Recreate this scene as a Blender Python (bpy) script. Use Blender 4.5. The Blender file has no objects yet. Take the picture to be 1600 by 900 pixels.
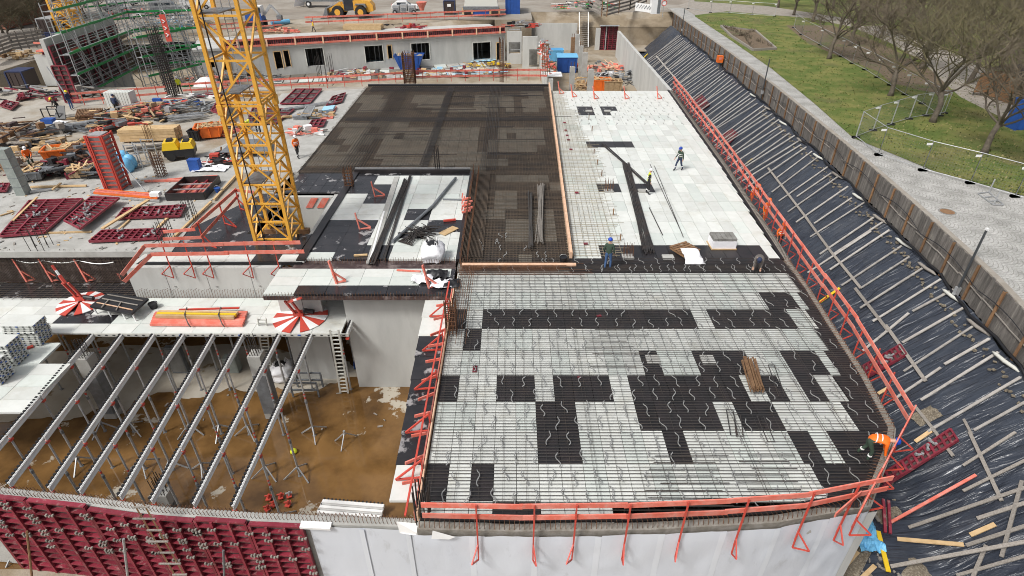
import bpy, bmesh, math, random
from mathutils import Vector, Matrix, noise
R = random.Random(7)
sc = bpy.context.scene
COL = sc.collection
# ---------------------------------------------------------------- camera, sky, sun, exposure
F, TH, CH = 910.0, math.radians(32.5), 15.5
cd = bpy.data.cameras.new('camera'); cam = bpy.data.objects.new('camera', cd); COL.objects.link(cam)
cam.location = (0, 0, CH); cam.rotation_euler = (math.pi/2 - TH, 0, 0)
cd.sensor_width = 36; cd.lens = 36*F/1600; cd.clip_end = 3000; cd.clip_start = .1
sc.camera = cam
SUN_EL, SUN_AZ = math.radians(52), math.radians(-130)
w = bpy.data.worlds.new('World'); sc.world = w; w.use_nodes = True
nt = w.node_tree
sky = nt.nodes.new('ShaderNodeTexSky'); sky.sky_type = 'NISHITA'; sky.sun_disc = False
sky.sun_elevation = SUN_EL; sky.sun_rotation = SUN_AZ; sky.dust_density = 5; sky.ozone_density = .6; sky.air_density = 1.0
bg = nt.nodes['Background']; bg.inputs[1].default_value = 0.087
hsv = nt.nodes.new('ShaderNodeHueSaturation'); hsv.inputs['Saturation'].default_value = .35
nt.links.new(sky.outputs[0], hsv.inputs['Color']); nt.links.new(hsv.outputs[0], bg.inputs[0])
sd = bpy.data.lights.new('sun', 'SUN'); sun = bpy.data.objects.new('sun', sd); COL.objects.link(sun)
sd.energy = 1.5; sd.angle = math.radians(11); sd.color = (1, .985, .955)
_sv = Vector((math.sin(SUN_AZ)*math.cos(SUN_EL), math.cos(SUN_AZ)*math.cos(SUN_EL), math.sin(SUN_EL)))
sun.rotation_euler = _sv.to_track_quat('Z', 'Y').to_euler(); sun.location = _sv*80
vs = sc.view_settings; vs.view_transform = 'Standard'; vs.look = 'None'; vs.exposure = 0.69; vs.gamma = 1; vs.use_curve_mapping = False
sc.render.engine = 'CYCLES'; sc.cycles.max_bounces = 5; sc.cycles.use_denoising = True; sc.cycles.denoising_prefilter = 'ACCURATE'; sc.cycles.pixel_filter_type = 'BLACKMAN_HARRIS'; sc.cycles.filter_width = 1.0; sc.cycles.sample_clamp_indirect = 4

def P(px, py, z=0.0):
    """surveyed photo point -> world point at height z"""
    a = (px-800)/F; b = -(py-450)/F
    y = math.cos(TH)+b*math.sin(TH); u = -math.sin(TH)+b*math.cos(TH); t = (z-CH)/u
    return Vector((a*t, y*t, z))
def PY(px, py, Y):
    a = (px-800)/F; b = -(py-450)/F
    y = math.cos(TH)+b*math.sin(TH); u = -math.sin(TH)+b*math.cos(TH); t = Y/y
    return Vector((a*t, Y, CH+u*t))
def ray(px, py):
    a = (px-800)/F; b = -(py-450)/F
    return Vector((a, math.cos(TH)+b*math.sin(TH), -math.sin(TH)+b*math.cos(TH)))
def Q(p):
    z = p[2]-CH; d = p[1]*math.cos(TH)-z*math.sin(TH); u = p[1]*math.sin(TH)+z*math.cos(TH)
    return (800+F*p[0]/d, 450-F*u/d)
def lin(pts, v):
    """piecewise linear: pts sorted by key"""
    if v <= pts[0][0]: return pts[0][1]
    for (a, b), (c, d) in zip(pts, pts[1:]):
        if v <= c: return b+(d-b)*(v-a)/(c-a)
    return pts[-1][1]
ORD = 'first second third fourth fifth sixth seventh eighth ninth tenth eleventh twelfth thirteenth fourteenth fifteenth sixteenth seventeenth eighteenth nineteenth twentieth'.split()
TENS = {2: 'twenty', 3: 'thirty', 4: 'forty', 5: 'fifty', 6: 'sixty', 7: 'seventy'}
def nth(i):
    if i <= 20: return ORD[i-1]
    t, u = divmod(i, 10)
    return TENS[t]+'-'+ORD[u-1] if u else TENS[t][:-1]+'ieth'

# ---------------------------------------------------------------- materials
MATS = {}
def mat(name, c, rough=.7, metal=0, c2=None, scale=3.0, amt=(.4, .62), bump=0, bscale=20, rnd=0, spec=.5, detail=6, coord='pos', dirt=None, dscale=.6, damt=(.52, .66), rr=None, stretch=None):
    m = bpy.data.materials.new(name); MATS[name] = m; m.use_nodes = True
    n = m.node_tree.nodes; L = m.node_tree.links; b = n['Principled BSDF']
    b.inputs['Roughness'].default_value = rough; b.inputs['Metallic'].default_value = metal
    b.inputs['Specular IOR Level'].default_value = spec
    def rgb(col): return (col[0], col[1], col[2], 1)
    if coord == 'pos':
        g = n.new('ShaderNodeNewGeometry'); vec = g.outputs['Position']
    else:
        g = n.new('ShaderNodeTexCoord'); vec = g.outputs['Object']
    if stretch:
        mp = n.new('ShaderNodeMapping'); mp.inputs['Scale'].default_value = stretch; L.new(vec, mp.inputs[0]); vec = mp.outputs[0]
    col = None
    def tex(s, d=detail, rgh=.6):
        t = n.new('ShaderNodeTexNoise'); t.inputs['Scale'].default_value = s; t.inputs['Detail'].default_value = d; t.inputs['Roughness'].default_value = rgh
        L.new(vec, t.inputs['Vector']); return t
    def mixc(fac, a, bb):
        x = n.new('ShaderNodeMix'); x.data_type = 'RGBA'
        if hasattr(fac, 'links'): L.new(fac, x.inputs[0])
        else: x.inputs[0].default_value = fac
        for s, v in ((6, a), (7, bb)):
            if isinstance(v, tuple): x.inputs[s].default_value = rgb(v)
            else: L.new(v, x.inputs[s])
        return x.outputs[2]
    def ramp(src, lo, hi):
        r = n.new('ShaderNodeMapRange'); r.inputs[1].default_value = lo; r.inputs[2].default_value = hi; r.clamp = True
        L.new(src, r.inputs[0]); return r.outputs[0]
    cur = tuple(c)
    if c2:
        cur = mixc(ramp(tex(scale).outputs[0], *amt), cur, tuple(c2))
    if dirt:
        f = ramp(tex(dscale, 8, .65).outputs[0], *damt)
        cur = mixc(f, cur, tuple(dirt))
        if rr is not None:
            mr = n.new('ShaderNodeMapRange'); mr.inputs[3].default_value = rough; mr.inputs[4].default_value = rr; L.new(f, mr.inputs[0]); L.new(mr.outputs[0], b.inputs['Roughness'])
    if rnd:
        oi = n.new('ShaderNodeObjectInfo')
        mr = n.new('ShaderNodeMapRange'); mr.inputs[3].default_value = 1-rnd; mr.inputs[4].default_value = 1+rnd*.35
        L.new(oi.outputs['Random'], mr.inputs[0])
        h = n.new('ShaderNodeHueSaturation'); L.new(mr.outputs[0], h.inputs['Value'])
        if isinstance(cur, tuple): h.inputs['Color'].default_value = rgb(cur)
        else: L.new(cur, h.inputs['Color'])
        cur = h.outputs[0]
    if isinstance(cur, tuple): b.inputs['Base Color'].default_value = rgb(cur)
    else: L.new(cur, b.inputs['Base Color'])
    if bump:
        t = tex(bscale, 4); bp = n.new('ShaderNodeBump'); bp.inputs['Strength'].default_value = bump; bp.inputs['Distance'].default_value = .05
        L.new(t.outputs[0], bp.inputs['Height']); L.new(bp.outputs[0], b.inputs['Normal'])
    m['n'] = 1
    return m
M = MATS
mat('concrete', (.42, .415, .39), .85, c2=(.34, .335, .31), scale=1.2, bump=.15, dirt=(.25, .235, .2), dscale=.35, damt=(.56, .75))
mat('concrete_wall', (.50, .50, .475), .85, c2=(.42, .42, .40), scale=.7, bump=.08, dirt=(.36, .355, .33), dscale=.9, damt=(.58, .8), stretch=(1, 1, .25))
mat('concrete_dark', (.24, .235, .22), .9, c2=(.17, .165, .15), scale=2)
mat('column_wrap', (.30, .33, .31), .55, c2=(.24, .27, .25), scale=2, bump=.25, bscale=6)
mat('pit_wet', (.225, .122, .043), .07, c2=(.095, .050, .018), scale=.4, amt=(.36, .62), dirt=(.42, .38, .31), dscale=.33, damt=(.60, .62), rr=.8, bump=.015, bscale=2)
mat('dry_floor', (.42, .385, .325), .9, c2=(.35, .31, .25), scale=.8, dirt=(.20, .145, .08), dscale=.6, damt=(.60, .63), rr=.3)
mat('yard_pale', (.40, .375, .33), .95, c2=(.31, .28, .23), scale=.5, bump=.25, bscale=6, dirt=(.27, .215, .15), dscale=.22, damt=(.5, .66))
mat('soil', (.29, .235, .165), .95, c2=(.21, .165, .11), scale=.4, bump=.4, bscale=8, dirt=(.36, .32, .26), dscale=.16, damt=(.45, .62))
mat('yard', (.27, .235, .195), .95, c2=(.22, .19, .155), scale=.25, bump=.3, bscale=5, dirt=(.33, .305, .265), dscale=.08, damt=(.45, .62))
mat('gravel', (.17, .14, .10), .95, c2=(.30, .26, .20), scale=14, amt=(.45, .6), bump=.9, bscale=30)
mat('panel_white', (.675, .69, .655), .5, c2=(.625, .64, .60), scale=2.2, rnd=.13, dirt=(.50, .485, .41), dscale=.8, damt=(.54, .82))
mat('panel_green', (.63, .665, .625), .5, c2=(.59, .63, .59), scale=2.2, rnd=.12, dirt=(.45, .48, .42), dscale=.8, damt=(.60, .86))
mat('panel_edge', (.55, .55, .50), .6)
mat('panel_black', (.020, .019, .020), .38, c2=(.032, .026, .027), scale=1.5, rnd=.25)
mat('panel_wet', (.022, .022, .025), .25, c2=(.034, .032, .035), scale=1.0, dirt=(.33, .32, .32), dscale=.9, damt=(.58, .62), rr=.5, rnd=.2)  # pale patches: water reflection and residual film put into the colour
mat('panel_brown', (.062, .045, .031), .75, c2=(.034, .029, .025), scale=.8, rnd=.3)
mat('panel_dull', (.20, .18, .145), .8, c2=(.15, .135, .11), scale=1.1, rnd=.3)
mat('rebar_slab', (.11, .080, .056), .75, c2=(.070, .054, .040), scale=1.0)
mat('rebar_light', (.34, .29, .20), .7, c2=(.24, .21, .16), scale=2.0)
mat('batten', (.44, .415, .385), .85, c2=(.33, .305, .28), scale=3, rnd=.25)
mat('upstand', (.20, .18, .15), .9, c2=(.28, .26, .23), scale=4, bump=.3)
mat('rebar', (.058, .055, .053), .6, c2=(.075, .062, .052), scale=1.2, metal=.2)
mat('rebar_rust', (.15, .065, .028), .85, c2=(.085, .043, .026), scale=2.0)
mat('rebar_dark', (.030, .028, .028), .6, c2=(.045, .035, .03), scale=2.0)
mat('galv', (.46, .47, .475), .45, metal=.35, c2=(.36, .37, .375), scale=5)
mat('wire', (.33, .33, .32), .5, metal=.1)
mat('steel_grey', (.22, .235, .25), .5, metal=.3, c2=(.16, .17, .18), scale=3)
mat('red_paint', (.70, .155, .105), .6, c2=(.76, .27, .21), scale=2.5, dirt=(.50, .30, .25), dscale=5, damt=(.58, .72), rnd=.22)
mat('red_steel', (.56, .065, .042), .5, c2=(.46, .07, .05), scale=4)
mat('crimson', (.20, .018, .034), .45, c2=(.26, .028, .048), scale=2.5, dirt=(.34, .19, .18), dscale=4.5, damt=(.55, .74), rnd=.35)
mat('ply_dark', (.05, .030, .03), .7, c2=(.09, .065, .06), scale=3, dirt=(.2, .16, .15), dscale=1.5)
mat('crane_yellow', (.76, .40, .055), .45, c2=(.70, .35, .045), scale=2, dirt=(.40, .21, .05), dscale=3.5, damt=(.6, .8))
mat('yellow', (.75, .50, .02), .4)
mat('timber_grey', (.30, .275, .245), .85, c2=(.22, .195, .17), scale=3, rnd=.3, stretch=(6, 6, 6))
mat('timber_new', (.62, .44, .24), .75, c2=(.53, .36, .18), scale=3, rnd=.2)
mat('timber_pink', (.72, .48, .33), .7, c2=(.62, .38, .24), scale=3)
mat('timber_brown', (.26, .15, .075), .8, c2=(.19, .10, .05), scale=4, rnd=.25)
mat('lagging', (.175, .16, .145), .9, c2=(.11, .10, .09), scale=4, rnd=.35, dirt=(.27, .25, .22), dscale=2, stretch=(3, 3, .5))
mat('membrane', (.62, .65, .70), .33, c2=(.59, .62, .675), scale=.8, bump=.35, bscale=1.3, dirt=(.44, .455, .47), dscale=1.6, damt=(.60, .78), stretch=(1, 1, .45))
mat('membrane_seam', (.655, .685, .73), .4)
mat('white', (.78, .78, .77), .55)
mat('beam_white', (.74, .74, .72), .5, dirt=(.55, .53, .50), dscale=4, damt=(.58, .75))
mat('white_bag', (.80, .80, .82), .6, bump=.5, bscale=6)
mat('black', (.013, .013, .015), .5)
mat('rubber', (.02, .02, .02), .8)
mat('green', (.01, .24, .055), .5)
mat('blue', (.018, .075, .30), .5, c2=(.02, .09, .36), scale=2)
mat('sky_blue', (.16, .46, .72), .45, bump=.3, bscale=5)
mat('pale_blue', (.36, .62, .78), .5)
mat('orange', (.80, .17, .02), .5, c2=(.7, .14, .02), scale=2)
mat('hivis_yellow', (.70, .78, .03), .6)
mat('hivis_orange', (.90, .16, .01), .6)
mat('reflect', (.80, .80, .78), .3)
mat('skin', (.50, .30, .21), .6)
mat('navy', (.02, .032, .075), .8)
mat('denim', (.05, .105, .23), .85)
mat('olive', (.035, .06, .04), .8)
mat('dark_cloth', (.022, .021, .022), .85)
mat('grey_cloth', (.13, .115, .105), .85)
mat('helmet_blue', (.01, .06, .42), .35)
mat('helmet_white', (.82, .82, .82), .35)
mat('helmet_yellow', (.80, .68, .02), .35)
mat('glass', (.03, .04, .05), .08, spec=.8)
mat('bark', (.095, .078, .06), .9, c2=(.14, .118, .09), scale=5, bump=.5, bscale=18)
mat('twig', (.155, .125, .087), .9, c2=(.082, .067, .045), scale=.6)
mat('twig_moss', (.15, .13, .065), .9, c2=(.09, .078, .05), scale=.6)
mat('twig_far', (.075, .055, .035), .95, c2=(.065, .058, .028), scale=.25)
mat('brick_wall', (.30, .13, .085), .9, c2=(.24, .10, .07), scale=2)
mat('cont_brown', (.045, .03, .026), .6)
mat('cont_navy', (.02, .03, .085), .6)
mat('lamp_post', (.05, .055, .06), .5)
mat('cardboard', (.40, .29, .17), .85, c2=(.33, .23, .13), scale=4)

def special_mats():
    # black sheet with fine wrinkles
    m = mat('tarp', (.030, .036, .050), .25, c2=(.040, .048, .064), scale=.5, dirt=(.065, .07, .082), dscale=.7, damt=(.5, .8))
    n = m.node_tree.nodes; L = m.node_tree.links; b = n['Principled BSDF']
    g = n.new('ShaderNodeNewGeometry'); mp = n.new('ShaderNodeMapping'); mp.inputs['Rotation'].default_value = (0, 0, .5); mp.inputs['Scale'].default_value = (.32, 2.0, .32)
    t = n.new('ShaderNodeTexNoise'); t.inputs['Scale'].default_value = 1.5; t.inputs['Detail'].default_value = 5; t.inputs['Distortion'].default_value = .7
    bp = n.new('ShaderNodeBump'); bp.inputs['Strength'].default_value = .78; bp.inputs['Distance'].default_value = .25
    L.new(g.outputs['Position'], mp.inputs[0]); L.new(mp.outputs[0], t.inputs[0]); L.new(t.outputs[0], bp.inputs['Height']); L.new(bp.outputs[0], b.inputs['Normal'])
    # grass
    m = mat('grass', (.085, .122, .018), .95, c2=(.175, .175, .045), scale=.55, amt=(.42, .62), bump=.8, bscale=18, dirt=(.12, .105, .04), dscale=.14, damt=(.54, .72), detail=10)
    mat('grass_dark', (.055, .075, .014), .9); mat('grass_dry', (.26, .225, .10), .9)
    # park soil / path
    mat('path', (.33, .30, .26), .95, c2=(.27, .24, .2), scale=2, bump=.3)
    mat('leaf_litter', (.12, .085, .055), .95, c2=(.17, .125, .08), scale=3, bump=.5, dirt=(.09, .11, .035), dscale=.3)
    # cobbles laid in fans: rows of concentric arcs
    m = bpy.data.materials.new('cobbles'); MATS['cobbles'] = m; m.use_nodes = True
    n = m.node_tree.nodes; L = m.node_tree.links; b = n['Principled BSDF']; b.inputs['Roughness'].default_value = .85
    g = n.new('ShaderNodeNewGeometry'); sx = n.new('ShaderNodeSeparateXYZ'); L.new(g.outputs['Position'], sx.inputs[0])
    def mth(op, a, bb=None, c=None):
        x = n.new('ShaderNodeMath'); x.operation = op
        for i, v in enumerate((a, bb, c)):
            if v is None: continue
            if hasattr(v, 'links'): L.new(v, x.inputs[i])
            else: x.inputs[i].default_value = v
        return x.outputs[0]
    # position along fence-wise axis u and across v (rotated by ~25 degrees)
    ca, sa = math.cos(math.radians(28)), math.sin(math.radians(28))
    u = mth('ADD', mth('MULTIPLY', sx.outputs[0], ca), mth('MULTIPLY', sx.outputs[1], sa))
    v = mth('ADD', mth('MULTIPLY', sx.outputs[0], -sa), mth('MULTIPLY', sx.outputs[1], ca))
    # arcs: v + bulge(u) with u folded every 1.3 m
    fu = mth('SUBTRACT', mth('FRACT', mth('DIVIDE', u, 1.3)), .5)
    arc = mth('ADD', v, mth('MULTIPLY', mth('MULTIPLY', fu, fu), -1.5))
    row = mth('ABSOLUTE', mth('SUBTRACT', mth('FRACT', mth('DIVIDE', arc, .22)), .5))
    colm = mth('ABSOLUTE', mth('SUBTRACT', mth('FRACT', mth('MULTIPLY', fu, 9)), .5))
    joint = mth('MAXIMUM', mth('SMOOTH_MIN', 1, mth('MULTIPLY', mth('SUBTRACT', row, .36), 9)), mth('MULTIPLY', mth('SUBTRACT', colm, .38), 7))
    jn = n.new('ShaderNodeClamp'); L.new(joint, jn.inputs[0])
    t = n.new('ShaderNodeTexNoise'); t.inputs['Scale'].default_value = .8; t.inputs['Detail'].default_value = 9; L.new(g.outputs['Position'], t.inputs[0])
    cr = n.new('ShaderNodeValToRGB'); cr.color_ramp.elements[0].position = .35; cr.color_ramp.elements[0].color = (.31, .305, .285, 1); cr.color_ramp.elements[1].position = .65; cr.color_ramp.elements[1].color = (.46, .45, .43, 1)
    L.new(t.outputs[0], cr.inputs[0])
    t2 = n.new('ShaderNodeTexNoise'); t2.inputs['Scale'].default_value = 11; t2.inputs['Detail'].default_value = 3; L.new(g.outputs['Position'], t2.inputs[0])
    mx0 = n.new('ShaderNodeMix'); mx0.data_type = 'RGBA'; mx0.blend_type = 'OVERLAY'; mx0.inputs[0].default_value = .5; L.new(cr.outputs[0], mx0.inputs[6]); L.new(t2.outputs[0], mx0.inputs[7])
    mx = n.new('ShaderNodeMix'); mx.data_type = 'RGBA'; mx.inputs[7].default_value = (.10, .10, .07, 1)
    L.new(mth('MULTIPLY', jn.outputs[0], .5), mx.inputs[0]); L.new(mx0.outputs[2], mx.inputs[6]); L.new(mx.outputs[2], b.inputs['Base Color'])
    bp = n.new('ShaderNodeBump'); bp.inputs['Strength'].default_value = .5; bp.inputs['Distance'].default_value = .03; bp.invert = True
    L.new(jn.outputs[0], bp.inputs['Height']); L.new(bp.outputs[0], b.inputs['Normal'])
special_mats()

# ---------------------------------------------------------------- mesh builder
class MB:
    def __init__(s): s.v = []; s.f = []; s.m = []
    def add(s, vs, fs, mi=0):
        o = len(s.v); s.v += [tuple(x) for x in vs]; s.f += [tuple(i+o for i in f) for f in fs]; s.m += [mi]*len(fs)
        return s
    def hexa(s, b4, t4, mi=0):
        return s.add(list(b4)+list(t4), [(3, 2, 1, 0), (4, 5, 6, 7), (0, 1, 5, 4), (1, 2, 6, 5), (2, 3, 7, 6), (3, 0, 4, 7)], mi)
    def box(s, c, d, rz=0, mi=0):
        x, y, z = d[0]/2, d[1]/2, d[2]/2; ca, sa = math.cos(rz), math.sin(rz)
        q = [(c[0]+a*ca-b*sa, c[1]+a*sa+b*ca) for a, b in ((-x, -y), (x, -y), (x, y), (-x, y))]
        return s.hexa([(a, b, c[2]-z) for a, b in q], [(a, b, c[2]+z) for a, b in q], mi)
    def beam(s, p, q, w, h, mi=0, up=(0, 0, 1)):
        p = Vector(p); q = Vector(q); d = (q-p)
        if d.length < 1e-6: return s
        d.normalize(); u = Vector(up)
        if abs(d.dot(u)) > .98: u = Vector((1, 0, 0))
        sx = d.cross(u).normalized(); uu = sx.cross(d).normalized()
        c = [sx*a*w/2+uu*b*h/2 for a, b in ((-1, -1), (1, -1), (1, 1), (-1, 1))]
        return s.hexa([p+x for x in c], [q+x for x in c], mi)
    def tube(s, p, q, r, n=6, r2=None, mi=0, cap=True):
        return s.path([p, q], [r, r if r2 is None else r2], n, mi, cap)
    def path(s, pts, r, n=5, mi=0, cap=True):
        pts = [Vector(p) for p in pts]; k = len(pts)
        rs = r if isinstance(r, (list, tuple)) else [r]*k
        vs = []; prev = None
        for i, p in enumerate(pts):
            d = (pts[min(i+1, k-1)]-pts[max(i-1, 0)])
            if d.length < 1e-7: d = Vector((0, 0, 1))
            d.normalize()
            if prev is None:
                u = Vector((0, 0, 1)) if abs(d.z) < .9 else Vector((1, 0, 0))
                a = d.cross(u).normalized()
            else:
                a = (prev-d*prev.dot(d))
                a = a.normalized() if a.length > 1e-5 else d.orthogonal().normalized()
            prev = a; b = d.cross(a)
            for j in range(n):
                t = 2*math.pi*j/n; vs.append(p+(a*math.cos(t)+b*math.sin(t))*rs[i])
        fs = []
        for i in range(k-1):
            for j in range(n):
                a = i*n+j; b = i*n+(j+1) % n; fs.append((a, b, b+n, a+n))
        if cap: fs += [tuple(range(n))[::-1], tuple((k-1)*n+j for j in range(n))]
        return s.add(vs, fs, mi)
    def prism(s, poly, z0, z1, mi=0):
        n = len(poly)
        vs = [(p[0], p[1], z0) for p in poly]+[(p[0], p[1], z1) for p in poly]
        return s.add(vs, [tuple(range(n))[::-1], tuple(range(n, 2*n))]+[(i, (i+1) % n, (i+1) % n+n, i+n) for i in range(n)], mi)
    def slab(s, q4, th, mi=0):
        q4 = [Vector(q) for q in q4]; nn = (q4[1]-q4[0]).cross(q4[3]-q4[0]).normalized()
        if nn.z < 0: q4 = [q4[0], q4[3], q4[2], q4[1]]; nn = -nn
        return s.hexa([q-nn*th for q in q4], q4, mi)
    def lathe(s, prof, c, n=16, mi=0):
        vs = []; fs = []
        for r, z in prof:
            for j in range(n):
                t = 2*math.pi*j/n; vs.append((c[0]+r*math.cos(t), c[1]+r*math.sin(t), c[2]+z))
        for i in range(len(prof)-1):
            for j in range(n):
                a = i*n+j; b = i*n+(j+1) % n; fs.append((a, b, b+n, a+n))
        fs += [tuple(range(n))[::-1], tuple((len(prof)-1)*n+j for j in range(n))]
        return s.add(vs, fs, mi)
    def grid(s, fn, nu, nv, mi=0):
        vs = [fn(i/nu, j/nv) for j in range(nv+1) for i in range(nu+1)]
        fs = [(j*(nu+1)+i, j*(nu+1)+i+1, (j+1)*(nu+1)+i+1, (j+1)*(nu+1)+i) for j in range(nv) for i in range(nu)]
        return s.add(vs, fs, mi)
    def mesh(s, name, mats, off=(0, 0, 0), smooth=False):
        me = bpy.data.meshes.new(name)
        o = Vector(off)
        me.from_pydata([tuple(Vector(v)-o) for v in s.v], [], s.f)
        for m in (mats if isinstance(mats, (list, tuple)) else [mats]): me.materials.append(M[m] if isinstance(m, str) else m)
        if any(s.m): me.polygons.foreach_set('material_index', s.m)
        if smooth: me.polygons.foreach_set('use_smooth', [True]*len(s.f))
        me.update()
        return me
    def build(s, name, mats, parent=None, smooth=False, **kw):
        off = Vector((0, 0, 0)); p = parent
        while p is not None: off += p.location; p = p.parent
        o = bpy.data.objects.new(name, s.mesh(name, mats, off, smooth)); COL.objects.link(o)
        if parent is not None: o.parent = parent
        for k, v in kw.items():
            if v: o[k] = v
        return o
def thing(name, label, cat, loc=(0, 0, 0), group=None):
    o = bpy.data.objects.new(name, None); COL.objects.link(o); o.location = loc; o.empty_display_size = .3
    o['label'] = label; o['category'] = cat
    if group: o['group'] = group
    return o
def inst(name, me, parent=None, loc=(0, 0, 0), rz=0, scale=None, **kw):
    o = bpy.data.objects.new(name, me); COL.objects.link(o)
    off = Vector((0, 0, 0)); p = parent
    while p is not None: off += p.location; p = p.parent
    o.location = Vector(loc)-off; o.rotation_euler = rz if isinstance(rz, (tuple, list)) else (0, 0, rz)
    if scale: o.scale = scale
    if parent is not None: o.parent = parent
    for k, v in kw.items():
        if v: o[k] = v
    return o
def copy_tree(o, parent=None, label=None, group=None):
    c = o.copy(); COL.objects.link(c); c.parent = parent
    if label: c['label'] = label
    if group: c['group'] = group
    for ch in list(o.children): copy_tree(ch, c)
    return c
def struct(o): o['kind'] = 'structure'; return o
def V(*a): return Vector(a)
# ================================================================ SETTING
XRp = [(11.0, 10.2), (11.9, 11.1), (14.3, 13.1), (15.0, 13.55), (18, 14.0), (20.2, 14.15), (24.3, 14.5), (27, 14.6), (41, 15.6), (63.6, 16.7), (112, 19.0)]
def XR(y): return lin(XRp, y)
YFp = [(-20, 11.9), (-2.8, 11.12), (0, 11.05), (4, 11.1), (8, 11.35), (11.1, 11.9), (14, 14)]
def YF(x): return lin(YFp, x)
XFp = [(5, 19.6), (10, 20.2), (18, 21.4), (24, 22.6), (31, 23.5), (42, 24.65), (60, 26.1), (80, 27.1), (120, 28.6)]
def XF(y): return lin(XFp, y)
ZT, ZG, ZS = -4.9, -6.5, 1.3      # trench, lower ground, street
def tarpz(x, y):
    top = -.55; s = .9
    z = top-s*(XF(y)-x)
    k = .35
    if z < ZT+k: z = ZT+max(0, z-ZT+k)**2/(4*k) if z > ZT-k else ZT
    return z
def on_tarp(px, py, lift=0.0):
    d = ray(px, py); lo, hi = 8.0, 160.0; t = lo
    o = Vector((0, 0, CH)); st = .15
    while t < hi:
        p = o+d*t
        if p.z < tarpz(p.x, p.y)+lift: break
        t += st
    a, b = t-st, t
    for _ in range(14):
        c = (a+b)/2; p = o+d*c
        if p.z < tarpz(p.x, p.y)+lift: b = c
        else: a = c
    return o+d*b

def sheet(name, pts, z, m, kind='structure', th=None):
    mb = MB(); pts = [(p[0], p[1]) for p in pts]
    mb.add([(x, y, z) for x, y in pts], [tuple(range(len(pts)))])
    o = mb.build(name, m); o['kind'] = kind; return o
# big sheets
def hgt(x, y):
    return .012*max(0, y-108)
YZ = .6
gb = MB(); gb.grid(lambda u, v: V(-700+1400*u, 119+900*v*v, YZ+1.5*noise.noise(V(u*40, v*30, 0))*min(1, v*6)), 60, 40); gb.grid(lambda u, v: V(-110+113.5*u, 109.4+9.6*v, YZ+.12*noise.noise(V(u*30, v*3, 2))*math.sin(v*3.14)), 40, 6)
struct(gb.build('ground', 'yard'))
sheet('lower_ground', [(-70, -40), (17, -40), (17, 13.6), (-70, 13.6)], ZG, 'soil')
sheet('pit_floor', [(-70, 13.61), (-2.0, 13.61), (-2.0, 40), (-70, 40)], ZG-.06, 'pit_wet')
sheet('cellar_floor', [(-2.0, 11.3), (30, 11.3), (30, 64), (-2.0, 64)], ZG-.06, 'concrete_dark')
sheet('courtyard_floor', [(-62, 58), (20.5, 58), (20.5, 120), (-62, 120)], -4.5, 'soil')
yb = MB(); yb.grid(lambda u, v: V(-400+340*u*1.0, 27+82.5*v, -.05+.65*max(0, (v-.45)/.55)+.25*noise.noise(V(u*30, v*14, 3))*min(1, max(0, v-.3)*5)), 60, 40)
struct(yb.build('site_yard', 'yard'))
yb = MB(); yb.grid(lambda u, v: V(-60+44.2*u, 28.6+36.4*v, -.06+.05*noise.noise(V(u*12, v*9, 5))), 30, 24)
struct(yb.build('site_yard', 'yard_pale'))
# trench gravel corner
gv = MB(); gv.grid(lambda u, v: V(9.5+9*u, 5+14*v, ZT-.03+.10*noise.noise(V(u*9, v*13, 1))-.5*max(0, .35-v)), 30, 40)
struct(gv.build('gravel_bed', 'gravel'))

# street and park beyond the timber wall
st = [(XF(y)+.16, y) for y in range(5, 122, 3)]
mb = MB()
n = len(st); mb.add([(x, y, ZS) for x, y in st]+[(300, y, ZS) for x, y in st], [(i, i+n, i+n+1, i+1) for i in range(n-1)])
struct(mb.build('cobbled_street', 'cobbles'))
# lawn
lawn = [P(a, b, ZS) for a, b in ((1086, 26), (1140, 62), (1206, 108), (1270, 160), (1333, 216), (1400, 243), (1460, 268), (1530, 287), (1620, 312))]
lw = MB(); far = [(200, 34), (200, 135), (38, 135)]
pts = [(p.x, p.y) for p in lawn]+far
lw.add([(x, y, ZS+.03) for x, y in pts], [tuple(range(len(pts)))]); struct(lw.build('lawn', 'grass'))
sheet('park_path', [P(a, b, ZS).xy for a, b in ((1060, 8), (1086, 24), (1135, 18), (1260, 28), (1330, 42), (1330, 30), (1200, 10), (1080, 2))], ZS+.036, 'path')
sheet('park_path', [P(a, b, ZS).xy for a, b in ((1330, 42), (1392, 68), (1440, 96), (1478, 132), (1500, 152), (1560, 182), (1640, 205), (1640, 150), (1560, 118), (1500, 88), (1440, 62), (1380, 40))], ZS+.038, 'path')
sheet('leaf_litter', [P(a, b, ZS).xy for a, b in ((1228, 40), (1262, 68), (1320, 92), (1372, 112), (1392, 130), (1440, 142), (1490, 150), (1470, 120), (1420, 90), (1370, 66), (1300, 40))], ZS+.034, 'leaf_litter')
# grass blades over the lawn in view
mb = MB(); lx = [p for p in lawn]
def lawn_in(x, y):
    c = False; n_ = len(pts)
    for i in range(n_):
        a, b = pts[i], pts[(i+1) % n_]
        if (a[1] > y) != (b[1] > y) and x < (b[0]-a[0])*(y-a[1])/(b[1]-a[1])+a[0]: c = not c
    return c
k = 0
while k < 16000:
    y = 33+75*R.random()**1.7; x = R.uniform(25, 26+y*.75)
    if not lawn_in(x, y): continue
    k += 1; a = R.uniform(0, 6.3); h = R.uniform(.04, .13); w_ = R.uniform(.02, .05)*(1+y/60); dx, dy = math.cos(a)*w_, math.sin(a)*w_
    mb.add([(x-dx, y-dy, ZS+.03), (x+dx, y+dy, ZS+.03), (x+R.uniform(-.06, .06), y+R.uniform(-.06, .06), ZS+.03+h)], [(0, 1, 2)], R.randrange(3))
o = mb.build('grass_blades', ['grass', 'grass_dark', 'grass_dry']); o['kind'] = 'stuff'
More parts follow.
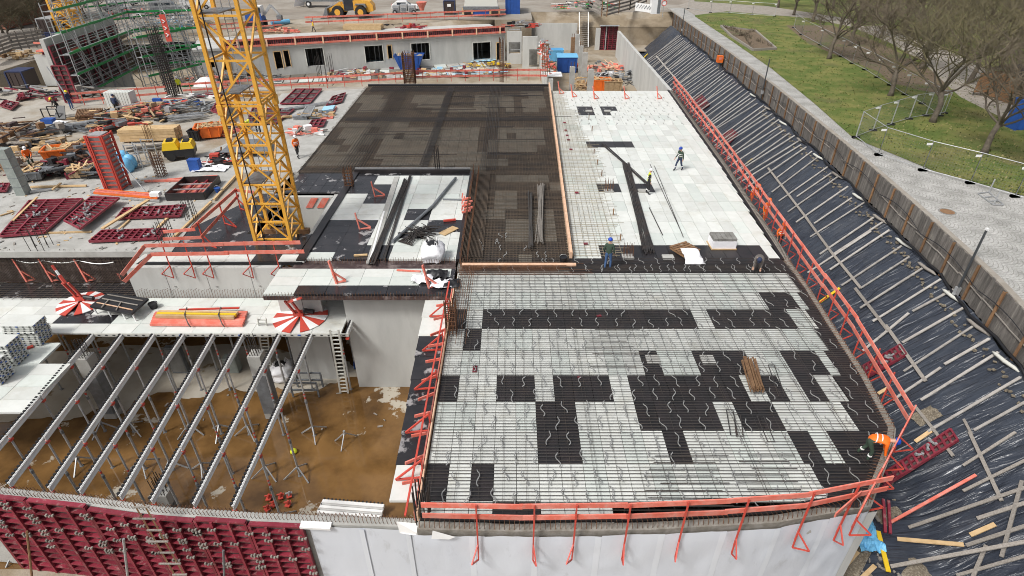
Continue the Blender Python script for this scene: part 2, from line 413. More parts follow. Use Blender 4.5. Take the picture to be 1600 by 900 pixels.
# kerb strip along the timber wall top
kb = MB()
for a, b in zip(st, st[1:]): kb.beam((a[0]+.01, a[1], ZS+.02), (b[0]+.01, b[1], ZS+.02), .3, .07)
struct(kb.build('path', 'path'))

# black tarp on the slope
tp = MB(); NY = 190
def XL(y):
    return lin([(6, 10.6), (11, 11.9), (12.3, 12.7), (13.7, 14.1), (15.3, 14.7), (17, 14.5), (18.5, 14.4), (20, 14.6), (112, 19.4)], y)
def tf(u, v):
    y = 6+(106)*v**1.6; x0 = XL(y); x1 = XF(y)-.12
    x = x0+(x1-x0)*u
    wv = .09*noise.noise(V(x*.7+y*.25, y*.45, 2))+.26*(.22-abs(noise.noise(V(x*.22+y*.10, y*.62-x*.38, 8))))+.13*(.22-abs(noise.noise(V(x*.3+y*.2, y*1.3+x*.5, 5))))+.05*(.2-abs(noise.noise(V(x*.5, y*2.6-x*.9, 3))))
    return V(x, y, tarpz(x, y)+.02+wv*(1 if u > .02 else 0))
tp.grid(tf, 50, 420)
o = tp.build('tarp', 'tarp', smooth=True); o['label'] = 'black plastic sheeting over the excavation slope below the timber wall'; o['category'] = 'tarp'

sheet('courtyard_floor', [(20.5, 109), (31, 109), (31, 117), (20.5, 117)], -4.5, 'soil')
# timber wall: planks between rusty posts
fence = thing('timber_wall', 'long weathered timber retaining wall with rusty steel posts beside the cobbled street', 'wall', (XF(20), 20, -.6))
y = 16.0; k = 0; far = MB(); zt = ZS+.02
pk = [MB().box((0, 0, .95), (.05, .235, 1.9+.06*i)).mesh('plank', 'lagging') for i in range(3)]
while y < 112:
    x = XF(y); a = math.atan2(XF(y+.1)-x, .1)
    jz = R.uniform(-.02, .02)
    if k < 300: inst('plank', pk[k % 3], fence, (x+R.uniform(-.018, .018), y, -.62+jz), -a)
    else: far.box((x+R.uniform(-.02, .02), y, .35), (.05, .235, 1.9), -a)
    y += .243; k += 1
far.build('plank_run', 'lagging', fence, kind='stuff')
pm = MB(); pm.box((-.07, 0, .98), (.03, .13, 2.0)); pm.box((0, 0, .98), (.16, .02, 2.0)); pm = pm.mesh('post', 'timber_brown')
y = 17.2
while y < 112: inst('post', pm, fence, (XF(y)-.06, y, -.64)); y += 2.35
rl = MB()
for zz in (.25,):
    for i in range(40):
        y0 = 16+i*2.35
        if R.random() < .8: rl.beam((XF(y0)-.06, y0, zz+R.uniform(-.1, .1)), (XF(y0+2.35)-.06, y0+2.35, zz+R.uniform(-.1, .1)), .035, .05)
rl.build('waler', 'timber_grey', fence)

# ---------------------------------------------------------------- wall with openings
def pierced_wall(a, b, z0, z1, th, opens, name, m, parent):
    """straight wall a->b (xy), opens = list of (u0,u1,za,zb); blocks between the openings butt end to end"""
    a = Vector((a[0], a[1], 0)); b = Vector((b[0], b[1], 0)); d = (b-a); Ln = d.length; d.normalize(); nn = Vector((-d.y, d.x, 0))
    us = sorted({0, Ln, *[o[0] for o in opens], *[o[1] for o in opens]}); mb = MB()
    for u0, u1 in zip(us, us[1:]):
        if u1-u0 < 1e-4: continue
        zs = [(z0, z1)]
        for o in opens:
            if o[0] < (u0+u1)/2 < o[1]:
                nz = []
                for s, e in zs:
                    if o[2] > s: nz.append((s, min(e, o[2])))
                    if o[3] < e: nz.append((max(s, o[3]), e))
                zs = nz
        for s, e in zs:
            if e-s < 1e-3: continue
            p = a+d*u0; q = a+d*u1
            mb.hexa([(v.x, v.y, s) for v in (p, q, q+nn*th, p+nn*th)], [(v.x, v.y, e) for v in (p, q, q+nn*th, p+nn*th)])
    return mb.build(name, m, parent)
class Plane:
    def __init__(s, a, b): s.a = Vector((a[0], a[1], 0)); d = Vector((b[0]-a[0], b[1]-a[1], 0)); s.L = d.length; s.d = d.normalized(); s.n = Vector((-s.d.y, s.d.x, 0))
    def hit(s, px, py):
        r = ray(px, py); o = Vector((0, 0, CH)); t = (s.a-o).dot(s.n)/r.dot(s.n); p = o+r*t
        return (p-s.a).dot(s.d), p.z
    def pt(s, u, z, off=0): p = s.a+s.d*u+s.n*off; return Vector((p.x, p.y, z))

# back building
BA, BB = P(300, 76, 0), P(789, 49, 0)
bp = Plane(BA, BB)
bld = thing('concrete_building', 'long pale concrete shell building with dark door openings behind the rebar slab', 'building', (BA.x, BA.y, -4.5))
ops = []
for x0, y0, x1, y1 in ((324, 91, 334, 106), (345, 90, 358, 110), (426, 80, 439, 108), (441, 78, 451, 105), (475, 75, 505, 104), (568, 71, 598, 98), (604, 70, 612, 92), (641, 67, 671, 95), (738, 66, 767, 94), (775, 66, 782, 94)):
    u0, zt_ = bp.hit(x0, y0); u1, _ = bp.hit(x1, y0); _, zb = bp.hit(x0, y1)
    ops.append((u0, u1, max(-4.45, zb), zt_))
pierced_wall(BA, BB, -4.6, -.45, .35, ops, 'wall', 'concrete_wall', bld)
mb = MB(); d = bp.d; nn = bp.n
def bq(u0, u1, o0, o1, z0, z1, mb=None, mi=0):
    c = [bp.pt(u, 0, o) for u, o in ((u0, o0), (u1, o0), (u1, o1), (u0, o1))]
    mb.hexa([(p.x, p.y, z0) for p in c], [(p.x, p.y, z1) for p in c], mi)
bq(-.2, bp.L+.1, -.16, 9.5, -.45, -.12, mb); mb.build('roof_slab', 'concrete_wall', bld)
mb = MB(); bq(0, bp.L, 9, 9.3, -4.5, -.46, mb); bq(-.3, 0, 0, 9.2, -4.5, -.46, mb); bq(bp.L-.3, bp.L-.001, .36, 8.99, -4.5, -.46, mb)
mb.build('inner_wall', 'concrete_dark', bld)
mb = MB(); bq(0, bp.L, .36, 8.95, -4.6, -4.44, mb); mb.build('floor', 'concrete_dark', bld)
for (u0, u1, z0, z1) in ops:
    f = MB()
    for uu in (u0+.04, u1-.04): f.beam(bp.pt(uu, z0, -.02), bp.pt(uu, z1-.13, -.02), .12, .12)
    f.beam(bp.pt(u0, z1-.06, -.02), bp.pt(u1, z1-.06, -.02), .12, .12)
    f.build('door_frame', 'panel_edge' if u1-u0 > 2 else 'timber_new', bld)
    if u1-u0 > 2:
        for k in range(4):
            p = bp.pt(u0+(u1-u0)*(k+.5)/4, 0, R.uniform(.8, 5)); MB().tube((p.x, p.y, -4.44), (p.x, p.y, -.46), .06, 5).build('ceiling_prop', 'galv', bld)
# roof-edge formwork in red
ef = thing('roof_edge_formwork', 'long red slatted edge formwork along the roof of the concrete building', 'formwork', bp.pt(0, -.12))
mb = MB(); mb.beam(bp.pt(4, .75, -.1), bp.pt(bp.L, .75, -.1), .10, .28); mb.build('top_board', 'red_paint', ef)
mb = MB(); mb.beam(bp.pt(4, -.06, -.26), bp.pt(bp.L, -.06, -.26), .10, .26); mb.build('lower_board', 'red_paint', ef)
mb = MB(); mb.beam(bp.pt(4, .3, .05), bp.pt(bp.L, .3, .05), .06, .7); mb.build('backing_board', 'ply_dark', ef)
sm = MB().box((0, 0, .3), (.07, .09, .62)).mesh('slat', 'crimson'); ym = MB().box((0, 0, .3), (.22, .16, .95)).mesh('bracket', 'timber_pink')
u = 4.3
while u < bp.L:
    inst('slat', sm, ef, bp.pt(u, .0, -.06)); u += .31
u = 6
while u < bp.L: inst('bracket', ym, ef, bp.pt(u, -.05, -.28)); u += 3.9

# courtyard walls
def wallbox(name, label, p, q, z0, z1, th, m='concrete_wall', cat='wall'):
    mb = MB(); p = Vector((p[0], p[1], 0)); q = Vector((q[0], q[1], 0)); mb.beam((p.x, p.y, (z0+z1)/2), (q.x, q.y, (z0+z1)/2), th, z1-z0)
    o = mb.build(name, m); o['label'] = label; o['category'] = cat; return o
ra, rb = P(965, 47, -.4), P(1046, 142, -.05)
rw = MB()
rw.hexa([(ra.x, ra.y, -4.6), (ra.x+.4, ra.y, -4.6), (rb.x+.4, rb.y, -4.6), (rb.x, rb.y, -4.6)], [(ra.x, ra.y, -.5), (ra.x+.4, ra.y, -.5), (rb.x+.4, rb.y, -.05), (rb.x, rb.y, -.05)])
o = rw.build('retaining_wall', 'concrete_wall'); o['label'] = 'tall pale concrete wall between the courtyard and the black tarp slope'; o['category'] = 'wall'
a, b = P(836, 78, -4.5), P(900, 78, -4.5)
wallbox('courtyard_wall', 'plain pale concrete wall at the back of the courtyard beside the stairs', a, b, -4.5, -.1, .3)
a, b = P(929, 78, -4.5), P(936, 78, -4.5)
wallbox('wall_pier', 'narrow concrete pier left of the red wall formwork in the courtyard', a, b, -4.5, -.9, .4)
# left side of the courtyard: stair core
def facewall(name, label, x0, yb, x1, yt, Y=None, opens=(), z0=-4.5, th=.3, depth=0):
    A = P(x0, yb, z0); Bq = P(x1, yb, z0); Bq.y = A.y; pl = Plane(A, Bq); _, zt_ = pl.hit(x0, yt)
    op = []
    for (a0, b0, a1, b1) in opens:
        u0, zz1 = pl.hit(a0, b0); u1, zz0 = pl.hit(a1, b1); op.append((u0, u1, max(zz0, z0), zz1))
    t = thing(name, label, 'wall', (A.x, A.y, z0))
    w_ = pierced_wall(A, Bq, z0, zt_, th, op, 'wall', 'concrete_wall', t)
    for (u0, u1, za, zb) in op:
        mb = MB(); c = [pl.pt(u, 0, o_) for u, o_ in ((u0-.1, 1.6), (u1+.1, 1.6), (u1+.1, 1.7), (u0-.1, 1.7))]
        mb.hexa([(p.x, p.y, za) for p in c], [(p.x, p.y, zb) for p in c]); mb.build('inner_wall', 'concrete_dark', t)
    return t
facewall('stair_core_wall', 'concrete stair core wall with a dark doorway right of the building', 816, 107, 838, 57, opens=((827, 77, 839, 105),))
facewall('shaft_wall', 'pale concrete wall with a large square opening beside the building end', 792, 100, 815, 49, opens=((795, 66, 813, 84),))
facewall('parapet_wall', 'low pale concrete wall above the stair core doorway', 826, 75, 842, 36)
wallbox('spine_wall', 'narrow dark-topped concrete wall between the stair core and the courtyard', P(846, 62, -.6), P(861, 124, -.6), -4.5, -.6, .5)
# sand bank behind the courtyard up to the yard
mb = MB(); mb.grid(lambda u, v: V(3.2+30*u, 115.8+3.3*v, -1.6+2.2*v+.3*noise.noise(V(u*9, v*4, 4))*math.sin(v*3.14)), 30, 8); struct(mb.build('sand_bank', 'soil'))
mb = MB(); mb.add([(3.2, 115.3, -4.5), (33, 115.3, -4.5), (33, 115.9, -1.5), (3.2, 115.9, -1.5)], [(0, 1, 2, 3)]); mb.add([(3.3, 109.4, -4.5), (3.3, 119, -4.5), (3.3, 119, YZ), (3.3, 109.4, YZ)], [(0, 1, 2, 3)]); mb.add([(-3, 109.4, -4.5), (3.4, 109.4, -4.5), (3.4, 109.4, YZ), (-3, 109.4, YZ)], [(0, 1, 2, 3)]); mb.add([(-59.9, 60, -4.5), (-59.9, 112, -4.5), (-60.1, 112, YZ), (-60.1, 60, .2)], [(0, 1, 2, 3)]); struct(mb.build('earth_face', 'soil'))
mb = MB(); pl0 = [bp.pt(-14, 0, 9.45), bp.pt(bp.L+1, 0, 9.45)]
mb.grid(lambda u, v: V((pl0[0].x)*(1-u)+pl0[1].x*u, ((pl0[0].y)*(1-u)+pl0[1].y*u)*(1-v)+109.6*v, -.5+1.1*v+.15*noise.noise(V(u*15, v*4, 6))), 30, 5); struct(mb.build('earth_bank', 'soil'))
# ================================================================ SLABS AND DECKS
def panel_mesh(w, h, m, th=.10):
    mb = MB(); g = .009
    mb.box((0, 0, -th/2), (w-2*g, h-2*g, th)); return mb.mesh('panel', m)
PC = {}
def panel(parent, x, y, w, h, z, m, rz=0):
    """one deck panel, lower-left corner x,y"""
    k = (round(w, 3), round(h, 3), m)
    if k not in PC: PC[k] = panel_mesh(w, h, m)
    return inst('panel', PC[k], parent, (x+w/2, y+h/2, z+R.uniform(-.004, .004)), rz)
def inrects(q, rects): return any(a <= q[0] <= c and b <= q[1] <= d for a, b, c, d in rects)

# ---------- near slab
near = thing('slab_deck', 'near white and black panel deck covered with parallel rebar and wavy spacers', 'slab deck', (6, 18, -.3))
dark = [(755, 483, 1074, 513), (1098, 483, 1232, 513), (1205, 455, 1240, 483), (722, 513, 751, 548), (1010, 548, 1042, 587), (1085, 548, 1182, 587), (1228, 546, 1286, 585), (775, 587, 838, 627), (866, 587, 960, 627),
        (988, 587, 1178, 627), (1198, 587, 1236, 627), (1245, 584, 1292, 624), (837, 627, 906, 727), (996, 627, 1130, 674), (1157, 627, 1226, 674), (1042, 674, 1083, 726), (1230, 672, 1280, 718),
        (668, 727, 698, 784), (727, 727, 766, 784), (762, 783, 840, 815), (1310, 712, 1370, 770), (704, 480, 731, 512), (694, 570, 716, 630), (1290, 765, 1345, 800)]
ROWS = [11.10, 11.85, 13.33, 14.83, 16.33, 17.82, 19.38, 20.93, 22.47, 23.95, 25.75]
XC = [-2.82+.0]+[-2.09+.745*i for i in range(24)]
def bw(y): return lin([(13, 1.05), (15, 1.0), (18, .75), (20.9, .5), (24, .3), (26, .25)], y)
for r0, r1 in zip(ROWS, ROWS[1:]):
    for x0, x1 in zip(XC, XC[1:]):
        lim = min(XR(r0), XR(r1))-bw(r0)
        if r0 < 11.5 and x0 > 3: continue
        ylo = max(r0, YF((x0+x1)/2)+.03)
        if x0 > lim or ylo > r1-.1: continue
        xe = min(x1, lim)
        if xe-x0 < .15: continue
        c = Q(((x0+xe)/2, (ylo+r1)/2, 0)); m = 'panel_black' if inrects(c, dark) else R.choice(['panel_white']*3+['panel_green'])
        panel(near, x0, ylo, xe-x0, r1-ylo, 0, m)
    # black strip along the right edge, cut to the slanting edge
    mb = MB(); lim = min(XR(r0), XR(r1))-bw(r0)
    ya = max(r0, YF(lim)+.05)
    if ya < r1-.1:
        xs = sorted({ya, r1, *[p[0] for p in XRp if ya < p[0] < r1]})
        if lim < XR(ya)-.03:
            poly = [(lim+.01, r1-.01), (lim+.01, ya+.01)]+[(XR(q)-.01, q) for q in xs]
            mb.prism(poly, -.1, 0); mb.build('panel', 'panel_black', near)
# concrete upstand round the edge
mb = MB(); ed = [(XR(y), y) for y in (27.2, 24.3, 20.2, 18, 15, 14.3, 11.9)]+[(x, YF(x)) for x in (8, 4, 0, -2.85)]
ou = []
for i, p in enumerate(ed):
    a = Vector(ed[max(0, i-1)]); b = Vector(ed[min(len(ed)-1, i+1)]); t = (b-a).normalized(); ou.append((p[0]-t.y*.26, p[1]+t.x*.26))
for i in range(len(ed)-1):
    q = [ed[i], ed[i+1], ou[i+1], ou[i]]
    mb.hexa([(x, y, -.55) for x, y in q], [(x, y, -.02) for x, y in q])
mb.build('edge_upstand', 'upstand', near)
# starter bars bent over the edge
mb = MB()
for i in range(len(ed)-1):
    a = Vector((*ed[i], 0)); b = Vector((*ed[i+1], 0)); o1 = Vector((*ou[i], 0)); o2 = Vector((*ou[i+1], 0)); n_ = int((b-a).length/.15)
    for k in range(n_):
        t = (k+.5)/n_; p = a.lerp(b, t); q = o1.lerp(o2, t); d_ = (q-p).normalized()
        h_ = .2+R.uniform(-.03, .04)
        mb.path([p-d_*.16+V(0, 0, .06), p-d_*.02+V(0, 0, h_-.06), p+d_*.16+V(0, 0, h_-.03), p+d_*.2+V(0, 0, -.02)], .011, 3)
mb.build('starter_bars', 'rebar_rust', near, kind='stuff')
# rebar running across
mb = MB(); y = 11.3
while y < 26.3:
    x0 = -2.75+R.uniform(-.12, .08); x1 = XR(y)-.06
    yo = R.uniform(-.012, .012)
    if y < 11.9: x1 = min(x1, lin([(11.1, 3), (11.9, 10.8)], y))
    sp = [x0, R.uniform(3, 8), x1]
    mb.beam((sp[0], y+yo, .10), (x1, y+R.uniform(-.012, .012), .10), .017, .017)
    y += .14
for (xa, xb, ya, yb, st) in ((4.6, 6.9, 11.6, 13.8, .28), (7.6, 9.4, 12.2, 13.6, .28), (1.5, 3.6, 22.6, 25.2, .42), (3.5, 5.4, 18.2, 21, .42)):
    y = ya
    while y < yb:
        o_ = R.uniform(-.4, .4); mb.beam((xa+o_, y, .128), (xb+o_+R.uniform(-.3, .3), y+R.uniform(-.02, .02), .128), .02, .02); y += st
mb.build('cross_rebar', 'rebar', near, kind='stuff')
mb = MB(); x = -2.6
while x < 14.4:
    y0 = max(YF(x)+.08, 11.15)
    if x > 11.1: y0 = lin([(11.1, 12.1), (13.55, 15.2), (14, 18.5), (14.4, 23.5)], x)
    for dx in ((0,) if R.random() < .85 else (0, .09)):
        a0 = x+dx+R.uniform(-.03, .03); mb.beam((a0, y0, .078), (a0+R.uniform(-.05, .05), 26.4, .078), .010, .010)
    x += .76
mb.build('long_rebar', 'rebar', near, kind='stuff')
# denser rebar near the left border and the rear border
mb = MB()
for i in range(12): mb.beam((-2.78+i*.06*(1+.1*(i % 3)), 19.5+R.uniform(-.5, 4.5), .14), (-2.78+i*.075, 26.9+R.uniform(-.3, .4), .14), .016, .016)
for i in range(12): mb.beam((-2.7, 25.4+i*.11, .15), (3.2+R.uniform(-1, 1), 25.4+i*.11, .15), .02, .02)
mb.build('border_rebar', 'rebar_rust', near, kind='stuff')
# wavy spacers
def wavy(L_, a):
    mb = MB(); pts = [(a*math.sin(t*2*math.pi/10*1.0+.3)*(1 if t < 9 else .5), (t/10-.5)*L_, .0) for t in range(11)]
    mb.path(pts, .02, 3); return mb.mesh('wavy_spacer', 'wire')
wm = [wavy(.62, .055), wavy(.66, -.06), wavy(.6, .07)]
k = 0; row = 0; y = 11.95; xs_ = MB()
while y < 26:
    x = -2.2+(.38 if row % 2 else 0)
    while x < XR(y)-.25:
        if R.random() < .95 and k >= 300:
            a_ = R.uniform(-.28, .28); xs_.path([(x+.055*math.sin(q*.63+.3)*math.cos(a_)-(q/10-.5)*.62*math.sin(a_), y+(q/10-.5)*.62*math.cos(a_), .118) for q in range(11)], .016, 3); k += 1
        elif R.random() < .95:
            inst('wavy_spacer', wm[k % 3], near, (x+R.uniform(-.1, .1), y+R.uniform(-.12, .12), .118), R.uniform(-.28, .28)); k += 1
        x += .76
    y += .78; row += 1
xs_.build('far_spacers', 'wire', near, kind='stuff')
# little hatch openings with concrete pads on black panels, red markers
for a, b in ((1018, 562), (1104, 563)):
    p = P(a, b, 0); MB().box((p.x+.05, p.y, .03), (.55, .55, .06)).build('concrete_pad', 'concrete', near)
for a, b, wd in ((742, 577, .18), (936, 494, .22), (905, 590, .12)):
    p = P(a, b, 0); MB().box((p.x, p.y, .02), (wd, .42 if a < 900 else .12, .04), 0 if a < 900 else .3).build('red_marker', 'crimson', near)

mb = MB()
fx = [-2.8, 0, 4, 8, 11.0]
for a, b in zip(fx, fx[1:]): mb.beam((a, YF(a)+.14, .02), (b, YF(b)+.14, .02), .22, .1)
mb.build('foam_strip', 'panel_black', near)
# front wall under the near slab with waterproof membrane sheets
fw = thing('basement_wall', 'pale blue-white membrane-clad wall below the near slab edge', 'wall', (4, YF(4), ZG))
wx = [-2.95, -1.1, .8, 2.7, 4.6, 6.5, 8.2, 9.8, 11.1]
mb = MB()
for a, b in zip(wx, wx[1:]):
    mb.hexa([(a, YF(a)-.34, ZG), (b, YF(b)-.34, ZG), (b, YF(b)+.2, ZG), (a, YF(a)+.2, ZG)], [(a, YF(a)-.34, -.56), (b, YF(b)-.34, -.56), (b, YF(b)+.2, -.56), (a, YF(a)+.2, -.56)])
mb.build('wall', 'concrete', fw)
for i, (a, b) in enumerate(zip(wx, wx[1:])):
    mb = MB(); zt_ = -.14+R.uniform(-.04, .04)
    def mf(u, v, a=a, b=b, zt_=zt_):
        x = a+(b-a)*u+.004; z = ZG+(zt_-ZG)*v
        return V(x, YF(x)-.37-.035*noise.noise(V(x*1.2, z*.8, 3))-.022*noise.noise(V(x*3, z*2.2, 7))+(.02*(v > .97)), z+.04*noise.noise(V(x*2, 0, 5))*(v > .9))
    mb.grid(mf, 12, 22); mb.build('membrane_sheet', 'membrane', fw, smooth=True)
    mb = MB(); mb.grid(lambda u, v: mf((b-.2+.19*u-a)/(b-a), v*.995)+V(0, -.006, 0), 2, 22); mb.build('seam_tape', 'membrane_seam', fw, smooth=True)
# right-hand end and flank of that wall
mb = MB(); fl = [(11.1, 11.9)]+[(XR(y), y) for y in (14.3, 15, 18, 20.2, 24.3, 27, 41, 63.5)]
for a, b in zip(fl, fl[1:]):
    mb.hexa([(a[0]+.05, a[1], ZG), (b[0]+.05, b[1], ZG), (b[0]+.33, b[1], ZG), (a[0]+.33, a[1], ZG)], [(a[0]+.05, a[1], -.56), (b[0]+.05, b[1], -.56), (b[0]+.33, b[1], -.56), (a[0]+.33, a[1], -.56)])
mb.build('flank_wall', 'concrete', fw)
mb = MB(); mb.grid(lambda u, v: V(11.05+.32*u, 11.52-.02+.05*u, ZG+(6.4)*v), 2, 4); mb.build('corner_strip', 'concrete_wall', fw)

# ---------- right slab with white panels
XD = 3.35
rs = thing('slab_deck', 'large white panel deck with few black tiles right of the dark rebar slab', 'slab deck', (9, 45, -.3))
rdark = [(899, 169, 929, 178), (940, 169, 960, 178), (912, 219, 954, 228), (962, 219, 986, 228), (929, 289, 969, 305), (988, 289, 1026, 305), (930, 388, 1200, 407), (970, 378, 1000, 392)]
def XDv(y): return lin([(27, 3.2), (40, 3.55), (64, 4.05)], y)
ys = [27.3+1.49*i for i in range(25)]; farp = [MB(), MB()]
for j, (r0, r1) in enumerate(zip(ys, ys[1:])):
    x = XDv(r0)+.12; lim = min(XR(r0), XR(r1))-.18
    while x < lim-.05:
        xe = min(x+.752, lim)
        c = Q(((x+xe)/2, (r0+r1)/2, 0)); m = 'panel_black' if inrects(c, rdark) else R.choice(['panel_white']*4+['panel_green'])
        if j < 18 or m == 'panel_black': panel(rs, x, r0, xe-x, r1-r0, 0, m)
        else: farp[0].box(((x+xe)/2, (r0+r1)/2, -.05+R.uniform(-.004, .004)), (xe-x-.022, r1-r0-.022, .1))
        x += .752
farp[0].build('far_panels', 'panel_white', rs, kind='stuff')
# black cross strip between the two slabs
mb = MB(); mb.prism([(3.0, 25.8), (XR(26)-.1, 25.8), (XR(27)-.1, 27.28), (3.0, 27.28)], -.1, -.003); mb.build('cross_panel', 'panel_black', rs)
mb = MB()
for i in range(9): mb.beam((-2.0+R.uniform(0, .6) if i > 6 else 3.1, 25.9+i*.15, .1), (XR(26)-.3, 25.9+i*.15+R.uniform(-.02, .02), .1), .022, .022)
mb.build('cross_rebar', 'rebar_dark', rs, kind='stuff')
for i in range(26):
    inst('wavy_spacer', wm[i % 3], rs, (3.4+i*.43, 26.15 if i % 2 else 26.85, .115), R.uniform(-.3, .3))
# edge upstand and starter bars on the right edge
mb = MB(); sb = MB(); ys2 = [27.2, 33, 41, 52, 63.5]
for a, b in zip(ys2, ys2[1:]):
    mb.hexa([(XR(a)+.0, a, -.55), (XR(a)+.34, a, -.55), (XR(b)+.34, b, -.55), (XR(b), b, -.55)], [(XR(a)+.0, a, -.02), (XR(a)+.34, a, -.02), (XR(b)+.34, b, -.02), (XR(b), b, -.02)])
mb.build('edge_upstand', 'upstand', rs)
mb = MB(); mb.prism([(XR(27.2)-.17, 27.2), (XR(27.2)-.01, 27.2), (XR(41)-.01, 41), (XR(63.5)-.01, 63.5), (XR(63.5)-.17, 63.5), (XR(41)-.17, 41)], -.1, .03); mb.build('edge_strip', 'black', rs)
y = 27.3
while y < 63:
    x = XR(y)+.1; h_ = .3+R.uniform(-.08, .08); sb.path([(x, y, -.1), (x, y, h_), (x+.17, y+.02, h_+.02), (x+.18, y+.02, -.1)], .013, 3); y += .19
sb.build('starter_bars', 'rebar', rs, kind='stuff')
# rebar on the left part, bars of uneven length
mb = MB(); y = 27.5
while y < 63:
    L_ = (2.9 if y < 46 else 2.2)+R.uniform(-.45, .5)
    if y > 56: L_ = 1.4+R.uniform(-.3, .3)
    mb.beam((XDv(y)-.2, y, .07), (XDv(y)+L_, y+R.uniform(-.04, .04), .07), .02, .02); y += .29
for i in range(9): mb.beam((XDv(27.4)+.12+i*.33, 27.4, .05), (XDv(62)+.05+i*.28, 60-(i > 4)*R.uniform(4, 14), .05), .015, .015)
for i in range(4): mb.beam((XDv(27.4)-.05+i*.08, 27.3, .1), (XDv(63)-.05+i*.08, 63, .1), .016, .016)
mb.build('cross_rebar', 'rebar_light', rs, kind='stuff')
# short spacers scattered at the far end
for i in range(13):
    for j in range(10):
        x = 6.0+i*.83+(j % 2)*.3; y = 51.5+j*.98
        if x < XR(y)-.9: inst('wavy_spacer', wm[(i+j) % 3], rs, (x, y, .02), R.uniform(-.2, .2), (1, .75, 1))
# column pads on black tiles
for i, (a, b) in enumerate(((951, 299), (1004, 299), (981, 402), (1044, 403), (920, 174), (949, 174))):
    p = P(a, b, 0); MB().box((p.x, p.y, .04), (.6, .5, .08)).build('concrete_pad', 'concrete', rs)
    if i in (0, 2):
        mb = MB()
        for u in range(4):
            for v in range(3): mb.tube((p.x-.24+u*.16, p.y-.18+v*.18, .08), (p.x-.24+u*.16+R.uniform(-.04, .04), p.y-.18+v*.18, .75+R.uniform(0, .2)), .013, 3)
        mb.build('starter_bars', 'rebar_rust', rs)
for a, b in ((892, 235), (901, 303), (915, 383), (882, 193), (884, 205), (886, 213), (888, 220)):
    p = P(a, b, 0); MB().box((p.x, p.y, .1), (.24, .16, .06)).build('red_marker', 'crimson', rs)
for a, b in ((928, 241), (933, 258), (940, 275), (949, 300), (958, 336), (969, 376), (920, 187), (925, 205)):
    p = P(a, b, 0); MB().box((p.x, p.y, .22), (.06, .06, .42)).build('timber_peg', 'timber_brown', rs)

# ---------- dark rebar slab and the strip in front of it
ds = thing('rebar_slab', 'large dark brown slab field densely covered with rusty rebar mesh', 'slab deck', (-6, 50, -.3))
def XLv(y): return lin([(39.6, -15.3), (65, -15.75)], y)
base = MB(); x_, light = 0, []
lrect = [(648, 150, 690, 170), (676, 168, 735, 178), (742, 148, 800, 178), (816, 145, 850, 172), (618, 196, 754, 268), (590, 186, 640, 262), (768, 195, 845, 238), (478, 222, 568, 264), (530, 188, 585, 225), (560, 150, 600, 176), (762, 246, 795, 254)]
ys = [39.75+1.58*i for i in range(17)]
for r0, r1 in zip(ys, ys[1:]):
    x = XLv(r0)
    while x < XDv(r0)-.2:
        xe = min(x+.79, XDv(r0)-.15); c = Q(((x+xe)/2, (r0+r1)/2, -.1))
        mi = 1 if inrects(c, lrect) and R.random() < .95 else 0
        base.box(((x+xe)/2, (r0+r1)/2, -.15+R.uniform(-.004, .004)), (xe-x-.02, r1-r0-.02, .1), mi=mi); x += .79
base.build('deck_panels', ['panel_brown', 'panel_dull'], ds, kind='stuff')
mb = MB(); y = 39.8
while y < 65:
    mb.beam((XLv(y)-.1+R.uniform(-.1, .1), y, .06), (XDv(y)-.1, y+R.uniform(-.03, .03), .06), .022, .022); y += .26
x = -15.4
while x < 3.6:
    mb.beam((x, 39.7+(0 if x < -2.5 else 0), .03), (x*1.012+.05, 65.0, .03), .022, .022); x += .21
mb.build('rebar_mesh', 'rebar_slab', ds, kind='stuff')
mb = MB()
for i in range(60):
    y = R.uniform(40, 64.5); x0 = R.uniform(-15, 0); mb.beam((x0, y, .085), (x0+R.uniform(2, 6), y, .085), .028, .028)
for (x0, x1) in ((-12.6, -10.9), (-2.3, -1.2), (-6.8, -6.2)):
    for i in range(9): mb.beam((x0+(x1-x0)*i/8, 40, .095), (x0+(x1-x0)*i/8, 64.5, .095), .026, .026)
for i in range(8): mb.beam((-15, 52.2+i*.13, .09), (3.4, 52.2+i*.13, .09), .026, .026)
for i in range(10): mb.beam((-15, 62.6+i*.2, .09), (3.4, 62.6+i*.2, .09), .03, .03)
mb.build('lap_bars', 'rebar_dark', ds, kind='stuff')
MB().beam((-15.6, 65.1, .05), (4.0, 65.1, .05), .14, .3).build('edge_board', 'black', ds)
MB().beam((-15.6, 65.23, .17), (4.0, 65.23, .17), .08, .1).build('edge_tube', 'galv', ds)
mb = MB(); mb.prism([(-15.8, 39.4), (4.0, 39.4), (4.2, 65.2), (-15.9, 65.2)], -.6, -.21); mb.build('slab_base', 'concrete_dark', ds)
# strip
ss = thing('rebar_strip', 'narrow rusty rebar strip with bar bundles between the white decks', 'slab deck', (0, 33, -.3))
base = MB()
for j in range(9):
    for i in range(8):
        x0 = -2.65+i*.75; y0 = 26.5+j*1.46
        c = Q((x0+.37, y0+.7, -.1)); mi = 1 if inrects(c, [(768, 268, 850, 285), (770, 300, 800, 330), (780, 345, 860, 375), (830, 268, 850, 280), (798, 368, 835, 385)]) or R.random() < .12 else 0
        base.box((x0+.37, y0+.73, -.15+R.uniform(-.004, .004)), (.73, 1.44, .1), mi=mi)
base.build('deck_panels', ['panel_brown', 'panel_dull'], ss, kind='stuff')
mb = MB(); y = 26.4
while y < 39.7: mb.beam((-2.75, y, .06), (XDv(y)-.15, y+R.uniform(-.03, .03), .06), .022, .022); y += .2
x = -2.6
while x < 3.0: mb.beam((x, 26.3, .03), (x+.1, 39.75, .03), .02, .02); x += .19
for i in range(16): mb.beam((-2.72+i*.075, 27.2, .12), (-2.72+i*.075, 39.6, .12), .026, .026)
